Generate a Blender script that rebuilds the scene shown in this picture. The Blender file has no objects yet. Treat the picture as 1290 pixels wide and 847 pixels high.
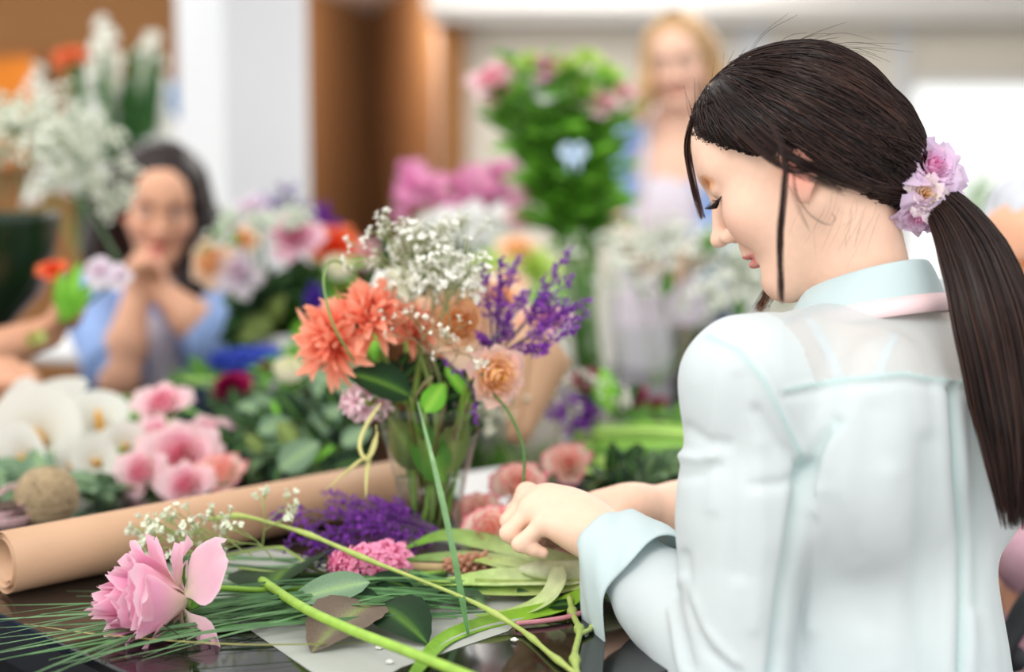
import bpy, bmesh, math, random
import numpy as np
from mathutils import Vector, Matrix, Quaternion, noise
from mathutils.bvhtree import BVHTree

# ------------------------------------------------------------------ camera, sky, exposure
SC = bpy.context.scene
COL = SC.collection
CAM_H, PITCH, FPX = 1.16, math.radians(6.035), 1792.0
cam_data = bpy.data.cameras.new('camera')
cam_data.sensor_width = 36.0
cam_data.lens = 36.0 * FPX / 1290.0
cam_data.clip_start = 0.05
cam_data.clip_end = 200
cam_data.dof.use_dof = True
cam_data.dof.focus_distance = 1.315
cam_data.dof.aperture_fstop = 1.75
cam = bpy.data.objects.new('camera', cam_data)
cam.location = (0, 0, CAM_H)
cam.rotation_euler = (math.pi / 2 - PITCH, 0, 0)
COL.objects.link(cam)
SC.camera = cam

world = bpy.data.worlds.new('world')
SC.world = world
world.use_nodes = True
wb = world.node_tree.nodes['Background']
wb.inputs[0].default_value = (1.0, 0.985, 0.97, 1)
wb.inputs[1].default_value = 1.25

sun_data = bpy.data.lights.new('sun', 'SUN')
sun_data.energy = 1.2
sun_data.angle = math.radians(25)
sun_data.color = (1.0, 0.96, 0.9)
sun = bpy.data.objects.new('sun', sun_data)
sun.rotation_euler = (math.radians(48), math.radians(-8), math.radians(-28))
sun.location = (-2, -3, 4)
COL.objects.link(sun)

for lx, ly, en in ((-2.0, 5.0, 28), (1.4, 5.0, 62), (0.2, 6.9, 26), (-0.78, 7.5, 19.9)):     # added unseen fill lights that brighten the walls, the last one the recess
    ld = bpy.data.lights.new('fill_light', 'AREA'); ld.shape = 'RECTANGLE'; ld.size = 2.2 if en > 20 else .5; ld.size_y = 1.2 if en > 20 else .5; ld.energy = en if en > 20 else 42; ld.color = (1, .975, .94)
    lo_ = bpy.data.objects.new('fill_light', ld); lo_.location = (lx, ly, 2.55 if en > 20 else 2.3); lo_.rotation_euler = (0, 0, 0) if en > 20 else Vector((-.45, .85, -.35)).to_track_quat('-Z', 'Y').to_euler(); COL.objects.link(lo_)

SC.view_settings.view_transform = 'Standard'
SC.view_settings.look = 'None'
SC.view_settings.exposure = 0.2
SC.view_settings.gamma = 1.0
SC.cycles.transparent_max_bounces = 48
SC.view_settings.use_curve_mapping = False

random.seed(7)
RND = random.Random(11)

# ------------------------------------------------------------------ measured points
FW = Vector((0, math.cos(PITCH), -math.sin(PITCH)))
UP = Vector((0, math.sin(PITCH), math.cos(PITCH)))
RT = Vector((1, 0, 0))
EYE = Vector((0, 0, CAM_H))
TZ = 0.75                                  # table top height

def ray(px, py):
    return FW + RT * ((px - 645.0) / FPX) - UP * ((py - 423.5) / FPX)

def P(px, py, d):
    """the point of the place seen at a pixel of the photograph, d metres away"""
    return EYE + ray(px, py) * d

def T(px, py, z=TZ):
    """the point of the horizontal plane z seen at a pixel"""
    r = ray(px, py)
    return EYE + r * ((z - CAM_H) / r.z)

def D(p):
    return (Vector(p) - EYE).dot(FW)

def px_of(v):
    """vertices (n,3) -> pixel coordinates (n,2)"""
    q = np.asarray(v) - np.array(EYE)
    d = q @ np.array(FW)
    return np.stack([645 + FPX * q[:, 0] / d, 423.5 - FPX * (q @ np.array(UP)) / d], 1)

def srgb(*c):
    return tuple(((x / 255.0) / 12.92 if x / 255.0 < 0.04045 else ((x / 255.0 + 0.055) / 1.055) ** 2.4) for x in c)

def mixc(a, b, t):
    return tuple(x + (y - x) * t for x, y in zip(a, b))

# ------------------------------------------------------------------ materials
MATS = {}
def mat(name, color=(0.8, 0.8, 0.8), rough=0.5, vcol=False, transl=0.0, noise_amt=0.08, noise_scale=60.0, spec=0.4, bump=0.0,
        bump_scale=200.0, metallic=0.0, rand=0.0, sss=0.0, stretch=(1, 1, 1)):
    m = bpy.data.materials.new(name)
    m.use_nodes = True
    nt = m.node_tree
    N, L = nt.nodes, nt.links
    b = N['Principled BSDF']
    b.inputs['Roughness'].default_value = rough
    b.inputs['Metallic'].default_value = metallic
    b.inputs['Specular IOR Level'].default_value = spec
    tc = N.new('ShaderNodeTexCoord')
    mp = N.new('ShaderNodeMapping'); mp.inputs['Scale'].default_value = stretch
    L.new(tc.outputs['Object'], mp.inputs['Vector'])
    nz = N.new('ShaderNodeTexNoise'); nz.inputs['Scale'].default_value = noise_scale; nz.inputs['Detail'].default_value = 4
    L.new(mp.outputs[0], nz.inputs['Vector'])
    if vcol:
        at = N.new('ShaderNodeAttribute'); at.attribute_name = 'Col'
        base = at.outputs['Color']
    else:
        rgb = N.new('ShaderNodeRGB'); rgb.outputs[0].default_value = (*color, 1)
        base = rgb.outputs[0]
    mr = N.new('ShaderNodeMapRange')
    mr.inputs['From Min'].default_value = 0.25; mr.inputs['From Max'].default_value = 0.75
    mr.inputs['To Min'].default_value = 1 - noise_amt; mr.inputs['To Max'].default_value = 1 + noise_amt
    L.new(nz.outputs['Fac'], mr.inputs['Value'])
    hs = N.new('ShaderNodeHueSaturation')
    L.new(base, hs.inputs['Color'])
    val = mr.outputs[0]
    if rand:
        oi = N.new('ShaderNodeObjectInfo')
        r2 = N.new('ShaderNodeMapRange'); r2.inputs['To Min'].default_value = 1 - rand; r2.inputs['To Max'].default_value = 1 + rand
        L.new(oi.outputs['Random'], r2.inputs['Value'])
        mu = N.new('ShaderNodeMath'); mu.operation = 'MULTIPLY'
        L.new(val, mu.inputs[0]); L.new(r2.outputs[0], mu.inputs[1]); val = mu.outputs[0]
    L.new(val, hs.inputs['Value'])
    L.new(hs.outputs[0], b.inputs['Base Color'])
    if sss:
        b.inputs['Subsurface Weight'].default_value = sss
        b.inputs['Subsurface Radius'].default_value = (0.012, 0.005, 0.003)
        b.inputs['Subsurface Scale'].default_value = 0.6
    if bump:
        n2 = N.new('ShaderNodeTexNoise'); n2.inputs['Scale'].default_value = bump_scale; n2.inputs['Detail'].default_value = 3
        L.new(mp.outputs[0], n2.inputs['Vector'])
        bp = N.new('ShaderNodeBump'); bp.inputs['Strength'].default_value = bump; bp.inputs['Distance'].default_value = 0.002
        L.new(n2.outputs['Fac'], bp.inputs['Height']); L.new(bp.outputs[0], b.inputs['Normal'])
    if transl:
        tr = N.new('ShaderNodeBsdfTranslucent'); L.new(hs.outputs[0], tr.inputs['Color'])
        mx = N.new('ShaderNodeMixShader'); mx.inputs[0].default_value = transl
        L.new(b.outputs[0], mx.inputs[1]); L.new(tr.outputs[0], mx.inputs[2])
        L.new(mx.outputs[0], N['Material Output'].inputs['Surface'])
    MATS[name] = m
    return m

def glass_mat(name, tint=(1, 1, 1), ior=1.45):
    m = bpy.data.materials.new(name); m.use_nodes = True
    nt = m.node_tree; N, L = nt.nodes, nt.links
    N.remove(N['Principled BSDF'])
    lw = N.new('ShaderNodeLayerWeight'); lw.inputs['Blend'].default_value = .5
    pw = N.new('ShaderNodeMath'); pw.operation = 'POWER'; pw.inputs[1].default_value = 4.0
    L.new(lw.outputs['Facing'], pw.inputs[0])
    fr = N.new('ShaderNodeMath'); fr.operation = 'MULTIPLY_ADD'; fr.inputs[1].default_value = .75; fr.inputs[2].default_value = (ior - 1) / 14
    L.new(pw.outputs[0], fr.inputs[0])
    nz = N.new('ShaderNodeTexNoise'); nz.inputs['Scale'].default_value = 6
    bp = N.new('ShaderNodeBump'); bp.inputs['Strength'].default_value = 0.03
    L.new(nz.outputs['Fac'], bp.inputs['Height'])
    tr = N.new('ShaderNodeBsdfTransparent'); tr.inputs[0].default_value = (*tint, 1)
    gl = N.new('ShaderNodeBsdfGlossy'); gl.inputs['Roughness'].default_value = 0.02
    L.new(bp.outputs[0], gl.inputs['Normal'])
    mx = N.new('ShaderNodeMixShader')
    L.new(fr.outputs[0], mx.inputs[0]); L.new(tr.outputs[0], mx.inputs[1]); L.new(gl.outputs[0], mx.inputs[2])
    L.new(mx.outputs[0], N['Material Output'].inputs['Surface'])
    MATS[name] = m
    return m

mat('petal', vcol=True, rough=0.6, transl=0.4, noise_amt=0.06, noise_scale=90, spec=0.25, rand=0.05)
mat('leaf', vcol=True, rough=0.5, transl=0.18, noise_amt=0.22, noise_scale=70, spec=0.2, rand=0.12, bump=0.25, bump_scale=260)
mat('stem', vcol=True, rough=0.5, transl=0.0, noise_amt=0.15, noise_scale=80, spec=0.35)
mat('floret', vcol=True, rough=0.7, transl=0.25, noise_amt=0.1, noise_scale=200, spec=0.2)
mat('paint', vcol=True, rough=0.6, noise_amt=0.03, noise_scale=5, spec=0.3)
mat('skin', vcol=True, rough=0.5, noise_amt=0.035, noise_scale=120, spec=0.35, sss=0.12, bump=0.06, bump_scale=700)
glass_mat('glass', (0.97, 0.985, 0.98))

# ------------------------------------------------------------------ mesh builder
def frame_of(z, hint=None):
    z = Vector(z).normalized()
    h = Vector(hint) if hint is not None else (Vector((0, 0, 1)) if abs(z.z) < 0.9 else Vector((0, 1, 0)))
    x = h.cross(z)
    if x.length < 1e-6:
        x = Vector((1, 0, 0)).cross(z)
    x.normalize()
    return x, z.cross(x), z

class G:
    def __init__(self):
        self.v, self.f, self.c = [], [], []
    def add(self, vs, fs, col):
        o = len(self.v)
        self.v.extend([tuple(p) for p in vs])
        self.f.extend([tuple(i + o for i in f) for f in fs])
        if col and isinstance(col[0], (tuple, list)):
            self.c.extend(col)
        else:
            self.c.extend([col] * len(vs))
        return self
    def grid(self, rows, col, closed=False, cap=False):
        """rows: list of lists of points; col: one colour, or list per row"""
        n = len(rows[0]); vs = [p for r in rows for p in r]; fs = []
        m = n if closed else n - 1
        for i in range(len(rows) - 1):
            for j in range(m):
                k = (j + 1) % n
                fs.append((i * n + j, i * n + k, (i + 1) * n + k, (i + 1) * n + j))
        if cap and closed:
            fs.append(tuple(range(n - 1, -1, -1)))
            fs.append(tuple((len(rows) - 1) * n + j for j in range(n)))
        if col and isinstance(col[0], (tuple, list)):
            if len(col) == len(rows) and not isinstance(col[0][0], (tuple, list)):
                cc = [col[i] for i in range(len(rows)) for _ in range(n)]
            else:
                cc = [c for r in col for c in r]
        else:
            cc = col
        return self.add(vs, fs, cc)
    def tube(self, path, r, col, n=6, cap=True, c2=None, flat=1.0):
        path = [Vector(p) for p in path]
        k = len(path); rows = []; cols = []
        x = None
        for i, p in enumerate(path):
            t = (path[min(i + 1, k - 1)] - path[max(i - 1, 0)])
            if t.length < 1e-9: t = Vector((0, 0, 1))
            t.normalize()
            if x is None:
                x, y, _ = frame_of(t)
            else:
                x = (x - t * x.dot(t))
                if x.length < 1e-6: x = frame_of(t)[0]
                x.normalize()
            y = t.cross(x)
            ri = r[i] if isinstance(r, (list, tuple)) else r
            rows.append([p + x * (math.cos(a) * ri) + y * (math.sin(a) * ri * flat) for a in [2 * math.pi * j / n for j in range(n)]])
            cols.append(mixc(col, c2, i / max(1, k - 1)) if c2 else col)
        return self.grid(rows, cols, closed=True, cap=cap)
    def ball(self, c, r, col, nu=8, nv=5, R=None):
        c = Vector(c); rx, ry, rz = (r, r, r) if not isinstance(r, (tuple, list)) else r
        rows = []
        for i in range(nv + 1):
            th = math.pi * i / nv
            s = max(math.sin(th), 0.02)
            row = []
            for j in range(nu):
                a = 2 * math.pi * j / nu
                p = Vector((rx * s * math.cos(a), ry * s * math.sin(a), -rz * math.cos(th)))
                row.append(c + (R @ p if R is not None else p))
            rows.append(row)
        return self.grid(rows, col, closed=True, cap=True)
    def box(self, lo, hi, col, M=None):
        (a, b, c), (d, e, f) = lo, hi
        vs = [Vector(p) for p in ((a, b, c), (d, b, c), (d, e, c), (a, e, c), (a, b, f), (d, b, f), (d, e, f), (a, e, f))]
        if M is not None: vs = [M @ p for p in vs]
        return self.add(vs, [(3, 2, 1, 0), (4, 5, 6, 7), (0, 1, 5, 4), (1, 2, 6, 5), (2, 3, 7, 6), (3, 0, 4, 7)], col)
    def lathe(self, prof, col, n=24, M=None, cap=False):
        rows = []
        for (r, z) in prof:
            row = [Vector((r * math.cos(2 * math.pi * j / n), r * math.sin(2 * math.pi * j / n), z)) for j in range(n)]
            rows.append([M @ p for p in row] if M is not None else row)
        return self.grid(rows, col, closed=True, cap=cap)
    def mesh(self, name, smooth=True):
        me = bpy.data.meshes.new(name)
        me.from_pydata(self.v, [], self.f)
        at = me.color_attributes.new('Col', 'FLOAT_COLOR', 'POINT')
        arr = np.ones((len(self.v), 4), np.float32); arr[:, :3] = np.array(self.c, np.float32).reshape(-1, 3)
        at.data.foreach_set('color', arr.ravel())
        if smooth:
            me.polygons.foreach_set('use_smooth', [True] * len(me.polygons))
        me.update()
        return me
    def build(self, name, m, parent=None, smooth=True, thick=0.0, bevel=0.0):
        me = self.mesh(name, smooth)
        o = link(name, me, m, parent)
        if thick:
            s = o.modifiers.new('thickness', 'SOLIDIFY'); s.thickness = thick; s.offset = 0
        if bevel:
            b = o.modifiers.new('bevel', 'BEVEL'); b.width = bevel; b.segments = 2; b.limit_method = 'ANGLE'
        return o

def link(name, me, m=None, parent=None):
    o = bpy.data.objects.new(name, me)
    COL.objects.link(o)
    if m is not None and me is not None and not me.materials:
        me.materials.append(MATS[m] if isinstance(m, str) else m)
    if parent is not None: o.parent = parent
    return o

def tag(o, label=None, cat=None, group=None, kind=None):
    if label: o['label'] = label
    if cat: o['category'] = cat
    if group: o['group'] = group
    if kind: o['kind'] = kind
    return o

def empty(name, loc=(0, 0, 0), z=None, hint=None, scale=1.0):
    o = bpy.data.objects.new(name, None)
    o.empty_display_size = 0.02
    COL.objects.link(o)
    R = Matrix.Identity(4)
    if z is not None:
        a, b, c = frame_of(z, hint)
        R = Matrix((a, b, c)).transposed().to_4x4()
    M = Matrix.Translation(Vector(loc)) @ R @ Matrix.Scale(scale, 4)
    o.matrix_world = M
    return o, M

def struct(name, g, m, **k):
    return tag(g.build(name, m, **k), kind='structure')

def bez(pts, n=12):
    """smooth curve through the points"""
    pts = [Vector(p) for p in pts]
    if len(pts) == 2:
        return [pts[0].lerp(pts[1], i / (n - 1)) for i in range(n)]
    out = []
    m = len(pts) - 1
    for i in range(n):
        t = i / (n - 1) * m
        k = min(int(t), m - 1); u = t - k
        p0 = pts[k - 1] if k > 0 else pts[0] * 2 - pts[1]
        p1, p2 = pts[k], pts[k + 1]
        p3 = pts[k + 2] if k + 2 <= m else pts[m] * 2 - pts[m - 1]
        out.append(0.5 * ((2 * p1) + (p2 - p0) * u + (2 * p0 - 5 * p1 + 4 * p2 - p3) * u * u + (3 * p1 - p0 - 3 * p2 + p3) * u ** 3))
    return out

# ------------------------------------------------------------------ signed distance sculpting for bodies and cloth
class SDF:
    def __init__(self, lo, hi, h):
        self.lo = np.array(lo, np.float32); self.h = h
        self.n = np.ceil((np.array(hi) - np.array(lo)) / h).astype(int) + 1
        self.d = np.full(self.n, 1.0, np.float32)
        self.ax = [self.lo[i] + h * np.arange(self.n[i], dtype=np.float32) for i in range(3)]
    def _sub(self, lo, hi, m):
        s = []
        for i in range(3):
            a = int(np.floor((lo[i] - m - self.lo[i]) / self.h)); b = int(np.ceil((hi[i] + m - self.lo[i]) / self.h)) + 1
            a = max(0, min(a, self.n[i])); b = max(0, min(b, self.n[i]))
            if b <= a: return None
            s.append(slice(a, b))
        return tuple(s)
    def _apply(self, s, f, k, op):
        d = self.d[s]
        k = max(k, 1e-5)
        if op == 'add':
            w = np.clip(0.5 + 0.5 * (d - f) / k, 0, 1)
            self.d[s] = d * (1 - w) + f * w - k * w * (1 - w)
        else:
            w = np.clip(0.5 - 0.5 * (d + f) / k, 0, 1)
            self.d[s] = d * (1 - w) + (-f) * w + k * w * (1 - w)
    def ell(self, c, r, R=None, k=0.02, op='add'):
        c = np.array(c, np.float32); r = np.array(r, np.float32); m = float(r.max())
        s = self._sub(c - m, c + m, k + 3 * self.h)
        if s is None: return
        X = self.ax[0][s[0]][:, None, None] - c[0]; Y = self.ax[1][s[1]][None, :, None] - c[1]; Z = self.ax[2][s[2]][None, None, :] - c[2]
        R = np.eye(3) if R is None else np.array(R)
        R = R.astype(np.float32)
        q0 = sum_sq = 0; q1 = 0
        for i in range(3):
            t = X * R[0, i] + Y * R[1, i] + Z * R[2, i]
            q0 = q0 + (t / r[i]) ** 2; q1 = q1 + (t / r[i] ** 2) ** 2
        k0 = np.sqrt(q0); k1 = np.sqrt(q1) + 1e-9
        self._apply(s, (k0 * (k0 - 1) / k1).astype(np.float32), k, op)
    def cap(self, a, b, ra, rb, k=0.02, op='add'):
        a = np.array(a, np.float32); b = np.array(b, np.float32); m = max(ra, rb)
        s = self._sub(np.minimum(a, b) - m, np.maximum(a, b) + m, k + 3 * self.h)
        if s is None: return
        X = self.ax[0][s[0]][:, None, None]; Y = self.ax[1][s[1]][None, :, None]; Z = self.ax[2][s[2]][None, None, :]
        d = b - a; L = float(d @ d) + 1e-12
        t = np.clip(((X - a[0]) * d[0] + (Y - a[1]) * d[1] + (Z - a[2]) * d[2]) / L, 0, 1)
        q = np.sqrt((X - a[0] - t * d[0]) ** 2 + (Y - a[1] - t * d[1]) ** 2 + (Z - a[2] - t * d[2]) ** 2)
        self._apply(s, (q - (ra + (rb - ra) * t)).astype(np.float32), k, op)
    def half(self, p, nrm, k=0.004):
        """remove the side the normal points to"""
        p = np.array(p, np.float32); nrm = np.array(Vector(nrm).normalized(), np.float32)
        X = self.ax[0][:, None, None]; Y = self.ax[1][None, :, None]; Z = self.ax[2][None, None, :]
        f = -((X - p[0]) * nrm[0] + (Y - p[1]) * nrm[1] + (Z - p[2]) * nrm[2])
        self._apply((slice(None),) * 3, f.astype(np.float32), k, 'sub')
    def nets(self):
        d = self.d; neg = d < 0
        n = self.n
        cnt = np.zeros(n - 1, np.uint8)
        for i in (0, 1):
            for j in (0, 1):
                for k in (0, 1):
                    cnt += neg[i:n[0] - 1 + i, j:n[1] - 1 + j, k:n[2] - 1 + k]
        act = (cnt > 0) & (cnt < 8)
        idx = np.argwhere(act)
        vid = np.full(n - 1, -1, np.int32); vid[act] = np.arange(len(idx))
        corners = [(i, j, k) for i in (0, 1) for j in (0, 1) for k in (0, 1)]
        dv = {c: d[idx[:, 0] + c[0], idx[:, 1] + c[1], idx[:, 2] + c[2]] for c in corners}
        acc = np.zeros((len(idx), 3)); w = np.zeros(len(idx))
        for a in corners:
            for ax in range(3):
                if a[ax] == 0:
                    b = list(a); b[ax] = 1; b = tuple(b)
                    x, y = dv[a], dv[b]
                    m = (x < 0) != (y < 0)
                    t = np.where(m, x / np.where(m, x - y, 1), 0)
                    p = np.tile(np.array(a, float), (len(idx), 1)); p[:, ax] += t
                    acc[m] += p[m]; w[m] += 1
        V = self.lo + self.h * (idx + acc / w[:, None])
        F = []
        for ax in range(3):
            sl0 = [slice(1, n[i] - 1) for i in range(3)]; sl1 = [slice(1, n[i] - 1) for i in range(3)]
            sl0[ax] = slice(0, n[ax] - 1); sl1[ax] = slice(1, n[ax])
            m = neg[tuple(sl0)] != neg[tuple(sl1)]
            e = np.argwhere(m)
            off = np.array([1, 1, 1]); off[ax] = 0
            e = e + off
            s = neg[e[:, 0], e[:, 1], e[:, 2]]
            u, v = (ax + 1) % 3, (ax + 2) % 3
            def g(du, dw):
                q = e.copy(); q[:, u] += du; q[:, v] += dw
                return vid[q[:, 0], q[:, 1], q[:, 2]]
            q = np.stack([g(-1, -1), g(0, -1), g(0, 0), g(-1, 0)], 1)
            q[~s] = q[~s][:, ::-1]
            F.append(q)
        F = np.concatenate(F); F = F[(F >= 0).all(1)]
        return V, F

def np_mesh(name, V, F, C=None, extra=None):
    me = bpy.data.meshes.new(name)
    me.vertices.add(len(V)); me.vertices.foreach_set('co', np.asarray(V, np.float32).ravel())
    me.loops.add(F.size); me.loops.foreach_set('vertex_index', F.astype(np.int32).ravel())
    me.polygons.add(len(F)); me.polygons.foreach_set('loop_start', np.arange(0, F.size, F.shape[1], dtype=np.int32))
    me.polygons.foreach_set('use_smooth', np.ones(len(F), bool))
    me.update(calc_edges=True)
    if C is not None:
        at = me.color_attributes.new('Col', 'FLOAT_COLOR', 'POINT')
        arr = np.ones((len(V), 4), np.float32); arr[:, :3] = C
        at.data.foreach_set('color', arr.ravel())
    for k, a in (extra or {}).items():
        at = me.attributes.new(k, 'FLOAT', 'POINT'); at.data.foreach_set('value', np.asarray(a, np.float32))
    return me

def normals(V, F):
    a = V[F[:, 2]] - V[F[:, 0]]; b = V[F[:, 3]] - V[F[:, 1]]
    n = np.cross(a, b); N = np.zeros_like(V)
    for i in range(4): np.add.at(N, F[:, i], n)
    return N / (np.linalg.norm(N, axis=1)[:, None] + 1e-12)

def keep_faces(V, F, mask):
    """drop faces any of whose corners fails the mask, and unused vertices"""
    F = F[mask[F].all(1)]
    used = np.zeros(len(V), bool); used[F.ravel()] = True
    mp = np.cumsum(used) - 1
    return V[used], mp[F], used

def seg_dist(Q, poly):
    """distance of 2-D points to a polyline"""
    best = np.full(len(Q), 1e9)
    for a, b in zip(poly[:-1], poly[1:]):
        a = np.array(a, float); b = np.array(b, float); d = b - a
        t = np.clip(((Q - a) @ d) / (d @ d), 0, 1)
        best = np.minimum(best, np.linalg.norm(Q - a - t[:, None] * d, axis=1))
    return best

def vnoise(V, s, seed=0.0):
    return np.array([noise.noise((x * s + seed, y * s + seed * 1.7, z * s - seed)) for x, y, z in V.tolist()])
# ------------------------------------------------------------------ the room
CREAM = srgb(228, 222, 210); WHITE = srgb(236, 238, 240)
mat('cream_wall', srgb(233, 227, 214), rough=0.9, noise_amt=0.02, noise_scale=3, bump=0.1, bump_scale=90)
mat('white_wall', srgb(226, 229, 233), rough=0.85, noise_amt=0.015, noise_scale=3, bump=0.08, bump_scale=90)
mat('brown_wall', srgb(148, 104, 62), rough=0.85, noise_amt=0.05, noise_scale=2.5, bump=0.15, bump_scale=60)
mat('ceiling_white', srgb(240, 238, 234), rough=0.9, noise_amt=0.01, noise_scale=2)
mat('floor_grey', srgb(70, 66, 64), rough=0.5, noise_amt=0.15, noise_scale=4)

def wall(a, b, z0, z1, t=0.12):
    """a wall slab standing on the plan line a-b, its thickness to the right of a->b"""
    a = Vector((a[0], a[1], 0)); b = Vector((b[0], b[1], 0))
    d = (b - a).normalized(); n = Vector((d.y, -d.x, 0))
    g = G()
    g.add([a + Vector((0, 0, z0)), b + Vector((0, 0, z0)), b + n * t + Vector((0, 0, z0)), a + n * t + Vector((0, 0, z0)),
           a + Vector((0, 0, z1)), b + Vector((0, 0, z1)), b + n * t + Vector((0, 0, z1)), a + n * t + Vector((0, 0, z1))],
          [(0, 1, 2, 3), (7, 6, 5, 4), (4, 5, 1, 0), (5, 6, 2, 1), (6, 7, 3, 2), (7, 4, 0, 3)], (1, 1, 1))
    return g

def PX(px, d): return ((px - 645.0) / FPX * d)
def ZY(py, d): return CAM_H - d * (math.tan(PITCH) + (py - 423.5) / FPX)    # height, small-pitch form

g = G(); g.box((-4.2, -1.0, -0.12), (5.2, 11.2, 0), (1, 1, 1)); struct('floor', g, 'floor_grey', smooth=False)
CZ = 2.6
g = G(); g.box((-4.2, 3.6, CZ), (5.2, 11.2, CZ + 0.12), (1, 1, 1)); struct('ceiling', g, 'ceiling_white', smooth=False)
# brown walls: one across the left, one into the recess between pillar and cream wall
struct('wall_left', wall((-1.55, 6.6), (-4.2, 6.6), 0, CZ), 'brown_wall', smooth=False)
struct('wall_recess_left', wall((-0.98, 10.0), (-1.55, 6.6), 0, 2.34), 'brown_wall', smooth=False)
struct('wall_recess_right', wall((-0.36, 7.6), (-0.98, 10.0), 0, 2.34), 'brown_wall', smooth=False)
g = G(); g.add([(-1.75, 6.4, 2.34), (-0.2, 7.4, 2.34), (-0.9, 10.4, 2.34), (-1.75, 6.4, 2.4), (-0.2, 7.4, 2.4), (-0.9, 10.4, 2.4)],
               [(0, 2, 1), (3, 4, 5), (0, 1, 4, 3), (1, 2, 5, 4), (2, 0, 3, 5)], (1, 1, 1))
struct('ceiling_recess', g, 'ceiling_white', smooth=False)
# cream back wall with the big window on its right
BW = 7.8
xw = PX(1137, BW)
struct('wall_back', wall((xw, BW), (PX(551, BW), BW), 0, CZ), 'cream_wall', smooth=False)
struct('wall_back_right', wall((5.2, BW), (4.6, BW), 0, CZ), 'cream_wall', smooth=False)
zt = 1.16 + (234 - 98) / FPX * BW
struct('wall_back_lintel', wall((4.6, BW), (xw, BW), zt, CZ), 'cream_wall', smooth=False)
struct('wall_back_sill', wall((4.6, BW), (xw, BW), 0, 0.35), 'cream_wall', smooth=False)
struct('wall_right', wall((5.2, 3.4), (5.2, BW), 0, CZ), 'cream_wall', smooth=False)
# cornice, soffit and the pale pilasters on the cream wall
zc = 1.16 + (234 - 32) / FPX * (BW - 0.25)
g = G(); g.box((PX(543, BW - 0.3), BW - 0.3, zc), (5.2, BW, CZ), (1, 1, 1)); struct('trim_1', g, 'ceiling_white', smooth=False)
g = G(); g.box((PX(538, BW - 0.34), BW - 0.36, zc + 0.05), (5.2, BW - 0.3, zc + 0.12), (1, 1, 1)); struct('trim_2', g, 'ceiling_white', smooth=False)
for i, (x0, x1) in enumerate(((551, 566), (806, 835), (925, 965), (1122, 1137))):
    g = G(); g.box((PX(x0, BW - 0.05), BW - 0.05, 0), (PX(x1, BW - 0.05), BW, zc), (1, 1, 1))
    struct('trim_%d' % (3 + i), g, 'white_wall', smooth=False)
# window: frame and a large clear pane, the bright overcast sky behind it
w = tag(G().box((xw, BW + 0.04, 0.35), (xw + 0.05, BW + 0.09, zt), (0.9, 0.9, 0.9)).build('window_1', 'paint', smooth=False), kind='structure')
for (lo, hi) in (((4.55, BW + .04, .35), (4.6, BW + .09, zt)), ((xw + .05, BW + .04, .35), (4.55, BW + .09, .4)), ((xw + .05, BW + .04, zt - .05), (4.55, BW + .09, zt)),
                 ((3.3, BW + .04, .4), (3.36, BW + .09, zt - .05))):
    G().box(lo, hi, (0.9, 0.9, 0.9)).build('window_frame', 'paint', w, smooth=False)
G().box((xw + .05, BW + .06, .4), (3.3, BW + .068, zt - .05), (1, 1, 1)).build('window_pane', 'glass', w, smooth=False)
G().box((3.36, BW + .06, .4), (4.55, BW + .068, zt - .05), (1, 1, 1)).build('window_pane', 'glass', w, smooth=False)
# pillar, square, standing cornerwise
c = Vector((PX(310, 4.9), 4.9, 0))
M = Matrix.Translation(c) @ Matrix.Rotation(math.radians(41), 4, 'Z')
g = G(); g.box((-.16, -.16, 0), (.16, .16, CZ), (1, 1, 1), M)
struct('pillar', g, 'white_wall', bevel=0.006, smooth=False)
# low white cupboard left of the pillar
cx0, cx1 = PX(206, 5.6), PX(262, 5.6)
r, _ = empty('cupboard', ((cx0 + cx1) / 2, 5.75, 0)); tag(r, 'tall white cupboard between the brown wall and the pillar', 'cupboard')
hz = 1.16 + (234 - 152) / FPX * 5.6
wd = (cx1 - cx0) / 2
G().box((-wd, -.14, .04), (wd, .16, hz - .02), srgb(238, 238, 238)).build('body', 'paint', r, smooth=False)
G().box((-wd - .01, -.16, hz - .02), (wd + .01, .16, hz), srgb(245, 245, 245)).build('top', 'paint', r, smooth=False)
dr = G().box((-wd + .005, -.158, .06), (wd - .005, -.14, hz - .04), srgb(240, 240, 240)).build('door', 'paint', r, smooth=False)
G().box((-.07, -.17, .8), (-.06, -.158, .95), srgb(150, 150, 150)).build('handle', 'paint', dr, smooth=False)
G().box((-wd + .01, -.12, 0), (wd - .01, .14, .04), srgb(60, 60, 60)).build('plinth', 'paint', r, smooth=False)
# picture on the brown wall and a blue jug on the cupboard
fr, _ = empty('wall_picture', (PX(22, 6.55), 6.5, ZY(140, 6.5))); tag(fr, 'orange and yellow abstract picture hanging on the brown wall', 'picture')
pw, ph = 0.13, 0.24
mat('orange_canvas', srgb(226, 132, 40), rough=0.8, noise_amt=0.35, noise_scale=6)
G().box((-pw, 0.0, -ph), (pw, .03, ph), (1, 1, 1)).build('canvas', 'orange_canvas', fr, smooth=False)
for lo, hi in (((-pw - .02, -.01, -ph - .02), (-pw, .04, ph + .02)), ((pw, -.01, -ph - .02), (pw + .02, .04, ph + .02)), ((-pw, -.01, -ph - .02), (pw, .04, -ph)), ((-pw, -.01, ph), (pw, .04, ph + .02))):
    G().box(lo, hi, srgb(150, 96, 60)).build('frame', 'paint', fr, smooth=False)
r, _ = empty('jug', (PX(218, 5.62), 5.66, hz)); tag(r, 'small blue jug on top of the white cupboard', 'jug')
G().lathe([(0.001, 0), (.05, 0), (.06, .03), (.062, .08), (.045, .13), (.05, .15), (.043, .148), (.038, .13)], srgb(70, 120, 170), 20).build('body', 'paint', r)
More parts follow.
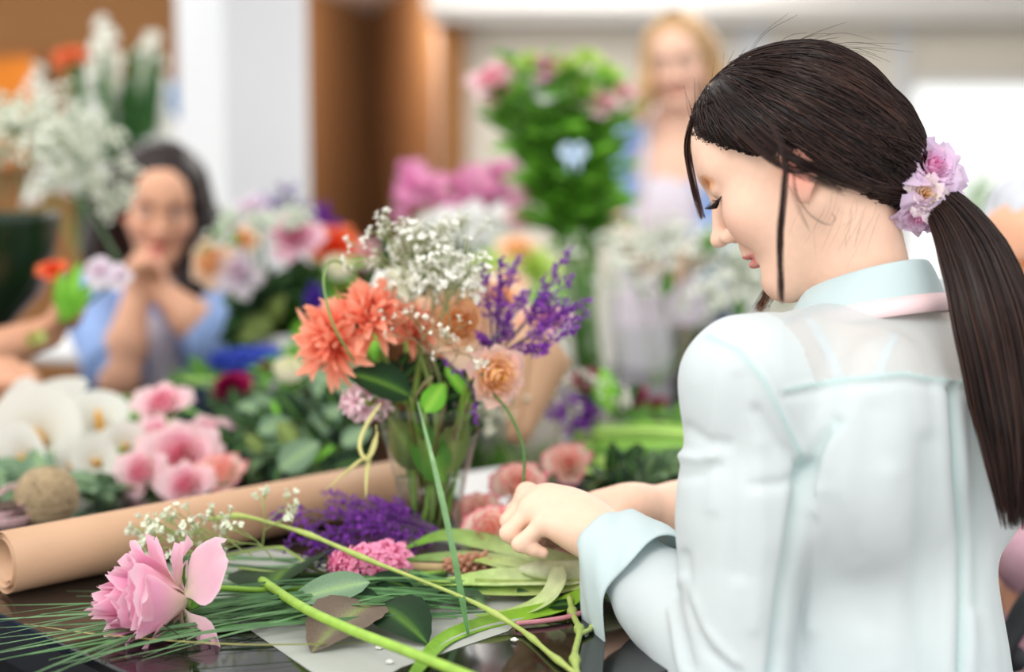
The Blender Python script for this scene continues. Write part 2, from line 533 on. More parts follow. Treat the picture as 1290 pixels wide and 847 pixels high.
G().tube(bez([(.05, 0, .12), (.09, 0, .11), (.085, 0, .06), (.06, 0, .04)]), .008, srgb(70, 120, 170)).build('handle', 'paint', r)

mat('black_glass', srgb(14, 14, 15), rough=0.07, noise_amt=0.1, noise_scale=20, spec=0.5)
mat('black_paint', srgb(20, 20, 21), rough=0.4, noise_amt=0.1, noise_scale=20)
corner = Vector((-0.10, 0.94, 0)); e1 = Vector((-.707, .707, 0)); e2 = Vector((.707, .707, 0))
ring = [corner, corner + e2 * .75, corner + e2 * 1.85 + e1 * .75, corner + e2 * 1.85 + e1 * 2.1, corner + e1 * 2.1]
r, _ = empty('worktable', (0, 0, 0)); tag(r, 'large black glass topped worktable covered with cut flowers', 'table')
def slab(pts, z0, z1, col=(1, 1, 1)):
    g = G(); n = len(pts)
    vs = [Vector((p.x, p.y, z0)) for p in pts] + [Vector((p.x, p.y, z1)) for p in pts]
    fs = [tuple(range(n - 1, -1, -1)), tuple(range(n, 2 * n))] + [(i, (i + 1) % n, n + (i + 1) % n, n + i) for i in range(n)]
    return g.add(vs, fs, col)
slab(ring, TZ - .012, TZ).build('tabletop', 'black_glass', r, smooth=False, bevel=.002)
ctr = sum(ring, Vector()) / 5
ins = [p + (ctr - p).normalized() * .03 for p in ring]
slab(ins, TZ - .06, TZ - .012).build('top_frame', 'black_paint', r, smooth=False)
ins2 = [p + (ctr - p).normalized() * .12 for p in ring]
for p in ins2:
    G().tube([p, p + Vector((0, 0, TZ - .06))], .03, (1, 1, 1), 16).build('leg', 'black_paint', r)
slab([ins2[0], ins2[0] + e2 * .02, ins2[4] + e2 * .02, ins2[4]], .12, TZ - .06).build('modesty_panel', 'black_paint', r, smooth=False)
# ------------------------------------------------------------------ people
SKIN = np.array(srgb(240, 200, 176)); 
def head_frame(yaw, pitch, roll=0.0):
    """columns F (face forward), S (its left), U; yaw measured from -X towards +Y"""
    ca, sa, cp, sp = math.cos(yaw), math.sin(yaw), math.cos(pitch), math.sin(pitch)
    F = Vector((-cp * ca, cp * sa, -sp)); S = Vector((-sa, -ca, 0)); U = F.cross(S)
    if roll:
        q = Quaternion(F, roll); S = q @ S; U = q @ U
    return Matrix((F, S, U)).transposed()

def sculpt_head(s, C, H, sc=1.0, ears=True, neck=None, neck_r=(.05, .054), smile=True):
    R = np.array(H)
    def W(p): return C + H @ (Vector(p) * sc)
    def e(c, r, k=.02, op='add', rot=None):
        s.ell(W(c), [x * sc for x in r], R if rot is None else np.array(H @ rot), k * sc, op)
    def cp(a, b, ra, rb, k=.02, op='add'):
        s.cap(W(a), W(b), ra * sc, rb * sc, k * sc, op)
    e((-.007, 0, .043), (.085, .072, .074), .02)
    e((.030, 0, .012), (.058, .058, .078), .03)
    e((.036, 0, -.048), (.046, .047, .052), .03)
    e((.066, 0, -.088), (.021, .023, .018), .025)
    for q in (-1, 1):
        cp((-.004, q * .052, -.045), (.060, q * .016, -.090), .016, .015, .03)
        e((.056, q * .036, -.022), (.026, .026, .024), .03)
        cp((.084, q * .010, .034), (.066, q * .044, .032), .010, .008, .02)
    e((.062, 0, .055), (.030, .045, .04), .03)
    cp((.087, 0, .030), (.1065, 0, -.018), .0075, .0095, .012)
    e((.1115, 0, -.0225), (.0100, .0095, .0080), .006)
    for q in (-1, 1):
        e((.097, q * .0125, -.0255), (.0095, .0072, .0075), .006)
        e((.096, q * .031, .018), (.016, .016, .011), .012, 'sub')
        e((.0735, q * .0315, .0165), (.0145, .0165, .0125), .004)
        e((.104, q * .0062, -.033), (.0045, .0032, .0035), .002, 'sub')
    e((.083, 0, -.045), (.012, .020, .010), .012)
    e((.0890, 0, -.0515), (.0072, .018, .0046), .004)
    e((.0865, 0, -.0620), (.0078, .016, .0052), .004)
    if smile:
        for q in (-1, 1):
            e((.078, q * .027, -.052), (.008, .006, .004), .008, 'sub')
    e((.090, 0, -.0568), (.008, .021, .0014), .002, 'sub')
    e((.080, 0, -.074), (.010, .02, .006), .01, 'sub')
    if ears:
        for q in (-1, 1):
            rt = Matrix.Rotation(math.radians(q * 18), 3, 'Z') @ Matrix.Rotation(math.radians(-12), 3, 'Y')
            e((-.012, q * .074, -.008), (.017, .0055, .030), .004, 'add', rt)
            e((-.008, q * .080, -.004), (.010, .0042, .020), .003, 'sub', rt)
            e((-.004, q * .074, -.034), (.008, .005, .009), .004)
    if neck is not None:
        s.cap(W((-.028, 0, -.02)), neck, neck_r[0] * sc, neck_r[1] * sc, .025 * sc)
    return W

def hand_caps(s, wrist, mcp, pip, tip, thumb, rw=.021, k=.012, fr=(.0088, .0092, .0088, .0076)):
    mid = sum((Vector(m) for m in mcp), Vector()) / 4
    w = Vector(wrist)
    ax = (Vector(mcp[0]) - Vector(mcp[3])).normalized()
    for i in range(4):
        m = Vector(mcp[i])
        b = w + ax * (.012 - .008 * i)
        s.cap(b, m, rw * .72, fr[i] * 1.28, k)
        s.cap(m, pip[i], fr[i] * 1.12, fr[i], .006)
        d = (Vector(pip[i]).lerp(Vector(tip[i]), .55))
        s.cap(pip[i], d, fr[i] * .98, fr[i] * .9, .004)
        s.cap(d, tip[i], fr[i] * .9, fr[i] * .74, .003)
    for a, b, ra, rb in zip(thumb[:-1], thumb[1:], (.015, .0105, .0095), (.0108, .0098, .0078)):
        s.cap(a, b, ra, rb, .008)

def skin_colors(V, C, H, sc=1.0, base=SKIN, blush=0.35, lips=srgb(222, 138, 134), shadow=srgb(228, 150, 84), head_r=.2):
    q = (V - np.array(C)) @ np.array(H) / sc
    col = np.tile(base, (len(V), 1)).astype(float)
    def blend(w, c):
        nonlocal col
        w = np.clip(w, 0, 1)[:, None]
        col = col * (1 - w) + np.array(c) * w
    near = np.linalg.norm(q, axis=1) < head_r
    a = np.abs(q[:, 1])
    ck = np.exp(-(((q[:, 0] - .062) / .026) ** 2 + ((a - .042) / .02) ** 2 + ((q[:, 2] + .022) / .022) ** 2))
    blend(near * ck * blush, srgb(236, 140, 128))
    front = q[:, 0] > .066
    sh = np.exp(-(((q[:, 2] - .0255) / .009) ** 2 + ((a - .034) / .017) ** 2))
    blend(near * front * (sh > .25) * np.clip(sh * 1.3, 0, 1), shadow)
    lp = ((q[:, 2] + .0568) / .0095) ** 2 + (a / .020) ** 2
    blend(near * (q[:, 0] > .078) * np.clip((1.15 - lp) * 5, 0, 1), lips)
    ear = np.exp(-(((q[:, 0] + .012) / .02) ** 2 + ((q[:, 2] + .008) / .03) ** 2)) * (a > .072)
    blend(near * ear * .75, srgb(236, 128, 112))
    return col

mat('hair_dark', vcol=True, rough=0.36, noise_amt=0.25, noise_scale=30, spec=0.28)
mat('lash', srgb(18, 14, 14), rough=0.5)

# ---- the woman in the mint shirt
HS = .955
H1 = head_frame(math.radians(28), math.radians(28), math.radians(2))
HC = P(1004, 208, 1.255) - H1 @ Vector((-.012, .076, -.008)) * HS
NB = P(1098, 366, 1.30)
YAW = math.radians(40)
BF = Vector((-math.sin(YAW), math.cos(YAW), 0)); BL = Vector((-math.cos(YAW), -math.sin(YAW), 0)); BU = Vector((0, 0, 1))
BR = np.array(Matrix((BF, BL, BU)).transposed())
def B(f, l, u): return NB + BF * f + BL * l + BU * u
LS, LE, LW = P(941, 478, 1.205), P(927, 852, 1.215), P(772, 686, 1.352)
RS, RE, RW = B(.02, -.165, -.055), P(985, 760, 1.60), P(800, 640, 1.50)

def torso(s, off=0.0, k=.05, body=True):
    o = off
    s.ell(B(-.02, 0, -.165), (.088 + o, .142 + o, .15 + o), BR, k)
    s.ell(B(-.030, .006, -.36), (.085 + o, .108 + o, .17 + o), BR, k)
    s.ell(B(-.07, 0, -.53), (.115 + o, .17 + o, .13 + o), BR, k)
    s.cap(B(0, .03, -.052), LS, .040 + o * .6, .041 + o, k * .6)
    s.cap(B(0, -.03, -.052), RS, .040 + o * .6, .041 + o, k * .6)
    for q in (-1, 1):
        s.ell(B(.06, q * .07, -.22), (.05 + o, .06 + o, .06 + o), BR, k)
        s.ell(B(-.075, q * .085, -.13), (.03 + o, .06 + o, .09 + o), BR, k)

s = SDF((-.06, 1.02, .66), (.58, 1.66, 1.36), .0022)
sculpt_head(s, HC, H1, HS, neck=B(.004, 0, -.015), neck_r=(.043, .047))
torso(s, -.006)
s.cap(LS, LE, .038, .036, .03); s.cap(LE, LW, .037, .0225, .02)
s.cap(RS, RE, .042, .036, .03); s.cap(RE, P(862, 650, 1.53), .039, .034, .02); s.cap(P(862, 650, 1.53), RW, .034, .0235, .02)
mcp = [P(664, 622, 1.440), P(664, 630, 1.415), P(668, 643, 1.39), P(684, 660, 1.365)]
pip = [P(648, 646, 1.440), P(642, 657, 1.412), P(641, 672, 1.385), P(655, 686, 1.362)]
tip = [P(664, 674, 1.43), P(664, 684, 1.41), P(668, 692, 1.385), P(684, 697, 1.365)]
th = [P(742, 672, 1.40), P(704, 664, 1.43), P(676, 660, 1.45), P(655, 664, 1.455)]
hand_caps(s, LW + (Vector(P(740, 662, 1.375)) - LW) * .6, mcp, pip, tip, th, rw=.028)
s.cap(LW, P(715, 650, 1.385), .0225, .021, .02)
s.cap(P(735, 655, 1.38), P(690, 634, 1.40), .020, .017, .02)
# right hand, mostly behind the left one, holding the stems
mcp = [P(716, 640, 1.49), P(715, 650, 1.515), P(718, 660, 1.535), P(724, 670, 1.55)]
pip = [P(682, 645, 1.48), P(680, 655, 1.505), P(684, 666, 1.525), P(692, 676, 1.54)]
tip = [P(674, 672, 1.47), P(676, 680, 1.495), P(682, 688, 1.515), P(694, 694, 1.53)]
th = [P(775, 655, 1.48), P(738, 666, 1.46), P(712, 668, 1.45), P(694, 660, 1.45)]
hand_caps(s, P(782, 644, 1.505), mcp, pip, tip, th, rw=.026)
s.cap(RW, P(760, 646, 1.505), .0225, .021, .015)
s.half(NB - Vector((0, 0, .30)), (0, 0, -1))
V, F = s.nets()
cols = skin_colors(V, HC, H1, HS)
woman = link('person', np_mesh('person', V, F, cols), 'skin')
tag(woman, 'woman in a pale mint shirt with a dark ponytail, seen from behind over the stems', 'person')
body_bvh = BVHTree.FromPolygons(V.tolist(), F.tolist())
def on_body(px, py, bvh=body_bvh, off=.002):
    h = bvh.ray_cast(EYE, ray(px, py).normalized())
    return (h[0] - ray(px, py).normalized() * off, h[1]) if h[0] else (None, None)

# eyelashes and brow
def HW(p): return HC + H1 @ (Vector(p) * HS)
for q in (1, -1):
    g = G()
    for i in range(26):
        t = i / 25
        y = q * (.0185 + .027 * t)
        b = Vector((.0885 - .012 * t * t - .003 * t, y, .0090 - .001 * math.sin(math.pi * t)))
        ln = .011 + .005 * math.sin(math.pi * min(1, t * 1.1))
        tipv = b + Vector((ln, q * ln * .5 * (t - .2), -.0035))
        g.tube(bez([b, b + Vector((ln * .5, q * ln * .2 * (t - .2), -.005)), tipv + Vector((0, 0, .002))], 5), [.0006, .00055, .00045, .0003, .0001], srgb(20, 14, 14), 4)
    g.tube([Vector((.0885 - .012 * t * t - .003 * t, q * (.0185 + .029 * t), .0095 - .001 * math.sin(math.pi * t))) for t in [i / 8 for i in range(9)]], .0009, srgb(20, 14, 14), 5)
    g.v = [tuple(HW(p)) for p in g.v]
    tag(g.build('eyelashes', 'lash', woman), kind='stuff')
for q in (1, -1):
    g = G()
    for i in range(40):
        t = i / 39
        b = Vector((.0935 - .020 * t * t - .002 * t, q * (.012 + .036 * t), .038 + .007 * math.sin(t * 2.2) + RND.uniform(-.0016, .0016)))
        g.tube([b, b + Vector((-.003, q * .005, .002)), b + Vector((-.005, q * .0085, .0015))], [.0005, .0005, .0001], srgb(62, 40, 32), 4)
    g.v = [tuple(HW(p)) for p in g.v]
    tag(g.build('eyebrow', 'lash', woman), kind='stuff')

# ---- hair: cap, swept strands, tail, loose locks
TIE = HC + H1 @ Vector((-.108, 0, -.030))
TIE = P(1142, 244, 1.315)
tl = H1.transposed() @ (TIE - HC)
cell, rell = np.array((-.005, 0, .040)) * HS, np.array((.0895, .082, .0785)) * HS
s = SDF(tuple(HC - Vector((.16, .16, .16))), tuple(HC + Vector((.16, .16, .17))), .003)
s.ell(HC + H1 @ Vector(cell), rell, np.array(H1), .01)
s.ell(HC + H1 @ Vector((.024, 0, .070)), (.052, .060, .040), np.array(H1), .03)
s.ell(HC + H1 @ Vector((-.046, 0, .0)), (.048, .062, .05), np.array(H1), .04)
s.ell(HC + H1 @ Vector((-.055, 0, -.022)), (.045, .052, .042), np.array(H1), .03)
s.cap(HC + H1 @ Vector((-.05, 0, -.015)), TIE, .040, .018, .03)
V, F = s.nets()
q = (V - np.array(HC)) @ np.array(H1)
def hairline(f):
    f = f / HS
    return HS * np.where(f > .02, (f - .02) * 1.0 + .012, np.where(f > -.02, .012 - (0.02 - f) * .35, -.004 - (-.02 - f) * 1.75))
m = q[:, 2] > hairline(q[:, 0]) + .004
V, F, used = keep_faces(V, F, m)
HAIRC = np.array(srgb(26, 17, 16))
cap_bvh = BVHTree.FromPolygons(V.tolist(), F.tolist())
hair = link('hair', np_mesh('hair', V, F, np.tile(HAIRC, (len(V), 1))), 'hair_dark', woman)

def strand_mesh(paths, r0, cols, n=3):
    """many thin strands -> numpy mesh; paths (k,m,3)"""
    Pn = np.asarray(paths, float); k, m, _ = Pn.shape
    t = np.gradient(Pn, axis=1); t /= np.linalg.norm(t, axis=2, keepdims=True) + 1e-12
    ref = np.array((0.31, 0.52, 0.79)); x = np.cross(t, ref); x /= np.linalg.norm(x, axis=2, keepdims=True) + 1e-12
    y = np.cross(t, x)
    prof = np.sin(np.clip(np.linspace(.12, .985, m), 0, 1) * math.pi) ** .35
    r = np.asarray(r0).reshape(-1, 1) * prof[None]
    rings = np.stack([Pn + r[..., None] * (math.cos(a) * x + math.sin(a) * y) for a in [2 * math.pi * j / n for j in range(n)]], 2)
    V = rings.reshape(-1, 3)
    i = np.arange(k)[:, None, None] * m * n + np.arange(m - 1)[None, :, None] * n
    j = np.arange(n)[None, None, :]; j2 = (j + 1) % n
    Fq = np.stack([i + j, i + j2, i + n + j2, i + n + j], -1).reshape(-1, 4)
    C = np.repeat(np.asarray(cols), m * n, axis=0)
    return V, Fq, C

rs = np.random.RandomState(5)
capV, capQ = V.copy(), (V - np.array(HC)) @ np.array(H1)
cap_gap = capQ[:, 2] - hairline(capQ[:, 0])
centre = HC + H1 @ Vector(cell)
def groom(k, seed, mode, m=16):
    r_ = np.random.RandomState(seed)
    pool = np.where((cap_gap < .014) & (capQ[:, 1] > -.06))[0] if mode == 'line' else np.where((cap_gap > .006) & (capQ[:, 1] > -.05))[0]
    st = capQ[r_.choice(pool, k)] + r_.normal(size=(k, 3)) * .0015
    tt = np.array(tl) + r_.normal(size=(k, 3)) * .009
    d0 = (st - cell) / rell; d1 = (tt - cell) / rell
    d0 /= np.linalg.norm(d0, axis=1, keepdims=True); d1 /= np.linalg.norm(d1, axis=1, keepdims=True)
    clump = np.array([noise.noise((a * 24, b * 24, c * 24)) for a, b, c in st.tolist()])
    sway = -.16 * np.clip(st[:, 0] * 10 + .5, 0, 1.3) + clump * .13 + r_.normal(size=k) * .012
    t = np.linspace(0, 1, m)[None, :, None]
    om = np.arccos(np.clip((d0 * d1).sum(1), -.999, .999))[:, None, None]
    p = (np.sin((1 - t) * om) * d0[:, None] + np.sin(t * om) * d1[:, None]) / np.sin(om)
    side = np.cross(d0, d1); side /= np.linalg.norm(side, axis=1, keepdims=True) + 1e-9
    p = p + side[:, None] * (sway[:, None, None] * np.sin(math.pi * t))
    p = p * rell; p /= np.linalg.norm(p, axis=2, keepdims=True)
    out = np.zeros_like(p)
    for i in range(k):
        hgt = .0008 + .0026 * (.5 + clump[i]) * r_.rand() + .0012 * r_.rand()
        for j in range(m):
            d = (H1 @ Vector(p[i, j])).normalized()
            h = cap_bvh.ray_cast(centre + d * .2, -d)
            if h[0] is not None:
                q = h[0] + d * hgt
            else:
                h = body_bvh.ray_cast(centre + d * .2, -d)
                q = (h[0] + d * .0008) if h[0] is not None else centre + d * .09
            out[i, j] = q
    if mode == 'line':                           # roots lie down on the skin
        for i in range(k):
            d = Vector(out[i, 1] - out[i, 0]); 
            root = Vector(out[i, 0]) - d.normalized() * r_.uniform(.002, .010) if d.length > 1e-6 else Vector(out[i, 0])
            h = body_bvh.find_nearest(root)
            out[i, 0] = h[0] + h[1] * .0007
    T_ = np.array(HC) + tt @ np.array(H1).T
    w = np.linspace(0, 1, m)[None, :, None] ** 6
    return out * (1 - w) + T_[:, None] * w
paths = np.concatenate([groom(1500, 3, 'line'), groom(1700, 4, 'any')])
def hair_cols(k, seed=1, lo=(24, 15, 14), hi=(70, 46, 38)):
    r_ = np.random.RandomState(seed); t = r_.rand(k, 1) ** 2.2
    return np.array(srgb(*lo)) * (1 - t) + np.array(srgb(*hi)) * t
V, F, C = strand_mesh(paths, rs.uniform(.0004, .0009, len(paths)), hair_cols(len(paths)))
o = link('strands', np_mesh('strands', V, F, C), 'hair_dark', hair); tag(o, kind='stuff')

# tail
tc = [P(1152, 250, 1.30), P(1186, 256, 1.27), P(1226, 318, 1.235), P(1256, 410, 1.21), P(1274, 510, 1.20), P(1281, 590, 1.195), P(1282, 668, 1.195)]
tw = [.012, .017, .029, .035, .032, .023, .012]
cen = np.array([list(p) for p in bez(tc, 22)])
wid = np.interp(np.linspace(0, 6, 22), range(7), tw)
def tail(k, seed, spread=1.0):
    r_ = np.random.RandomState(seed)
    a = r_.uniform(0, 2 * math.pi, k); rr = np.sqrt(r_.rand(k)) * spread
    ox = (np.cos(a) * rr)[:, None]; oy = (np.sin(a) * rr)[:, None]
    tt = np.linspace(0, 1, 22)
    wob = .10 * np.sin(tt[None] * r_.uniform(2, 6, (k, 1)) + r_.uniform(0, 6, (k, 1))) * tt[None]
    tan = np.gradient(cen, axis=0); tan /= np.linalg.norm(tan, axis=1, keepdims=True)
    vx = np.cross(tan, np.array(FW)); vx /= np.linalg.norm(vx, axis=1, keepdims=True)
    vy = np.cross(tan, vx)
    p = cen[None] + vx[None] * ((ox + wob) * wid[None])[..., None] + vy[None] * ((oy + wob * .5) * wid[None] * .62)[..., None]
    # strands end at different lengths
    e = r_.uniform(.72, 1.0, k)
    out = np.empty_like(p)
    for i in range(k):
        q = np.linspace(0, e[i], 22)
        for c_ in range(3): out[i, :, c_] = np.interp(q, tt, p[i, :, c_])
    return out
rows = []
for i in range(22):
    x, y, _ = frame_of(Vector(cen[min(i + 1, 21)]) - Vector(cen[max(i - 1, 0)]), tuple(FW))
    rows.append([Vector(cen[i]) + x * (math.cos(a) * wid[i] * .93) + y * (math.sin(a) * wid[i] * .56) for a in [2 * math.pi * j / 20 for j in range(20)]])
g = G(); g.grid(rows[:17], tuple(HAIRC), closed=True, cap=True)
pt = g.build('ponytail', 'hair_dark', hair)
k = 1500
V, F, C = strand_mesh(tail(k, 9, 1.04), rs.uniform(.0004, .0009, k), hair_cols(k, 2))
tag(link('strands', np_mesh('strands', V, F, C), 'hair_dark', pt), kind='stuff')

def lock(pts, k, spread, seed, r=(.00025, .0005), hi=(80, 52, 44), m=18):
    r_ = np.random.RandomState(seed)
    c_ = np.array([list(p) for p in bez(pts, m)]); tt = np.linspace(0, 1, m)
    o_ = r_.normal(size=(k, 1, 3)) * spread * (.35 + .65 * np.sin(math.pi * (tt * .8 + .1)))[None, :, None]
    w_ = r_.normal(size=(k, 1, 3)) * spread * .8 * (tt ** 2)[None, :, None]
    V, F, C = strand_mesh(c_[None] + o_ + w_, r_.uniform(r[0], r[1], k), hair_cols(k, seed, hi=hi))
    return tag(link('loose_lock', np_mesh('loose_lock', V, F, C), 'hair_dark', hair), kind='stuff')
lock([P(968, 150, 1.20), P(988, 196, 1.187), P(987, 245, 1.183), P(983, 300, 1.183), P(984, 380, 1.185)], 46, .0015, 1, r=(.0002, .0004))
lock([P(975, 150, 1.20), P(997, 205, 1.185), P(1002, 240, 1.183), P(1018, 268, 1.187), P(1042, 283, 1.195), P(1052, 276, 1.20), P(1048, 268, 1.205)], 4, .0004, 2, r=(.0001, .0002))
lock([P(1010, 190, 1.19), P(1000, 225, 1.185), P(1006, 262, 1.187), P(1020, 290, 1.195)], 5, .0012, 3, r=(.0001, .0002))
lock([P(896, 128, 1.30), P(874, 150, 1.34), P(866, 190, 1.37), P(874, 235, 1.38), P(885, 275, 1.385)], 40, .0016, 4, hi=(120, 84, 74))
lock([P(985, 345, 1.40), P(972, 362, 1.405), P(962, 380, 1.41), P(955, 392, 1.41)], 60, .0035, 6, hi=(170, 110, 70))
lock([P(950, 160, 1.215), P(985, 190, 1.192), P(1012, 206, 1.180), P(1045, 222, 1.195), P(1090, 240, 1.24)], 70, .0030, 8, r=(.0002, .0005))
lock([P(930, 165, 1.235), P(968, 196, 1.205), P(1000, 214, 1.183), P(1024, 222, 1.182), P(1062, 240, 1.215)], 30, .0020, 9, r=(.0002, .0005))
for j in range(18):
    x0 = 1030 + rs.uniform(-20, 80); y0 = 262 + rs.uniform(-10, 26) + (x0 - 1030) * .12
    lock([P(x0, y0 - 14, 1.232), P(x0 - rs.uniform(2, 14), y0 + 10, 1.236), P(x0 - rs.uniform(5, 30), y0 + rs.uniform(20, 48), 1.243)], 1, .0006, 20 + j, r=(.00006, .00012))
for j in range(34):                              # flyaways over the crown
    a0 = math.radians(rs.uniform(10, 150)); ln = rs.uniform(.02, .07)
    d = np.array((math.cos(a0), rs.uniform(-.3, .5), math.sin(a0))); b = cell + d / np.linalg.norm(d) * rell * 1.03
    b = HC + H1 @ Vector(b); tan = (H1 @ Vector((-math.sin(a0), 0, math.cos(a0))))
    nrm = (H1 @ Vector(d)).normalized()
    lock([b, b + tan * ln * .5 + nrm * ln * .16, b + tan * ln + nrm * ln * rs.uniform(.1, .3)], 1, .0005, 60 + j, r=(.00015, .00025))

# ---- shirt
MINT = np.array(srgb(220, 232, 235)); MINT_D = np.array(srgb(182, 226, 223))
m_ = bpy.data.materials.new('mint_cloth'); m_.use_nodes = True; MATS['mint_cloth'] = m_
nt = m_.node_tree; N, L = nt.nodes, nt.links
b = N['Principled BSDF']; b.inputs['Roughness'].default_value = .75; b.inputs['Specular IOR Level'].default_value = .2
b.inputs['Sheen Weight'].default_value = .15
at = N.new('ShaderNodeAttribute'); at.attribute_name = 'Col'
tc_ = N.new('ShaderNodeTexCoord')
wv = N.new('ShaderNodeTexNoise'); wv.inputs['Scale'].default_value = 900; L.new(tc_.outputs['Object'], wv.inputs['Vector'])
nz = N.new('ShaderNodeTexNoise'); nz.inputs['Scale'].default_value = 26; nz.inputs['Detail'].default_value = 3; L.new(tc_.outputs['Object'], nz.inputs['Vector'])
bp = N.new('ShaderNodeBump'); bp.inputs['Strength'].default_value = .12; bp.inputs['Distance'].default_value = .001
L.new(wv.outputs['Fac'], bp.inputs['Height'])
bp2 = N.new('ShaderNodeBump'); bp2.inputs['Strength'].default_value = .22; bp2.inputs['Distance'].default_value = .006
L.new(nz.outputs['Fac'], bp2.inputs['Height']); L.new(bp.outputs[0], bp2.inputs['Normal']); L.new(bp2.outputs[0], b.inputs['Normal'])
L.new(at.outputs['Color'], b.inputs['Base Color'])
tr = N.new('ShaderNodeBsdfTranslucent'); L.new(at.outputs['Color'], tr.inputs['Color'])
mx = N.new('ShaderNodeMixShader'); mx.inputs[0].default_value = .22
L.new(b.outputs[0], mx.inputs[1]); L.new(tr.outputs[0], mx.inputs[2])
tp = N.new('ShaderNodeBsdfTransparent')
sh = N.new('ShaderNodeAttribute'); sh.attribute_name = 'sheer'
mx2 = N.new('ShaderNodeMixShader'); L.new(sh.outputs['Fac'], mx2.inputs[0]); L.new(mx.outputs[0], mx2.inputs[1]); L.new(tp.outputs[0], mx2.inputs[2])
L.new(mx2.outputs[0], N['Material Output'].inputs['Surface'])

s = SDF((-.06, .98, .60), (.62, 1.70, 1.12), .003)
torso(s, .009, .035)
s.ell(B(-.035, .020, -.42), (.100, .128, .2), BR, .05)
LEo = LE + Vector((-.004, .0, -.004))
s.cap(LS + Vector((0, 0, -.002)), LS.lerp(LE, .45), .051, .050, .03)
s.cap(LS.lerp(LE, .4), LEo, .052, .050, .02)
s.cap(LEo, LE.lerp(LW, .55), .050, .044, .015)
s.cap(LE.lerp(LW, .5), LE.lerp(LW, .82), .042, .036, .01)
s.cap(RS, RS.lerp(RE, .9), .054, .05, .03)
s.half(B(0, 0, -.445), (0, 0, -1))
V, F = s.nets()
Nn = normals(V, F)
pxs = px_of(V)
facing = (Nn @ -np.array(FW)) > -.2
disp = np.zeros(len(V)); tint = np.zeros(len(V))
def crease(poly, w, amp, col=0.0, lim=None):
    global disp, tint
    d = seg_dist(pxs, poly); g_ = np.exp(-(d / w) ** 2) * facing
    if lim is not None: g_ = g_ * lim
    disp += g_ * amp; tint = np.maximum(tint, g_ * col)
dep = (V - np.array(EYE)) @ np.array(FW)
# armhole seam, yoke seam, box pleat
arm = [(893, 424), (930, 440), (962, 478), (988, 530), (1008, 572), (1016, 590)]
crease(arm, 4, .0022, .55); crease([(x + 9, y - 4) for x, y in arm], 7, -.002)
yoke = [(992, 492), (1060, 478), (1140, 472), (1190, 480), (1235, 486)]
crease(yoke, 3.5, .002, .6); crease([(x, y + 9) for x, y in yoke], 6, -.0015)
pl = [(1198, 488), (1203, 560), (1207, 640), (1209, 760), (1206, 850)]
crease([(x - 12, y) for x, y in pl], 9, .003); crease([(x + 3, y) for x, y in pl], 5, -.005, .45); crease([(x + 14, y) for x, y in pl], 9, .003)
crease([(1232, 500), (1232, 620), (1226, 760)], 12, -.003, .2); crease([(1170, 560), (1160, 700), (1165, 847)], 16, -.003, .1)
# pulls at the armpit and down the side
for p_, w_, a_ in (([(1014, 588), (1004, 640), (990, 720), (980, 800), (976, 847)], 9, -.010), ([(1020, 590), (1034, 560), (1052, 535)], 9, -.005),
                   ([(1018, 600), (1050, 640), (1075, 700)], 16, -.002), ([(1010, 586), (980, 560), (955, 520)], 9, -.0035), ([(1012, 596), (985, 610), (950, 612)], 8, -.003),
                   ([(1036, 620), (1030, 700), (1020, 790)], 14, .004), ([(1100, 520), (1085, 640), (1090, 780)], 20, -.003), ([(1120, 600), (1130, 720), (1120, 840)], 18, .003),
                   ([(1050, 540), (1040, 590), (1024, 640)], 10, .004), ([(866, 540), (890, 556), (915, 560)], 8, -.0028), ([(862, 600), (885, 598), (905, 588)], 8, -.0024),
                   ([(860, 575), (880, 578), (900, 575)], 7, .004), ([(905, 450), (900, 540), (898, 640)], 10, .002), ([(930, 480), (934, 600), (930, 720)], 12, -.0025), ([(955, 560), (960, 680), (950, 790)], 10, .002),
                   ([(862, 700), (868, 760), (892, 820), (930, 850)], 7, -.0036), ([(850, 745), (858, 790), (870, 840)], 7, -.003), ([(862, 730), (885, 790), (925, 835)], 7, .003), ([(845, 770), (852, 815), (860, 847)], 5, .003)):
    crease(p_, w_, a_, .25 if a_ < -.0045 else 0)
disp += vnoise(V * np.array((1, 1, .45)), 14) * .0035 + vnoise(V * np.array((1.2, 1.2, .5)), 34, 3) * .0014
V = V + Nn * disp[:, None]
# open the neck and the sleeve ends
ax = np.array((LW - LE).normalized())
along = (V - np.array(LE)) @ ax; Lf = (LW - LE).length
rad = np.linalg.norm(V - np.array(LE) - along[:, None] * ax, axis=1)
keep = ~((along > Lf * .86) & (rad < .06))
axr = np.array((RE - RS).normalized()); al = (V - np.array(RS)) @ axr; Lr = (RE - RS).length
keep &= ~((al > Lr * .88) & (np.linalg.norm(V - np.array(RS) - al[:, None] * axr, axis=1) < .07))
nk = V - np.array(NB)
keep &= ~((np.hypot(nk[:, 0], nk[:, 1]) < .05) & (nk[:, 2] > -.03))
V, F, used = keep_faces(V, F, keep)
pxs, tint, dep = pxs[used], tint[used], dep[used]
yk = np.interp(pxs[:, 0], [p[0] for p in yoke], [p[1] for p in yoke])
lat = (V - np.array(NB)) @ np.array(BL); fwd = (V - np.array(NB)) @ np.array(BF)
sheer = np.where((V[:, 2] > .985) & (np.abs(lat) < .15) & (pxs[:, 1] < yk - 3) & (fwd < .03), .27, .04)
armx = np.interp(pxs[:, 1], [p[1] for p in arm], [p[0] for p in arm])
sheer = np.where((pxs[:, 0] < armx + 2) & (pxs[:, 1] > 424), .05, sheer)
sheer = np.where(tint > .3, .05, sheer)
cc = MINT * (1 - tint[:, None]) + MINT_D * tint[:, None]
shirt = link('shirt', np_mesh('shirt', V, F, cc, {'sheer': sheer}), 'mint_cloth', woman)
shirt_bvh = BVHTree.FromPolygons(V.tolist(), F.tolist())

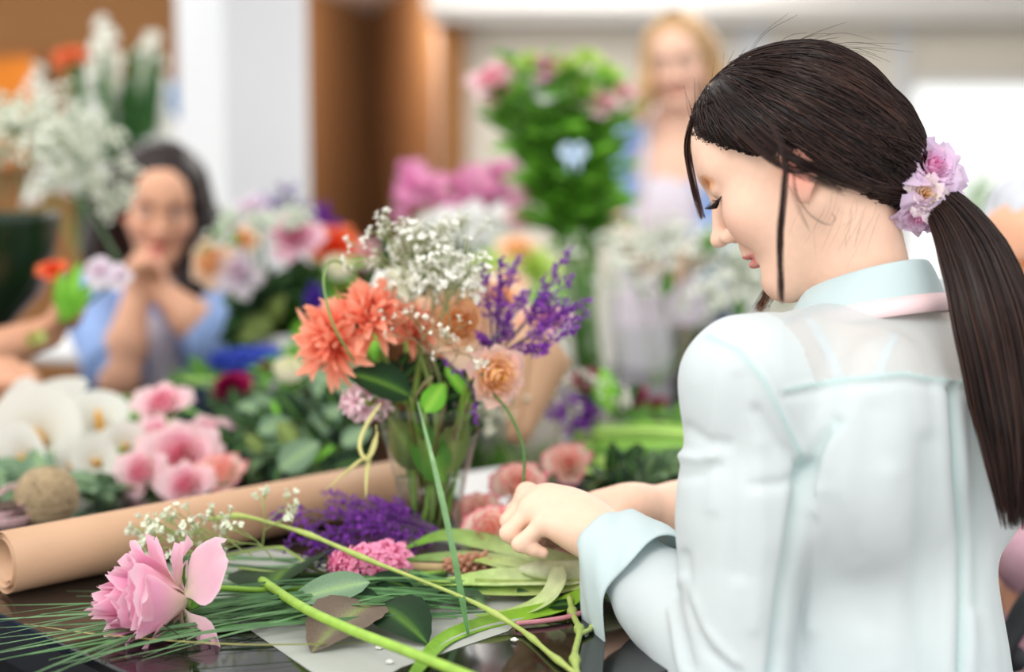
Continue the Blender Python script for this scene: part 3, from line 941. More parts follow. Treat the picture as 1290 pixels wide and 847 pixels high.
def strap(pts, w, col, name, m, parent, off=.003, bvh=body_bvh):
    pp = []
    for p in bez([Vector((x, y, 0)) for x, y in pts], 14):
        h, n = on_body(p.x, p.y, bvh, off)
        if h is not None: pp.append(h)
    g = G(); g.tube(pp, w, col, 8, flat=.35)
    return g.build(name, m, parent)
strap([(1012, 388), (1030, 420), (1048, 452), (1062, 492), (1070, 530)], .0055, srgb(226, 232, 240), 'bra_strap', 'paint', woman)
strap([(1128, 420), (1110, 460), (1100, 500)], .004, srgb(226, 232, 240), 'bra_strap', 'paint', woman)

# cuff: wide, unbuttoned and turned back, hanging open underneath
fx, fy, fz = frame_of(LW - LE, (0, 0, 1))      # fx sideways, fy up-ish, fz along the forearm
rows = []
nT = 9; nA = 40
W0 = LE.lerp(LW, 1.0)
rows = []
for i in range(nT):
    t = i / (nT - 1)                            # 0 at the wrist, 1 towards the elbow
    c_ = W0 - fz * (.072 * t) + fz * .006
    row = []
    for j in range(nA):
        a = 2 * math.pi * j / nA
        up = math.sin(a)
        r_ = .036 + .018 * t + .0028 * math.sin(3 * a + 4 * t) + .0016 * math.sin(7 * a + 9 * t)
        p = c_ + fx * (math.cos(a) * r_ * 1.0) + fy * (up * r_)
        if up < -.2:
            hang = (-.2 - up) / .8
            p += Vector((0, 0, -1)) * hang * (.074 + .020 * math.sin(t * 6.3 + .6)) - fz * hang * .006
        p += fz * .004 * math.sin(5 * a + 1) * (t > .9)
        row.append(p)
    rows.append(row)
g = G(); g.grid(rows, tuple(mixc(MINT, MINT_D, .18)), closed=True)
cf = g.build('cuff', 'mint_cloth', shirt)
for me in (cf.data,):
    a_ = me.attributes.new('sheer', 'FLOAT', 'POINT'); a_.data.foreach_set('value', [.03] * len(me.vertices))
cf.modifiers.new('smooth', 'SUBSURF').levels = 1; cf.modifiers['smooth'].render_levels = 1
sm = cf.modifiers.new('thickness', 'SOLIDIFY'); sm.thickness = .0016
# collar and the pink apron neck band
def collar_ring(r_side, r_back, z_back, z_front, n=48, f0=-2.75, f1=2.75, cz=0.0):
    row = []
    for j in range(n):
        a = f0 + (f1 - f0) * j / (n - 1)        # 0 = back
        cb = math.cos(a)
        p = NB + BL * (math.sin(a) * r_side) - BF * (cb * r_back - .006) + Vector((0, 0, z_front + (z_back - z_front) * (.5 + .5 * cb) + cz))
        row.append(p)
    return row
cs = [(.054, .052, .004, -.030), (.052, .050, .020, -.016), (.052, .050, .030, -.006), (.056, .054, .032, -.006), (.062, .060, .022, -.014), (.069, .067, .006, -.028), (.072, .070, -.002, -.036)]
g = G(); g.grid([collar_ring(a, b_, c_, d_) for a, b_, c_, d_ in cs], tuple(mixc(MINT, MINT_D, .22)))
co = g.build('collar', 'mint_cloth', shirt)
a_ = co.data.attributes.new('sheer', 'FLOAT', 'POINT'); a_.data.foreach_set('value', [.02] * len(co.data.vertices))
co.modifiers.new('smooth', 'SUBSURF').render_levels = 2
sm = co.modifiers.new('thickness', 'SOLIDIFY'); sm.thickness = .0018
g = G(); g.grid([collar_ring(.0715, .069, .001, -.034), collar_ring(.0745, .073, -.006, -.040), collar_ring(.0775, .076, -.014, -.048)], srgb(244, 214, 216))
g.build('apron_band', 'paint', woman, thick=.0015)
# trousers and stool below the frame edge
s = SDF((-.3, .70, -.02), (.75, 1.55, .74), .008)
for q in (1, -1):
    hip, knee, ank = B(-.05, q * .09, -.56), B(.33, q * .10, -.56), B(.22, q * .10, -.98)
    s.cap(hip, knee, .085, .062, .05); s.cap(knee, ank, .06, .04, .03); s.cap(ank, ank + BF * .12 + Vector((0, 0, -.035)), .036, .03, .02)
s.ell(B(-.07, 0, -.50), (.12, .17, .13), BR, .05)
V, F = s.nets()
mat('black_cloth', srgb(34, 32, 36), rough=.8)
link('trousers', np_mesh('trousers', V, F), 'black_cloth', woman)
sp = B(-.08, 0, -.65)
st, _ = empty('stool', (sp.x, sp.y, 0)); tag(st, 'black round stool under the woman in the mint shirt', 'stool')
hz = max(.3, sp.z)
G().lathe([(.001, hz - .05), (.15, hz - .05), (.17, hz - .03), (.17, hz - .01), (.15, hz), (.001, hz)], srgb(40, 40, 42), 28).build('seat', 'paint', st)
for a in range(4):
    c_, s_ = math.cos(a * 1.571 + .7), math.sin(a * 1.571 + .7)
    G().tube([(.1 * c_, .1 * s_, hz - .05), (.17 * c_, .17 * s_, 0)], .013, srgb(60, 60, 62), 10).build('leg', 'paint', st)
# ------------------------------------------------------------------ flowers and greens
SPUR, SPUR_L = srgb(124, 44, 172), srgb(184, 100, 218)
GREEN_D, GREEN_M, GREEN_L = srgb(38, 70, 34), srgb(74, 120, 48), srgb(140, 190, 66)
STEM_G = srgb(126, 160, 66)

def jit(c, a, r=RND):
    k = 1 + r.uniform(-a, a)
    return tuple(min(1, max(0, x * k)) for x in c)

def leaf_mesh(L, W, cup=.25, bend=.5, c0=GREEN_D, c1=GREEN_M, serr=0.0, n=9, m=4, wavy=0.0, under=None):
    """leaf along +Y from the origin, upper side +Z, midrib a crease; thickness from a second skin"""
    rows, cols = [], []
    y, z, a = 0.0, 0.0, bend * .4
    for i in range(n + 1):
        t = i / n
        w = W * .5 * (math.sin(math.pi * min(1, t ** .8)) ** .75) * (1 if t < 1 else 0) + W * .02
        if serr and i % 2: w *= 1 + serr
        row, cr = [], []
        for j in range(-m, m + 1):
            u = j / m
            row.append(Vector((u * w, y, z + abs(u) * w * cup + wavy * W * math.sin(t * 9 + u * 2) * abs(u))))
            cr.append(mixc(c1, c0, min(1, abs(u) * 1.5 + .15)) if j else mixc(c1, GREEN_L, .3))
        rows.append(row); cols.append(cr)
        a -= bend / n
        y += L / n * math.cos(a); z += L / n * math.sin(a)
    g = G(); g.grid(rows, cols)
    return g

def put(name, me, m, parent, M):
    o = link(name, me, m, parent)
    o.matrix_local = M
    return o

def orient(p, ydir, zhint, s=1.0, roll=0.0):
    """matrix with +Y along ydir, +Z near zhint"""
    y = Vector(ydir).normalized(); x = y.cross(Vector(zhint))
    if x.length < 1e-6: x = y.orthogonal()
    x.normalize(); z = x.cross(y)
    R = Matrix((x, y, z)).transposed().to_4x4()
    if roll: R = R @ Matrix.Rotation(roll, 4, 'Y')
    return Matrix.Translation(Vector(p)) @ R @ Matrix.Scale(s, 4)

LEAFS = {}
def leaf_set(key, **k):
    if key not in LEAFS:
        a = []
        for i in range(3):
            kk = dict(k); kk['bend'] = kk.get('bend', .5) * (.6 + .5 * i); kk['cup'] = kk.get('cup', .25) * (1.2 - .3 * i)
            a.append(leaf_mesh(**kk).mesh('leaf_' + key))
        LEAFS[key] = a
    return LEAFS[key]
leaf_set('rose', L=1, W=.62, c0=srgb(24, 54, 28), c1=srgb(44, 86, 40), serr=.06, n=12)
leaf_set('ruscus', L=1, W=.50, c0=srgb(74, 128, 44), c1=srgb(110, 164, 62))
leaf_set('lush', L=1, W=.34, c0=srgb(104, 176, 50), c1=srgb(150, 208, 80))
leaf_set('mauve', L=1, W=.62, c0=srgb(112, 98, 86), c1=srgb(140, 130, 108), serr=.06, n=12)
leaf_set('euca', L=1, W=.72, c0=srgb(112, 142, 112), c1=srgb(150, 176, 142), cup=.15, bend=.3)
leaf_set('grey', L=1, W=.60, c0=srgb(70, 98, 66), c1=srgb(118, 144, 104), cup=.2)
leaf_set('deep', L=1, W=.55, c0=srgb(24, 52, 30), c1=srgb(44, 84, 44))
leaf_set('strap', L=1, W=.16, c0=srgb(116, 176, 40), c1=srgb(168, 212, 80), cup=.5, bend=.7, n=12)
leaf_set('olive', L=1, W=.6, c0=srgb(104, 122, 62), c1=srgb(140, 156, 92), cup=.35)

def petal_grid(prof, half, nu, nv, phi, ruff=0.0, seed=0.0, c_in=(1, 1, 1), c_out=(1, 1, 1), c_base=None, edge=None, tipround=.66, lobe=0.0):
    """petal wrapped around the flower axis (+Z): prof(v)->(r,z), half angle, tip rounded"""
    rows, cols = [], []
    for i in range(nv + 1):
        v = i / nv
        wv = half * (.38 + .62 * math.sin(math.pi * .5 * min(1, v / .6)))
        if v > tipround:
            q = (v - tipround) / (1 - tipround)
            wv *= max(.30, math.sqrt(max(0, 1 - q * q)))
        r_, z_ = prof(v)
        row, cr = [], []
        for j in range(nu + 1):
            u = -1 + 2 * j / nu
            a = phi + u * wv
            w = noise.noise((u * 1.6 + seed, v * 2.2, seed * 2.3)) * ruff * (v ** 2 + .15)
            rr = r_ * (1 + .10 * u * u * v) + w * .7
            zz = z_ + w - lobe * (1 - abs(u)) ** 2 * (v > .9) * .0
            row.append(Vector((rr * math.cos(a), rr * math.sin(a), zz)))
            c = mixc(c_in, c_out, v)
            if c_base is not None and v < .45: c = mixc(c_base, c, v / .45)
            if edge is not None: c = mixc(c, edge, max(0, max(v, abs(u)) - .82) / .18)
            cr.append(c)
        rows.append(row); cols.append(cr)
    g = G(); g.grid(rows, cols)
    return g

ROSES = {}
def rose_kind(key, n=26, open_=1.0, tall=1.0, c_in=(1, 1, 1), c_mid=(1, 1, 1), c_out=(1, 1, 1), base=None, edge=None, ruff=.10, seed=1, nu=6, nv=6, swirl=1.0, flat=0.0):
    """unit-radius rose: list of petal meshes spiralling outwards"""
    r_ = random.Random(seed)
    L_ = []
    for i in range(n):
        t = i / (n - 1)
        phi = i * 2.399 + r_.uniform(-.25, .25)
        R = .10 + .80 * t ** .85
        o = max(0, (t - .25) / .75) ** 1.4 * open_
        H = tall * (1.08 - .38 * t * (1 + flat)) * r_.uniform(.93, 1.05)
        if i < n * .5 and flat: H *= 1 - flat * .3
        rb = .10 * t + .04
        def prof(v, R=R, o=o, H=H, rb=rb):
            r1 = rb + (R * (.80 + .2 * o) - rb) * math.sin(min(1, v * 1.25) * math.pi / 2) ** .8
            k = max(0, (v - .62) / .38)
            return (r1 + k * k * .36 * o - (1 - o) * .10 * k * R, H * (v ** .85) - k * k * .34 * o)
        half = (1.15 - .42 * t) * swirl
        c = mixc(c_in, c_mid, min(1, t * 2)) if t < .5 else mixc(c_mid, c_out, (t - .5) * 2)
        L_.append(petal_grid(prof, half, nu, nv, phi, ruff * (.4 + t), seed * 7.1 + i, mixc(c, (1, 1, 1), .0), jit(c, .05, r_), base, edge).mesh('petal_' + key))
    ROSES[key] = L_
PINK = srgb(238, 164, 204)
rose_kind('pink', 30, 1.0, 1.05, srgb(240, 120, 170), srgb(246, 176, 206), srgb(248, 206, 224), srgb(250, 236, 214), srgb(250, 214, 226), seed=3)
rose_kind('bigpink', 24, .8, 1.75, srgb(240, 150, 190), srgb(244, 176, 208), srgb(246, 190, 218), srgb(250, 238, 216), srgb(250, 216, 228), seed=4, nu=8, nv=8, ruff=.16)
rose_kind('soft', 18, 1.0, .95, srgb(236, 112, 160), srgb(247, 184, 204), srgb(250, 218, 226), srgb(250, 230, 210), srgb(252, 222, 222), seed=5, nu=5, nv=5)
rose_kind('garden', 32, .6, .9, srgb(255, 214, 96), srgb(255, 222, 172), srgb(255, 228, 220), srgb(255, 216, 120), srgb(252, 208, 200), seed=8, flat=.35, swirl=.85, ruff=.16, nu=6, nv=5)
rose_kind('peach', 24, .9, .85, srgb(255, 204, 116), srgb(255, 212, 156), srgb(253, 222, 194), srgb(255, 200, 124), srgb(252, 222, 200), seed=12, flat=.3, nu=5, nv=5)
rose_kind('bicolor', 18, .75, 1.1, srgb(252, 206, 190), srgb(250, 226, 206), srgb(252, 230, 214), srgb(252, 246, 226), srgb(246, 140, 152), seed=17, nu=6, nv=6)
rose_kind('white', 16, .6, 1.0, srgb(240, 240, 214), srgb(248, 248, 238), srgb(252, 252, 248), None, None, seed=19, nu=5, nv=5)
rose_kind('cream', 16, .15, 1.1, srgb(230, 232, 190), srgb(242, 240, 216), srgb(246, 242, 228), srgb(214, 222, 160), None, seed=21, nu=5, nv=5)
rose_kind('burgundy', 18, .5, 1.1, srgb(110, 10, 50), srgb(150, 20, 76), srgb(172, 30, 92), None, None, seed=22, nu=5, nv=5)
rose_kind('lilac', 28, 1.1, .7, srgb(244, 150, 200), srgb(242, 206, 230), srgb(232, 212, 236), srgb(250, 226, 236), srgb(228, 206, 236), seed=25, flat=.3, ruff=.22, swirl=.8)
rose_kind('ivory', 24, 1.0, .75, srgb(250, 214, 140), srgb(250, 240, 224), srgb(246, 236, 240), srgb(250, 226, 170), srgb(244, 222, 236), seed=26, flat=.2, ruff=.2, swirl=.8)
rose_kind('coral', 18, .9, .9, srgb(240, 90, 50), srgb(246, 110, 66), srgb(250, 130, 84), None, None, seed=28, nu=5, nv=5)
rose_kind('green', 14, .8, .9, srgb(180, 210, 90), srgb(190, 220, 110), srgb(206, 230, 140), None, None, seed=29, nu=5, nv=5)

CALYX = None
def bloom(name, kind, head, axis, R, label, cat, group=None, stem=None, stem_r=.0028, stem_c=STEM_G, hint=None, sepals=True, leaves=None, n=None):
    """a cut flower: an Empty at the base of the head; petals, sepals, stem and leaves its parts"""
    r, M = empty(name, head, axis, hint, R)
    tag(r, label, cat, group)
    for me in ROSES[kind][:n]:
        put('petal', me, 'petal', r, Matrix.Identity(4))
    if sepals:
        g = G()
        g.ball((0, 0, -.05), (.2, .2, .2), srgb(120, 150, 74), 8, 4)
        g.build('calyx', 'stem', r)
        for k in range(5):
            a = k * 1.2566 + .3
            put('sepal', leaf_set('ruscus')[k % 3], 'leaf', r, orient((.12 * math.cos(a), .12 * math.sin(a), -.04), (math.cos(a), math.sin(a), -.1 + .5 * math.sin(k * 2.1)), (0, 0, 1), .62))
    add_stem(r, M, stem, stem_r, stem_c, leaves)
    return r, M

def add_stem(r, M, stem, stem_r=.0028, stem_c=STEM_G, leaves=None, nodes=True, name='stem', n=18, c2=None):
    """stem given as world points; leaves: (fraction, key, length, direction, upside)"""
    if not stem: return
    Mi = M.inverted(); sc = M.to_scale()[0]
    pw = bez(stem, n)
    g = G()
    rr = [stem_r / sc * (1.12 if (nodes and i % 6 == 3) else 1.0) for i in range(n)]
    g.tube([Mi @ p for p in pw], rr, stem_c, 7, c2=c2)
    so = g.build(name, 'stem', r)
    for lf in (leaves or []):
        f, key, ln, dr, up = lf
        k = min(n - 2, int(f * (n - 1)))
        put('leaf', leaf_set(key)[k % 3], 'leaf', r, Mi @ orient(pw[k], dr, up, ln))
    return so

# --- chrysanthemum: layers of strap petals
STRAP = []
def strap_petals():
    if STRAP: return STRAP
    for i in range(4):
        rows, cols = [], []
        y = z = 0; a = .15 + .1 * i
        for k in range(7):
            t = k / 6
            w = .115 * (math.sin(math.pi * min(1, .12 + t * .8)) ** .7) * (1 if k < 6 else .35)
            row = [Vector((u * w, y, z + abs(u) * w * .55 - .02 * math.sin(t * 7 + i))) for u in (-1, -.4, .4, 1)]
            rows.append(row); cols.append([mixc(srgb(248, 128, 92), srgb(255, 186, 158), t ** .7)] * 4)
            a += (.16 if i % 2 else -.08)
            y += math.cos(a) / 6; z += math.sin(a) / 6
        g = G(); g.grid(rows, cols); STRAP.append(g.mesh('strap_petal'))
    return STRAP
def mum(head, axis, R, label, seed=1, stem=None, layers=8):
    r, M = empty('chrysanthemum', head, axis, None, R)
    tag(r, label, 'flower')
    rr = random.Random(seed); sp = strap_petals()
    for l in range(layers):
        t = l / (layers - 1)
        el = math.radians(82 - 88 * t); k = int(6 + 17 * t); ln = .42 + .58 * t ** .7
        for i in range(k):
            a = 2 * math.pi * (i + rr.uniform(-.3, .3)) / k + l
            e = el + rr.uniform(-.36, .36)
            d = Vector((math.cos(a) * math.cos(e), math.sin(a) * math.cos(e), math.sin(e)))
            up = Vector((-math.cos(a) * math.sin(e), -math.sin(a) * math.sin(e), math.cos(e)))
            put('petal', sp[rr.randrange(4)], 'petal', r, orient(d * .06 + Vector((0, 0, .16 * (1 - t))), d, up, ln * rr.uniform(.74, 1.12), rr.uniform(-.8, .8)))
    g = G(); g.ball((0, 0, .02), (.16, .16, .14), srgb(222, 84, 46), 8, 5); g.build('disc', 'petal', r)
    g = G(); g.ball((0, 0, -.10), (.18, .18, .12), srgb(110, 140, 66), 8, 5); g.build('calyx', 'stem', r)
    add_stem(r, M, stem, .003, srgb(112, 136, 66))
    return r, M

# --- branching sprays
def spray_tree(g, p, d, ln, depth, rr, spread, r0, col, tips, n=3, droop=0.0):
    """recursive twig; collects the tips"""
    d = Vector(d).normalized()
    m = p + d * ln * .5 + Vector((rr.uniform(-1, 1), rr.uniform(-1, 1), rr.uniform(-1, 1))) * ln * .06
    e = p + d * ln - Vector((0, 0, droop * ln))
    g.tube([p, m, e], [r0, r0 * .85, r0 * .7], col, 4, cap=False)
    if depth == 0:
        tips.append((e, d)); return
    for k in range(n):
        q = Vector((rr.gauss(0, 1), rr.gauss(0, 1), rr.gauss(0, 1)))
        nd = (d + q.normalized() * spread * rr.uniform(.5, 1.1)).normalized()
        spray_tree(g, e if k else p.lerp(e, .75), nd, ln * rr.uniform(.6, .85), depth - 1, rr, spread, r0 * .72, col, tips, n, droop)

def gyp(base_pts, dirs, label, size=.07, depth=3, n=3, seed=1, fr=.0026, col=srgb(248, 248, 242), tcol=srgb(138, 156, 92), stem=None, name='gypsophila', cat='flower', group=None, spread=.75, r0=.0009, petals=5, droop=0.0, cb=None):
    r, M = empty(name, base_pts[0]); tag(r, label, cat, group)
    rr = random.Random(seed); g = G(); tips = []
    o = Vector(base_pts[0])
    for p, d in zip(base_pts, dirs):
        spray_tree(g, Vector(p) - o, Vector(d), size * .55, depth, rr, spread, r0, tcol, tips, n, droop)
    tw = g.build('twigs', 'stem', r); tag(tw, kind='stuff')
    g = G()
    for e, d in tips:
        q = fr * rr.uniform(.7, 1.25)
        x, y, z = frame_of(d + Vector((rr.uniform(-.5, .5), rr.uniform(-.5, .5), rr.uniform(-.2, .5))))
        c = jit(col, .04, rr)
        if cb and rr.random() < .3: c = cb
        g.ball(e, q * .55, mixc(c, srgb(200, 210, 140), .25), 5, 3)
        for k in range(petals):
            a = 6.283 * k / petals + rr.random()
            u = x * math.cos(a) + y * math.sin(a); v = z.cross(u)
            b = e + z * q * .1
            g.add([b + v * q * .25, b + u * q * .9 + v * q * .5 + z * q * .35, b + u * q * 1.15 + z * q * .7, b + u * q * .9 - v * q * .5 + z * q * .35, b - v * q * .25],
                  [(0, 1, 2, 3, 4)], c)
    fo = g.build('florets', 'floret', r); tag(fo, kind='stuff')
    add_stem(r, M, stem, .0014, tcol, n=14)
    return r

def statice(base, tips_list, label, seed=1, stem=None, group=None, w=.006, dens=1.0, c0=SPUR, c1=SPUR_L, name='sea_lavender', twigs=5, tl=.35):
    """sea lavender: feathery plumes; tips_list are world end points of the plumes"""
    r, M = empty(name, base); tag(r, label, 'flower', group)
    rr = random.Random(seed); o = Vector(base)
    g = G(); f = G()
    for tp in tips_list:
        tp = Vector(tp) - o
        mid = tp * .5 + Vector((rr.uniform(-1, 1), rr.uniform(-1, 1), rr.uniform(-.5, 1))) * tp.length * .07
        path = bez([Vector(), mid, tp], 16)
        g.tube(path, [.0013 - .0009 * i / 15 for i in range(16)], srgb(96, 70, 110), 4, cap=False)
        L_ = tp.length
        for s_ in range(int(twigs * 3)):
            k = rr.randint(5, 15)
            b = path[k]; ax = (path[min(15, k + 1)] - path[k - 1]).normalized()
            q = Vector((rr.gauss(0, 1), rr.gauss(0, 1), rr.gauss(0, 1))).normalized()
            dirn = (ax * .9 + q * .75).normalized()
            ln = L_ * tl * rr.uniform(.3, 1) * (1.15 - k / 16)
            e = b + dirn * ln; curl = q * ln * .2
            pp = bez([b, b.lerp(e, .5) + curl * .5, e + ax * ln * .15], 7)
            g.tube(pp, .0005, srgb(110, 74, 140), 3, cap=False)
            m = max(3, int(ln / .0028 * dens))
            for i in range(m):
                t = .15 + .85 * i / m
                u = t * 6; k2 = min(5, int(u)); c = pp[k2].lerp(pp[k2 + 1], u - k2)
                x = Vector((rr.gauss(0, 1), rr.gauss(0, 1), rr.gauss(0, 1))).normalized()
                dd = (dirn * .8 + x).normalized(); s1 = w * rr.uniform(.5, 1.1)
                sx, sy, sz = frame_of(dd)
                cc = mixc(c0, c1, rr.random())
                a = c + dd * s1
                f.add([c, c + sx * s1 * .28 + dd * s1 * .6, a + sx * s1 * .15, a - sx * s1 * .15, c - sx * s1 * .28 + dd * s1 * .6, c + sy * s1 * .3 + dd * s1 * .7, c - sy * s1 * .3 + dd * s1 * .7],
                      [(0, 1, 2, 3, 4), (0, 5, 2, 3, 6)], cc)
    tag(g.build('twigs', 'stem', r), kind='stuff'); tag(f.build('florets', 'floret', r), kind='stuff')
    add_stem(r, M, stem, .0016, srgb(120, 140, 80))
    return r

# --- hyacinth: spike of little bells
BELLS = {}
def bell(key, c0, c1):
    if key in BELLS: return BELLS[key]
    g = G()
    for k in range(6):
        a = k * 1.0472
        x = Vector((math.cos(a), math.sin(a), 0)); y = Vector((-math.sin(a), math.cos(a), 0)); z = Vector((0, 0, 1))
        rows = []
        for (r_, h, w) in ((.14, 0, .12), (.22, .45, .16), (.40, .75, .2), (.75, .92, .17), (.98, .82, .05)):
            rows.append([x * r_ + z * h - y * w, x * (r_ * .93) + z * (h + .01), x * r_ + z * h + y * w])
        g.grid(rows, [c0, mixc(c0, c1, .3), mixc(c0, c1, .6), c1, c1])
    BELLS[key] = g.mesh('bell_' + key)
    return BELLS[key]
def bud(key, c0, c1):
    if key in BELLS: return BELLS[key]
    g = G(); g.lathe([(.06, 0), (.28, .25), (.36, .55), (.24, .9), (.04, 1.08)], [c0, c0, c1, c1, mixc(c1, (1, 1, 1), .2)], 6, cap=True)
    BELLS[key] = g.mesh('bud_' + key)
    return BELLS[key]
def hyacinth(base, axis, L_, R, label, key, me, stem=None, k=44, cat='flower', seed=1, stem_c=srgb(150, 180, 90), sr=.004, fs=1.0, pname='floret'):
    r, M = empty('hyacinth', base, axis); tag(r, label, cat)
    rr = random.Random(seed)
    g = G(); g.tube([(0, 0, 0), (0, 0, L_ * .95)], [R * .3, R * .15], stem_c, 8); g.build('stalk', 'stem', r)
    for i in range(k):
        t = i / (k - 1); a = i * 2.399
        h = L_ * t; rr_ = R * (.30 + .25 * math.sin(math.pi * (t * .8 + .15)))
        el = -.25 + t * 1.35
        d = Vector((math.cos(a) * math.cos(el), math.sin(a) * math.cos(el), math.sin(el)))
        x, y, z = frame_of(d)
        s = R * .72 * (1.05 - .35 * t) * rr.uniform(.85, 1.1) * fs
        Mx = Matrix.Translation(Vector((0, 0, h)) + d * R * .2) @ Matrix((x, y, z)).transposed().to_4x4() @ Matrix.Rotation(rr.random() * 6, 4, 'Z') @ Matrix.Scale(s, 4)
        put(pname, me, 'petal', r, Mx)
    add_stem(r, M, stem, sr, stem_c, nodes=False)
    return r, M

# --- leafy branch
def branch(path, key, k, ln, label, name='leafy_branch', cat='branch', group=None, seed=1, c=srgb(110, 120, 70), r=.0018, up=(0, 0, 1), spread=1.0, f0=.12, double=False, taper=.4):
    rt, M = empty(name, path[0]); tag(rt, label, cat, group)
    rr = random.Random(seed)
    n = 20; pw = bez(path, n); o = Vector(path[0])
    g = G(); g.tube([p - o for p in pw], [r * (1 - .6 * i / (n - 1)) for i in range(n)], c, 6); g.build('stem', 'stem', rt)
    for i in range(k):
        t = f0 + (1 - f0) * i / max(1, k - 1)
        q = min(n - 2, int(t * (n - 1)))
        ax = (pw[q + 1] - pw[q]).normalized()
        side = ax.cross(Vector(up)); 
        if side.length < .1: side = ax.orthogonal()
        side.normalize()
        sgn = 1 if i % 2 else -1
        for sg in ((1, -1) if double else (sgn,)):
            d = (ax * rr.uniform(.3, .8) + side * sg * spread * rr.uniform(.7, 1.1) + Vector((rr.gauss(0, .25), rr.gauss(0, .25), rr.gauss(.1, .25)))).normalized()
            u = (Vector(up) + Vector((rr.gauss(0, .35), rr.gauss(0, .35), rr.gauss(0, .2))))
            put('leaf', leaf_set(key)[rr.randrange(3)], 'leaf', rt, orient(pw[q] - o, d, u, ln * (1 - taper * t) * rr.uniform(.75, 1.15)))
    return rt

# --- calla lily
def calla(mouth, face, R, label, stem, seed=1, long=1.6):
    """funnel facing along `face`, its spathe opening at `mouth`"""
    r, M = empty('calla_lily', mouth, face, (0, 0, 1), R); tag(r, label, 'flower')
    rows, cols = [], []
    n = 26
    for i in range(12):
        t = i / 11
        row = []
        for j in range(n):
            a = 2 * math.pi * j / n
            rr = .10 + .30 * t ** 1.2 + .62 * t ** 5 * (1 + .22 * math.cos(a - 1.57))
            z = -long * (1 - t) + .0 - .22 * t ** 8 + .10 * math.sin(a * 2 + seed) * t ** 5 + .2 * t ** 6 * math.cos(a - 1.57)
            row.append(Vector((rr * math.cos(a), rr * math.sin(a), z)))
        rows.append(row); cols.append(mixc(srgb(214, 226, 170), srgb(238, 239, 232), min(1, t * 2.2)))
    g = G(); g.grid(rows, cols, closed=True)
    so = g.build('spathe', 'petal', r)
    g = G(); g.tube(bez([(0, 0, -long * .9), (.02, 0, -.7), (.03, .03, .08)], 8), [.06, .1, .115, .12, .12, .12, .11, .06], srgb(250, 190, 30), 10)
    g.build('spadix', 'floret', r)
    add_stem(r, M, [M @ Vector((0, 0, -long))] + stem, .0055, srgb(120, 170, 80), nodes=False)
    return r

def blade(g, pts, w, col, c2=None, n=16, up=(0, 0, 1), fold=.25):
    pw = bez(pts, n); rows = []; cols = []
    for i, p in enumerate(pw):
        t = i / (n - 1)
        ax = (pw[min(i + 1, n - 1)] - pw[max(0, i - 1)]).normalized()
        sd = ax.cross(Vector(up))
        if sd.length < .05: sd = ax.orthogonal()
        sd.normalize(); nn = sd.cross(ax)
        ww = w * .5 * min(1, .45 + t * 4) * (1 if t < .6 else max(.06, (1 - t) / .4) ** .7)
        rows.append([p - sd * ww, p - nn * ww * fold, p + sd * ww]); cols.append(mixc(col, c2, t) if c2 else col)
    g.grid(rows, cols)
    return g
rose_kind('lilacpink', 9, 1.2, .8, srgb(224, 110, 180), srgb(232, 140, 196), srgb(240, 166, 206), None, None, seed=33, nu=4, nv=4, ruff=.2)
rose_kind('hydra', 12, 1.1, .8, srgb(236, 240, 230), srgb(244, 246, 244), srgb(250, 250, 250), None, None, seed=34, nu=4, nv=4, ruff=.2)
rose_kind('lilacpale', 16, 1.1, .7, srgb(240, 214, 230), srgb(236, 222, 236), srgb(240, 232, 240), None, None, seed=35, nu=4, nv=4, ruff=.2)
# ------------------------------------------------------------------ things lying on the table
mat('kraft', srgb(198, 160, 128), rough=.55, noise_amt=.05, noise_scale=14, bump=.25, bump_scale=40, spec=.35)
mat('paper_grey', srgb(172, 177, 170), rough=.5, noise_amt=.02, noise_scale=10)
mat('paper_white', srgb(240, 240, 240), rough=.6, noise_amt=.02, noise_scale=10, transl=.2)
mat('twine', srgb(178, 158, 126), rough=.9, noise_amt=.25, noise_scale=160)
mat('ribbon_black', srgb(22, 20, 28), rough=.25, spec=.6)
mat('raffia', srgb(226, 222, 150), rough=.6, noise_amt=.1, stretch=(1, 1, .1), transl=.25)
def tz(px, py, dz=0.0): return T(px, py, TZ + dz)
def PT(px, py, d):
    p = P(px, py, d)
    return p if p.z > TZ + .004 else T(px, py, TZ + .004)

# sheets of paper
def sheet(pix, label, m='paper_grey', dz=.0006, name='paper_sheet'):
    pts = [T(x, y) for x, y in pix]; c = sum(pts, Vector()) / len(pts)
    r = empty(name, (c.x, c.y, TZ))[0]
    slab([p - Vector((c.x, c.y, 0)) for p in pts], dz * .3, dz).build('sheet', m, r, smooth=False)
    return tag(r, label, 'paper')
sheet([(196, 712), (330, 690), (560, 742), (700, 745), (640, 796), (505, 842), (440, 880), (352, 820)], 'large pale grey paper sheet under the grass and stems at the table front')
sheet([(560, 600), (660, 585), (690, 630), (600, 668)], 'white paper sheet on the table behind the pink and cream roses', 'paper_white')

# roll of kraft paper: one long spiral sheet
A_, B_ = T(6, 748), T(512, 640)
rl = .0325; r, M = empty('paper_roll', A_ + Vector((0, 0, rl)), (B_ - A_), (0, 0, 1))
tag(r, 'long roll of brown kraft paper lying across the table', 'paper roll')
Lr_ = (B_ - A_).length
rows = []
nn = 150
for i in range(nn + 1):
    a = i / nn * 2 * math.pi * 5.3; rr_ = .0195 + (rl - .0195) * (i / nn) ** .8
    e = Vector((rr_ * math.cos(a + 4.2), rr_ * math.sin(a + 4.2), 0)); j = .003 * math.sin(a * .37) + .0012 * i / nn
    rows.append([e + Vector((0, 0, j)), e + Vector((0, 0, Lr_ * .33)), e + Vector((0, 0, Lr_ * .66)), e + Vector((0, 0, Lr_ - j))])
g = G(); g.grid(rows, (1, 1, 1)); g.build('paper', 'kraft', r, thick=.0006)

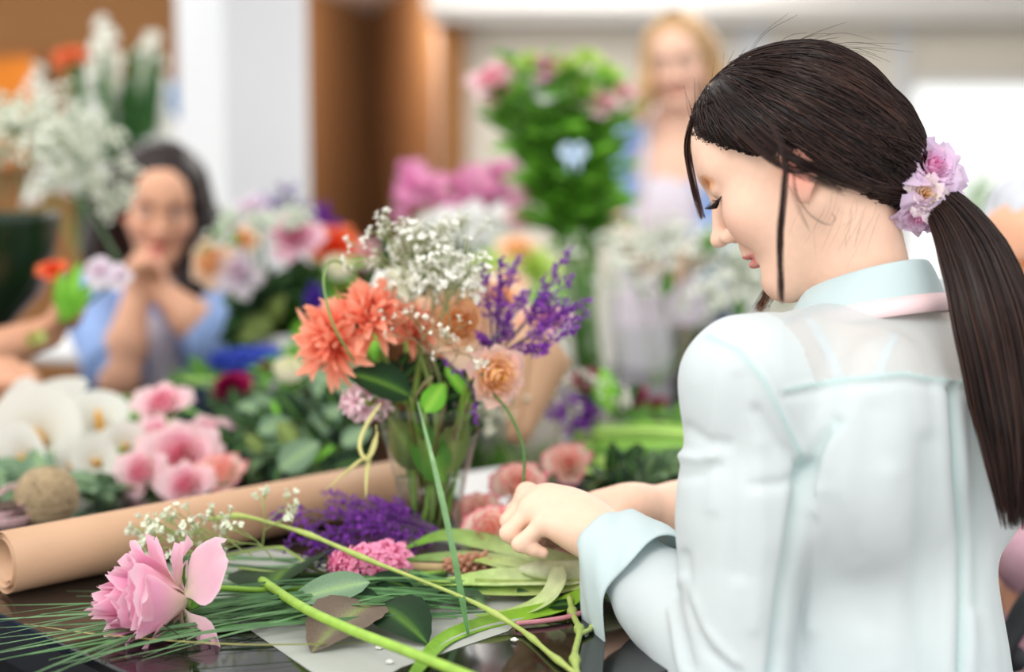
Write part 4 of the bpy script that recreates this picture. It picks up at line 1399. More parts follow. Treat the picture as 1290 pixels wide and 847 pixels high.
# ball of jute twine
c_ = T(60, 662); r, M = empty('twine_ball', c_); tag(r, 'ball of natural jute twine beside the calla lilies', 'twine')
R_ = .0375
G().ball((0, 0, R_ * .96), (R_ * .93, R_ * .93, R_ * .9), (1, 1, 1), 20, 12).build('core', 'twine', r)
g = G(); rr = random.Random(4)
for k in range(84):
    tilt = math.radians(rr.choice((52, 58, 64, 118, 124, 130)) + rr.uniform(-4, 4)); az = k * 2.399
    x = Vector((math.cos(az), math.sin(az), 0)); z = Vector((-math.sin(az) * math.sin(tilt), math.cos(az) * math.sin(tilt), math.cos(tilt))); y = z.cross(x)
    q = R_ * rr.uniform(.93, .985)
    g.tube([x * math.cos(a) * q + y * math.sin(a) * q + Vector((0, 0, R_ * .96)) for a in [2 * math.pi * j / 26 for j in range(27)]], .0011, (1, 1, 1), 4, cap=False)
for k in range(7):
    zz = R_ * (.42 + .05 * k); q = math.sqrt(max(0, (R_ * .99) ** 2 - (zz - R_ * .96) ** 2))
    g.tube([(q * math.cos(a), q * math.sin(a), zz + .002 * math.sin(a + k)) for a in [2 * math.pi * j / 30 for j in range(31)]], .0011, (1, 1, 1), 4, cap=False)
tag(g.build('thread', 'twine', r), kind='stuff')
# red and white cord on a small dark reel
c_ = T(14, 668); r, M = empty('cord_reel', c_); tag(r, 'small reel of red and white bakers twine left of the jute ball', 'twine')
g = G(); g.lathe([(.001, 0), (.024, 0), (.024, .003), (.016, .006), (.016, .026), (.024, .029), (.024, .032), (.001, .032)], srgb(84, 66, 56), 18); g.build('reel', 'paint', r)
g = G(); rr = random.Random(8)
for k in range(9):
    pts = []
    for j in range(40):
        a = 2 * math.pi * j / 39; q = .022 + .008 * math.sin(a + k) * (k > 5) + .001 * k
        pts.append(Vector((q * math.cos(a + k) + (.012 if k > 5 else 0) * math.sin(a), q * math.sin(a + k), .010 + .0018 * k + (.012 * (1 + math.sin(a * 1 + k)) if k > 5 else 0))))
    o = len(g.v); g.tube(pts, .0013, (1, 1, 1), 5, cap=False)
    for i in range(40):
        for q in range(5): g.c[o + i * 5 + q] = srgb(206, 52, 66) if (i + q) % 3 == 0 else srgb(236, 226, 230)
g.build('cord', 'paint', r)

# ------------------------------------------------------------------ glass vase and its flowers
VB = T(543, 692); VX = Vector((VB.x, VB.y, TZ))
r, M = empty('glass_vase', VX); tag(r, 'clear flared glass vase in the middle of the table', 'vase')
prof = [(.0005, .0), (.034, .0), (.0365, .003), (.0365, .012), (.0345, .03), (.0355, .05), (.042, .085), (.051, .12), (.0575, .148), (.061, .166), (.0605, .167), (.0595, .166), (.056, .148), (.0495, .12), (.0405, .086), (.0340, .05), (.033, .03), (.034, .016), (.0005, .013)]
G().lathe(prof, (1, 1, 1), 40).build('glass_body', 'glass', r)
g = G(); g.lathe([(.0005, .014), (.0328, .016), (.0322, .03), (.0330, .05), (.0390, .082), (.0005, .082)], (1, 1, 1), 32)
glass_mat('water', (.93, .96, .93), 1.2); g.build('water', 'water', r)
def vz(x, y, z): return VX + Vector((x, y, z))
rr = random.Random(21)
def vstem(head, k, lo=.022):
    a = k * 2.4; b = vz(.018 * math.cos(a), .018 * math.sin(a), lo)
    m = vz(.030 * math.cos(a + .5), .030 * math.sin(a + .5), .15)
    h = Vector(head); m = m + (Vector((h.x, h.y, m.z)) - m) * .25
    return [h, h.lerp(m, .5) + Vector((0, 0, .012)), m, b]
H_ = PT(424, 430, 1.57); mum(H_, (-.55, -.75, .12), .056, 'coral chrysanthemum low on the left of the vase, facing left', 1, vstem(H_, 0))
H_ = PT(472, 404, 1.565); mum(H_, (.0, -.6, .8), .054, 'coral chrysanthemum at the upper left of the vase beside the baby breath', 2, vstem(H_, 1))
H_ = PT(520, 420, 1.62); mum(H_, (.5, -.5, .7), .040, 'small coral chrysanthemum half hidden behind the baby breath', 3, vstem(H_, 2))
H_ = PT(578, 412, 1.63); bloom('peach_rose', 'peach', H_, (.05, -.9, .45), .044, 'peach rose with an orange heart behind the baby breath', 'flower', None, vstem(H_, 3))
H_ = PT(538, 410, 1.655); bloom('peach_rose', 'peach', H_, (-.2, -.8, .6), .034, 'smaller peach rose between coral chrysanthemum and baby breath', 'flower', None, vstem(H_, 4))
H_ = PT(628, 380, 1.70); bloom('peach_rose', 'peach', H_, (.1, -.6, .7), .030, 'peach rose at the back of the vase behind the purple sea lavender', 'flower', None, vstem(H_, 5))
H_ = PT(508, 378, 1.70); bloom('white_carnation', 'white', H_, (-.2, -.6, .8), .042, 'white carnation at the back left of the vase', 'flower', None, vstem(H_, 6))
H_ = PT(592, 372, 1.72); bloom('white_carnation', 'white', H_, (.2, -.6, .8), .036, 'white carnation at the back of the vase beside the purple plumes', 'flower', None, vstem(H_, 7))
H_ = PT(617, 470, 1.535); bloom('garden_rose', 'garden', H_, (.50, -.84, -.05), .037, 'blush garden rose with a ruffled orange heart hanging over the vase rim', 'flower', None, [H_, H_ + Vector((-.015, .02, .004)), vz(.035, -.01, .165), vz(.01, .012, .02)])
gyp([PT(545, 440, 1.60), PT(525, 430, 1.62), PT(560, 430, 1.59), PT(540, 430, 1.64), PT(530, 400, 1.62), PT(560, 395, 1.62), PT(548, 400, 1.6), PT(515, 385, 1.6), PT(575, 385, 1.6), PT(545, 375, 1.58), PT(530, 430, 1.56), PT(565, 425, 1.56)], [(-.4, -.2, .8), (.4, -.2, .8), (0, -.3, .9), (-.3, -.5, .7), (.3, -.5, .7), (-.45, -.2, 1), (-.1, .1, 1.0), (.3, -.2, .9), (.05, .0, 1.1), (-.5, -.2, .6), (.5, -.1, .6), (.0, -.3, 1)], 'cloud of white baby breath in the middle of the vase bouquet',   .074, 3, 4, 3, .0029, srgb(250, 250, 244), srgb(150, 160, 110), vstem(PT(545, 452, 1.58), 8), spread=.62)
gyp([PT(545, 470, 1.55), PT(565, 465, 1.54)], [(-.1, -.5, .55), (.3, -.6, .5)], 'low spray of baby breath hanging before the peach roses', .062, 3, 3, 14, .0028, srgb(246, 242, 230), srgb(160, 150, 110), vstem(PT(545, 475, 1.56), 9), spread=.8)
statice(PT(622, 452, 1.59), [PT(607, 338, 1.58), PT(632, 330, 1.6), PT(655, 318, 1.6), PT(712, 322, 1.6), PT(720, 352, 1.57), PT(742, 378, 1.57), PT(736, 396, 1.57), PT(722, 416, 1.56), PT(690, 440, 1.55), PT(602, 420, 1.55), PT(665, 365, 1.6), PT(640, 390, 1.56)],
        'purple sea lavender plumes at the right of the vase bouquet', 5, vstem(PT(622, 452, 1.59), 10), w=.0060, twigs=9)
statice(PT(596, 492, 1.545), [PT(556, 452, 1.54), PT(601, 530, 1.54)], 'thin purple sprig crossing the front of the vase rim', 6, None, w=.0055, twigs=2, tl=.18)
hyacinth(PT(466, 508, 1.56), (-.5, -.5, .55), .03, .024, 'pale pink starry florets under the coral chrysanthemum at the vase rim', None, bell('pale', srgb(232, 190, 206), srgb(250, 226, 232)), k=12, stem=vstem(PT(466, 508, 1.56), 11)) if False else None
r_, M_ = hyacinth(PT(470, 506, 1.565), (-.75, -.55, .0), .022, .026, 'pale pink starry florets under the coral chrysanthemum at the vase rim', 'pale', bell('pale', srgb(232, 190, 206), srgb(250, 226, 232)), vstem(PT(470, 506, 1.565), 11), k=11, fs=1.0)
# greenery of the vase bouquet: broad leaves outside and inside the glass
def vase_leaf(a, b, wid, key, label, up, sag=.0):
    rt, M = empty('salal_leaf', a); tag(rt, label, 'leaf')
    d = Vector(b) - Vector(a); ln = d.length
    put('blade', leaf_set(key)[1], 'leaf', rt, orient((0, 0, 0), d, up, ln) @ Matrix.Diagonal((wid, 1, 1, 1)))
    e = vz(.0, .0, .05); g = G(); g.tube(bez([Vector(), (e - Vector(a)) * .4 + Vector((0, 0, .004)), e - Vector(a)], 8), .0013, STEM_G, 5); g.build('stem', 'stem', rt)
vase_leaf(PT(517, 500, 1.555), PT(437, 466, 1.545), 1.05, 'rose', 'broad dark green leaf over the left rim of the glass vase', (.0, -.6, .8))
vase_leaf(PT(535, 520, 1.55), PT(560, 482, 1.56), 1.9, 'lush', 'bright green rounded leaf standing at the front vase rim', (0, -1, .2))
vase_leaf(PT(560, 610, 1.585), PT(520, 528, 1.585), 1.0, 'ruscus', 'large pale green leaf inside the glass vase, left of centre', (.2, -1, .2))
vase_leaf(PT(548, 600, 1.59), PT(590, 530, 1.59), .9, 'olive', 'olive leaf inside the glass vase on the right', (-.2, -1, .1))
vase_leaf(PT(530, 590, 1.60), PT(490, 525, 1.575), .9, 'olive', 'olive leaf inside the glass vase against its left wall', (.2, -1, .1))
vase_leaf(PT(590, 500, 1.58), PT(560, 462, 1.58), .9, 'lush', 'small bright leaf among the stems above the vase', (.1, -1, .2))
vase_leaf(PT(470, 470, 1.60), PT(462, 440, 1.60), .7, 'lush', 'small lime leaf under the upper coral chrysanthemum', (.1, -1, .2))
for k, (x0, y0, x1, y1) in enumerate(((545, 590, 500, 455), (548, 600, 545, 440), (552, 600, 590, 450))):
    branch([PT(x0, y0, 1.60), PT((x0 + x1) / 2, (y0 + y1) / 2 + 4, 1.62), PT(x1, y1, 1.64)], 'deep', 12, .05, ('dark leafy filler branch behind the coral chrysanthemums in the vase', 'dark leafy filler branch in the middle of the vase', 'dark leafy filler branch under the purple sea lavender in the vase')[k], seed=30 + k, c=srgb(92, 80, 50), f0=.25, up=(0, -1, .4))
for k in range(14):
    a = k * .9; b = vz(.02 * math.cos(a), .02 * math.sin(a), .016); t_ = vz(.045 * math.cos(a + 2.4), .045 * math.sin(a + 2.4), .17)
    rt = empty('cut_stem', b)[0]; tag(rt, 'thin bare brown or olive stem standing inside the glass vase', 'stem', 'bare stems in the glass vase')
    G().tube(bez([Vector(), (t_ - b) * .5 + Vector((0, .004, 0)), t_ - b], 10), .0027, (srgb(100, 96, 48), srgb(86, 64, 44), srgb(116, 124, 56))[k % 3], 7).build('stem', 'stem', rt)
# raffia bow on the left of the vase
r = empty('raffia_ribbon', PT(478, 512, 1.56))[0]; tag(r, 'pale yellow raffia ribbon looped at the left of the vase', 'ribbon')
o_ = PT(478, 512, 1.56)
for pts, w in (([(480, 508), (462, 535), (453, 562), (462, 580), (474, 560), (474, 535)], .0045), ([(476, 545), (466, 575), (462, 600), (461, 628)], .0048), ([(470, 570), (448, 585), (412, 616)], .0035)):
    g = G(); blade(g, [PT(x, y, 1.53 - i * .004) - o_ for i, (x, y) in enumerate(pts)], w, srgb(226, 222, 146), n=18, up=(.3, 1, .2), fold=.1)
    g.build('loop', 'raffia', r, thick=.0006)
def lone_blade(pts, w, label, c=srgb(84, 134, 78), c2=None, name='grass_blade', up=(0, -1, .3)):
    o = Vector(pts[0]); r = empty(name, o)[0]; tag(r, label, 'blade')
    g = G(); blade(g, [Vector(p) - o for p in pts], w, c, c2, n=22, up=up); g.build('blade', 'leaf', r)
lone_blade([PT(590, 800, 1.33), PT(572, 700, 1.40), PT(550, 600, 1.44), PT(526, 506, 1.50)], .0062, 'single green grass blade standing across the front of the vase', srgb(70, 118, 62), srgb(152, 190, 140), up=(0, -1, .2))
def wire(pts, rad, col, label, name='thin_stem', cat='stem', nodes=()):
    o = Vector(pts[0]); r = empty(name, o)[0]; tag(r, label, cat)
    n = 26; pw = bez(pts, n); g = G(); g.tube([p - o for p in pw], [rad * (1.9 if i in nodes else 1.25 if (i + 1 in nodes or i - 1 in nodes) else 1) for i in range(n)], col, 7)
    g.build('stem', 'stem', r); return r
wire([PT(446, 455, 1.52), PT(420, 410, 1.50), PT(408, 360, 1.51), PT(412, 334, 1.53), PT(428, 330, 1.55), PT(452, 350, 1.57)], .0014, srgb(120, 150, 84), 'thin green tendril arching over the coral chrysanthemums')
wire([PT(612, 488, 1.53), PT(640, 518, 1.50), PT(658, 560, 1.47), PT(660, 600, 1.45), PT(652, 642, 1.44)], .0016, srgb(72, 112, 50), 'thin dark green stem running down into the hand')

# ------------------------------------------------------------------ front of the table
hd = PT(236, 757, 1.315)
r, M = bloom('pink_rose', 'bigpink', hd, (-.86, -.44, .12), .049, 'large pale pink rose lying at the front left of the table', 'flower', None,
      [hd + Vector((.004, 0, 0)), PT(270, 742, 1.37), PT(335, 744, 1.39), PT(400, 741, 1.41), PT(470, 730, 1.43), PT(560, 722, 1.46)], .0030, srgb(130, 176, 62), hint=(0, 0, 1))
Mi = M.inverted()
for (bx, by), (tx, ty), key, wd, dz, up in (((340, 744), (380, 704), 'rose', 1.15, .016, (-.2, -.8, .6)), ((466, 734), (362, 756), 'euca', .55, .034, (-.1, -.7, .7)), ((462, 738), (372, 772), 'deep', .75, .022, (.1, -.4, 1)),
                                            ((470, 762), (392, 812), 'mauve', .95, .016, (-.1, -.5, .9)), ((478, 752), (408, 768), 'deep', .9, .020, (.1, -.6, .8)), ((474, 764), (538, 804), 'rose', .95, .016, (.1, -.5, .9)), ((468, 728), (524, 742), 'deep', .8, .022, (0, -.6, .8)), ((455, 728), (480, 708), 'rose', .9, .020, (.1, -.8, .5))):
    a, b = tz(bx, by, dz), tz(tx, ty, dz * .6)
    put('leaf', leaf_set(key)[1], 'leaf', r, Mi @ orient(a, b - a, up, (b - a).length) @ Matrix.Diagonal((wd, 1, 1, 1)))
# drooping outer petals of the big rose
rr = random.Random(2)
for k, (a, el, ln) in enumerate(((.5, .9, 1.1), (1.7, .55, 1.2), (2.9, .8, 1.15), (4.1, .5, 1.2), (5.2, .75, 1.15), (2.2, .15, 1.05), (4.75, .05, 1.1), (.9, -.12, 1.15), (5.4, -.2, 1.1), (3.2, -.1, 1.0))):
    def prof(v, el=el, ln=ln): return (.12 + ln * v * (1.05 - .35 * el * v), .10 + ln * el * 1.2 * v - .25 * (1.2 - el) * v ** 3)
    g = petal_grid(prof, .74, 9, 9, a, .22, k * 3.3, srgb(250, 222, 222), srgb(243, 182, 210), srgb(250, 240, 216), srgb(250, 214, 228), tipround=.6)
    g.build('petal', 'petal', r)
wire([PT(345, 752, 1.375), PT(330, 762, 1.365), PT(326, 772, 1.36)], .0011, srgb(140, 96, 66), 'withered brown leaf stalk under the pink rose stem', 'withered_stalk')
r = empty('withered_leaf', PT(326, 772, 1.355))[0]; tag(r, 'small curled olive leaf lying under the pink rose stem', 'leaf')
put('blade', leaf_set('olive')[2], 'leaf', r, orient((0, 0, 0), (.9, -.25, -.02), (0, -.3, 1), .036))

# bear grass: many narrow blades fanning out to the left
r = empty('bear_grass', tz(560, 742))[0]; tag(r, 'bunch of long dark green bear grass spread across the table front', 'grass')
o_ = T(560, 742); rr = random.Random(9)
for k in range(84):
    t = k / 83
    x1 = rr.uniform(-40, 330); y1 = 752 + (330 - x1) * rr.uniform(.02, .30) + rr.uniform(-4, 40)
    if k % 7 == 0: x1, y1 = rr.uniform(60, 220), rr.uniform(700, 760)
    x0, y0 = 560 + rr.uniform(-30, 60), 738 + t * 44 + rr.uniform(-8, 8)
    z0 = rr.uniform(.002, .016); z1 = rr.uniform(.001, .007)
    p0, p3 = T(x0, y0), T(x1, y1)
    p1 = T(x0 + (x1 - x0) * .33, y0 + (y1 - y0) * (.33 - rr.uniform(0, .14))); p2 = T(x0 + (x1 - x0) * .68, y0 + (y1 - y0) * (.66 - rr.uniform(.02, .14)))
    up = [Vector((0, 0, z0)), Vector((0, 0, z0 + rr.uniform(.002, .014))), Vector((0, 0, z1 + rr.uniform(.002, .010))), Vector((0, 0, z1))]
    g = G(); c0 = mixc(srgb(46, 84, 50), srgb(96, 146, 88), rr.random()); c2 = mixc(c0, srgb(150, 186, 140), rr.random() * .6)
    blade(g, [p + u - o_ for p, u in zip((p0, p1, p2, p3), up)], rr.uniform(.0022, .0046), c0, c2, n=16, up=(rr.uniform(-.3, .3), rr.uniform(-.9, -.1), 1))
    g.build('blade', 'leaf', r)
lone_blade([tz(470, 810, .004), tz(300, 812, .012), tz(130, 800, .008), tz(30, 786, .003)], .0022, 'dry yellow grass blade curling to the table edge', srgb(110, 120, 66), srgb(176, 164, 110), up=(0, -.4, 1))
lone_blade([PT(256, 822, 1.27), PT(210, 790, 1.28), PT(140, 742, 1.275)], .0011, 'thin dark grass hair lying across the pink rose', srgb(60, 60, 46))

# sprig of baby breath and its long knotted stem
B0 = PT(392, 676, 1.50)
gyp([PT(345, 706, 1.47), PT(318, 700, 1.47), PT(296, 706, 1.45), PT(280, 696, 1.47), PT(330, 692, 1.49), PT(262, 704, 1.45), PT(250, 690, 1.47)], [(-.4, -.1, .5), (-.7, -.1, .5), (-.8, -.2, .4), (-.5, -.1, .6), (.1, -.1, .6), (-.8, -.1, .4), (-.7, -.1, .5)], 'green sprig of baby breath in front of the paper roll', .052, 3, 3, 6, .0031, srgb(238, 244, 226), srgb(150, 170, 100), None, spread=.7)
wire([PT(262, 655, 1.51), PT(300, 650, 1.50), PT(345, 660, 1.48), PT(395, 676, 1.45), PT(465, 706, 1.405), PT(590, 756, 1.345), PT(655, 793, 1.31), PT(690, 822, 1.28), PT(726, 850, 1.255)], .0019, srgb(168, 186, 100), 'long knotted light green stem lying diagonally over all the others', 'knotted_stem', 'stem', (3, 9, 12, 17, 20, 23))
wire([PT(285, 700, 1.49), PT(345, 690, 1.49), PT(372, 700, 1.48), PT(402, 720, 1.46), PT(460, 728, 1.44)], .0015, srgb(150, 172, 92), 'thin branching stem below the purple sea lavender', 'thin_stem', 'stem', (8, 16))
wire([PT(300, 716, 1.47), PT(360, 722, 1.455), PT(450, 724, 1.45)], .0013, srgb(140, 160, 90), 'thin stem beside the dark rose leaf', 'thin_stem', 'stem', (13,))
wire([PT(717, 752, 1.375), PT(722, 775, 1.355), PT(730, 795, 1.33), PT(724, 826, 1.30), PT(728, 855, 1.27)], .0030, srgb(160, 180, 96), 'short knotted stem end lying beside the cuff', 'knotted_stem', 'stem', (5, 12, 20))
wire([PT(730, 800, 1.33), PT(742, 794, 1.335), PT(748, 790, 1.34)], .0022, srgb(170, 184, 110), 'side knot of the stem beside the cuff', 'stem_knot', 'stem', (20,))
wire([PT(650, 786, 1.375), PT(690, 782, 1.38), PT(722, 776, 1.385), PT(748, 766, 1.39)], .0026, srgb(196, 130, 140), 'reddish stalk poking out from beneath the cuff', 'red_stalk')
r = wire([tz(330, 732, .02), tz(380, 765, .028), tz(440, 793, .030), tz(515, 822, .028), tz(605, 858, .024)], .0046, srgb(150, 190, 76), 'thick smooth green flower stalk running to the bottom edge', 'tulip_stalk')
# purple sea lavender lying down
statice(PT(560, 672, 1.565), [PT(346, 652, 1.55), PT(352, 690, 1.50), PT(372, 640, 1.57), PT(405, 617, 1.59), PT(425, 634, 1.56), PT(384, 704, 1.49), PT(440, 650, 1.55), PT(418, 668, 1.52), PT(470, 655, 1.57), PT(520, 690, 1.51), PT(480, 684, 1.52), PT(450, 628, 1.6), PT(362, 668, 1.52), PT(395, 690, 1.5)],
        'purple sea lavender bunch lying flat in front of the vase', 15, [PT(556, 674, 1.56), PT(620, 690, 1.53), PT(690, 705, 1.50)], w=.0062, twigs=6, tl=.32)
# pink hyacinth, budding tan hyacinth
hyacinth(PT(494, 714, 1.455), (-1, -.30, .10), .048, .031, 'pink hyacinth head lying in front of the purple sea lavender', 'pink', bell('pink', srgb(238, 116, 170), srgb(252, 176, 210)), [PT(494, 714, 1.455), PT(560, 716, 1.47), PT(640, 716, 1.485)], k=95, stem_c=srgb(186, 164, 120), sr=.0055, fs=.78)
hyacinth(PT(612, 716, 1.475), (-1, -.2, .12), .034, .0235, 'tan hyacinth head in tight bud lying among the pale leaves', 'tan', bud('tan', srgb(176, 128, 96), srgb(214, 160, 130)), [PT(608, 716, 1.475), PT(650, 718, 1.48), PT(700, 722, 1.47)], k=64, stem_c=srgb(196, 168, 132), sr=.006, pname='bud', fs=.75)
# pale green strap leaves gathered at the right
def strap_leaf(pts, w, label, c=srgb(132, 184, 50), c2=srgb(170, 206, 84), up=(0, -.35, 1)):
    o = Vector(pts[0]); r = empty('strap_leaf', o)[0]; tag(r, label, 'leaf')
    g = G(); blade(g, [Vector(p) - o for p in pts], w, c, c2, n=24, up=up, fold=.45); g.build('blade', 'leaf', r, thick=.0008)
PALE = srgb(226, 234, 178)
strap_leaf([PT(742, 716, 1.43), PT(690, 702, 1.46), PT(620, 684, 1.50), PT(562, 674, 1.52), PT(512, 690, 1.50)], .030, 'broad bright green strap leaf below the vase, tip to the left', PALE, srgb(112, 172, 36))
strap_leaf([PT(742, 722, 1.42), PT(680, 712, 1.45), PT(600, 702, 1.47), PT(545, 702, 1.48), PT(498, 708, 1.47)], .020, 'narrow green strap leaf between the two hyacinths', PALE, srgb(96, 150, 50))
strap_leaf([PT(745, 722, 1.42), PT(690, 722, 1.43), PT(630, 708, 1.455), PT(598, 706, 1.46)], .024, 'pale folded strap leaf under the hand', srgb(232, 238, 196), srgb(186, 214, 110))
strap_leaf([PT(745, 727, 1.41), PT(680, 726, 1.42), PT(610, 728, 1.42), PT(540, 736, 1.42)], .030, 'wide pale strap leaf in front of the tan hyacinth', srgb(236, 240, 206), srgb(156, 200, 78))
strap_leaf([PT(742, 735, 1.40), PT(680, 740, 1.41), PT(620, 740, 1.41), PT(558, 736, 1.42), PT(480, 735, 1.42)], .026, 'lower strap leaf lying towards the dark rose leaves', srgb(216, 228, 150), srgb(128, 178, 60))
strap_leaf([PT(746, 738, 1.385), PT(706, 762, 1.37), PT(650, 776, 1.36), PT(600, 788, 1.345), PT(556, 808, 1.32), PT(524, 846, 1.27), PT(512, 862, 1.26)], .020, 'long narrow strap leaf curving down to the bottom edge', srgb(150, 196, 60), srgb(126, 180, 60))
strap_leaf([PT(704, 712, 1.40), PT(700, 735, 1.385), PT(684, 756, 1.372), PT(650, 770, 1.365), PT(600, 776, 1.36)], .018, 'pale twisted strap leaf hanging over the others', srgb(236, 240, 200), srgb(164, 204, 88))
r = empty('hyacinth_bulb_end', PT(742, 722, 1.425))[0]; tag(r, 'creamy white leaf base where the strap leaves meet beside the cuff', 'leaf base')
G().tube(bez([(-.07, .0, .004), (-.02, 0, .002), (.02, 0, 0), (.04, 0, -.004)], 10), [.004, .012, .014, .015, .0155, .0155, .015, .014, .012, .008], srgb(232, 238, 200), 12, flat=.7).build('base', 'leaf', r)
for k, (x0, y0, dx, dy, key, ln, lab) in enumerate(((650, 752, .6, .25, 'grey', .05, 'grey green round leaf behind the long strap leaf'), (690, 765, .7, .1, 'deep', .045, 'dark leaf under the long strap leaf'), (560, 752, -.8, -.2, 'deep', .05, 'dark leaf beneath the lower strap leaf'),
                                                 (610, 760, -.6, .3, 'grey', .045, 'grey green leaf under the lower strap leaf'), (240, 748, -.6, .6, 'euca', .03, 'small pale leaf under the pink rose stem'))):
    r = empty('loose_leaf', tz(x0, y0, .006))[0]; tag(r, lab, 'leaf')
    put('blade', leaf_set(key)[k % 3], 'leaf', r, orient((0, 0, 0), (dx, dy, .03), (0, -.3, 1), ln))
for k, (x, y) in enumerate(((478, 818), (491, 836), (648, 808))):
    r = empty('fallen_floret', tz(x, y, .001))[0]; tag(r, ('fallen white floret beside the thick green stalk', 'fallen white floret nearest the bottom edge on the grey paper', 'fallen white floret on the black table near the knotted stem')[k], 'flower')
    g = G(); g.ball((0, 0, .0015), (.0028, .0024, .002), srgb(250, 250, 246), 7, 4)
    for a in range(5): g.ball((.0026 * math.cos(a * 1.26), .0026 * math.sin(a * 1.26), .0014), (.0016, .0012, .0008), srgb(250, 250, 246), 6, 3)
    g.build('petals', 'floret', r)

# ------------------------------------------------------------------ behind the hand
for k, (x, y, d, R, ax, lab) in enumerate(((610, 655, 1.66, .030, (-.35, -.8, .5), 'pink and cream rose nearest the glass vase foot'), (628, 678, 1.545, .033, (-.3, -.75, .55), 'pink edged cream rose lying just left of the fingers'),
                                         (655, 622, 1.70, .033, (.05, -.7, .7), 'cream rose with pink edges standing behind the hand'), (716, 590, 1.86, .031, (.0, -.85, .5), 'pink and cream rosebud beyond the wrist'))):
    h = PT(x, y, d); bloom('bicolor_rose', 'bicolor', h, ax, R, lab, 'flower', None, [h, h + Vector((.03, .03, -.015)), Vector((h.x + .12, h.y + .05, TZ + .012))], .0028, GREEN_M)
gyp([PT(668, 590, 1.95), PT(690, 580, 2.0), PT(645, 585, 1.95)], [(-.2, -.1, 1), (.3, 0, .9), (-.4, 0, .8)], 'pale spray of baby breath standing behind the cream roses', .075, 3, 3, 17, .0034, srgb(232, 232, 214), srgb(150, 156, 110), [PT(668, 590, 1.95), tz(700, 610, .01)], spread=.8)
gyp([PT(722, 548, 2.12), PT(738, 552, 2.12)], [(-.2, -.1, 1), (.3, 0, .8)], 'pale spray of baby breath in front of the purple sea lavender heap', .07, 3, 3, 18, .0042, srgb(236, 236, 228), srgb(150, 160, 120), [PT(722, 548, 2.12), tz(760, 560, .02)], spread=.8)
statice(PT(735, 540, 2.25), [PT(692, 505, 2.2), PT(700, 490, 2.25), PT(720, 500, 2.2), PT(742, 512, 2.2), PT(752, 520, 2.2), PT(705, 525, 2.15), PT(690, 520, 2.2)], 'purple sea lavender tuft lying beside the brown paper cone', 25, [PT(735, 540, 2.25), PT(800, 548, 2.3)], w=.010, twigs=5, tl=.5)
for k, (x, y, d, R, lab) in enumerate(((738, 486, 2.3, .026, 'magenta carnation above the purple sea lavender heap'), (772, 508, 2.35, .020, 'small magenta carnation left of the glass box vase'), (800, 506, 2.4, .026, 'magenta carnation in front of the glass box vase'), (828, 516, 2.4, .020, 'magenta carnation nearest the shirt sleeve'))):
    h = PT(x, y, d); bloom('carnation', 'burgundy', h, (.0, -.7, .7), R, lab, 'flower', None, [h, h + Vector((.02, .02, -.02)), Vector((h.x + .09, h.y + .04, TZ + .02))], .0026, GREEN_M)
vase_leaf2 = lambda a, b, wid, key, label, up: (lambda rt: (tag(rt, label, 'leaf'), put('blade', leaf_set(key)[1], 'leaf', rt, orient((0, 0, 0), Vector(b) - Vector(a), up, (Vector(b) - Vector(a)).length) @ Matrix.Diagonal((wid, 1, 1, 1)))))(empty('loose_leaf', a)[0])
vase_leaf2(PT(768, 520, 2.25), PT(760, 462, 2.25), 1.6, 'lush', 'bright green upright leaf beside the magenta carnation', (0, -1, .1))
vase_leaf2(PT(775, 520, 2.3), PT(808, 482, 2.3), .8, 'deep', 'dark green leaf leaning over the magenta carnations', (0, -1, .4))
# brown paper cone bouquet
r, M = empty('paper_cone', PT(652, 556, 1.95), PT(676, 440, 2.0) - PT(652, 556, 1.95), (0, -1, 0)); tag(r, 'brown kraft paper cone wrapped round a bouquet behind the vase', 'wrapping')
hL = (PT(676, 440, 2.0) - PT(652, 556, 1.95)).length
rows = []
for i in range(9):
    t = i / 8; rows.append([Vector(((.012 + .040 * t + .0035 * j / 26) * math.cos(.6 + j * 2 * math.pi / 24), (.012 + .040 * t + .0035 * j / 26) * math.sin(.6 + j * 2 * math.pi / 24), hL * t * (1 + .10 * math.sin(j * .52 + .5) * t))) for j in range(28)])
g = G(); g.grid(rows, (1, 1, 1)); g.build('paper', 'kraft', r, thick=.0008)
for k, (x, y, kind, R, lab) in enumerate(((668, 415, 'peach', .036, 'peach rose in the brown paper cone, left'), (692, 412, 'soft', .032, 'soft pink rose in the brown paper cone, right'))):
    h = PT(x, y, 2.02); bloom('cone_rose', kind, h, (.1, -.6, .8), R, lab, 'flower', None, [h, PT(670, 470, 1.99), PT(655, 545, 1.955)])
# thick green stems on the right and leaves around them
for k in range(11):
    x0 = 735 + RND.uniform(-14, 20); y0 = 528 + k * 5.5; zz = .012 + .010 * (k % 2) + .004 * RND.random()
    a = tz(x0, y0 + 14, zz); b = tz(905 + RND.uniform(-10, 30), y0 + 22, zz + .006)
    rt = empty('cut_stem', a)[0]; tag(rt, 'thick pale green cut stem beside the sleeve, %s from the back of its bundle' % ('first', 'second', 'third', 'fourth', 'fifth', 'sixth', 'seventh', 'eighth', 'ninth', 'tenth', 'eleventh')[k], 'stem', 'bundle of green stems beside the sleeve')
    G().tube(bez([Vector(), (b - a) * .5 + Vector((0, 0, RND.uniform(0, .012))), b - a], 8), .0068, (srgb(140, 190, 72), srgb(176, 214, 110), srgb(106, 160, 60))[k % 3], 8).build('stem', 'stem', rt)
labs = ['dark green leafy sprig beyond the wrist, left of three', 'dark green leafy sprig beyond the wrist, middle of three', 'dark green leafy sprig beyond the wrist, next to the sleeve', 'grey green leafy sprig under the pale stem bundle', 'leafy sprig lying behind the pale stem bundle']
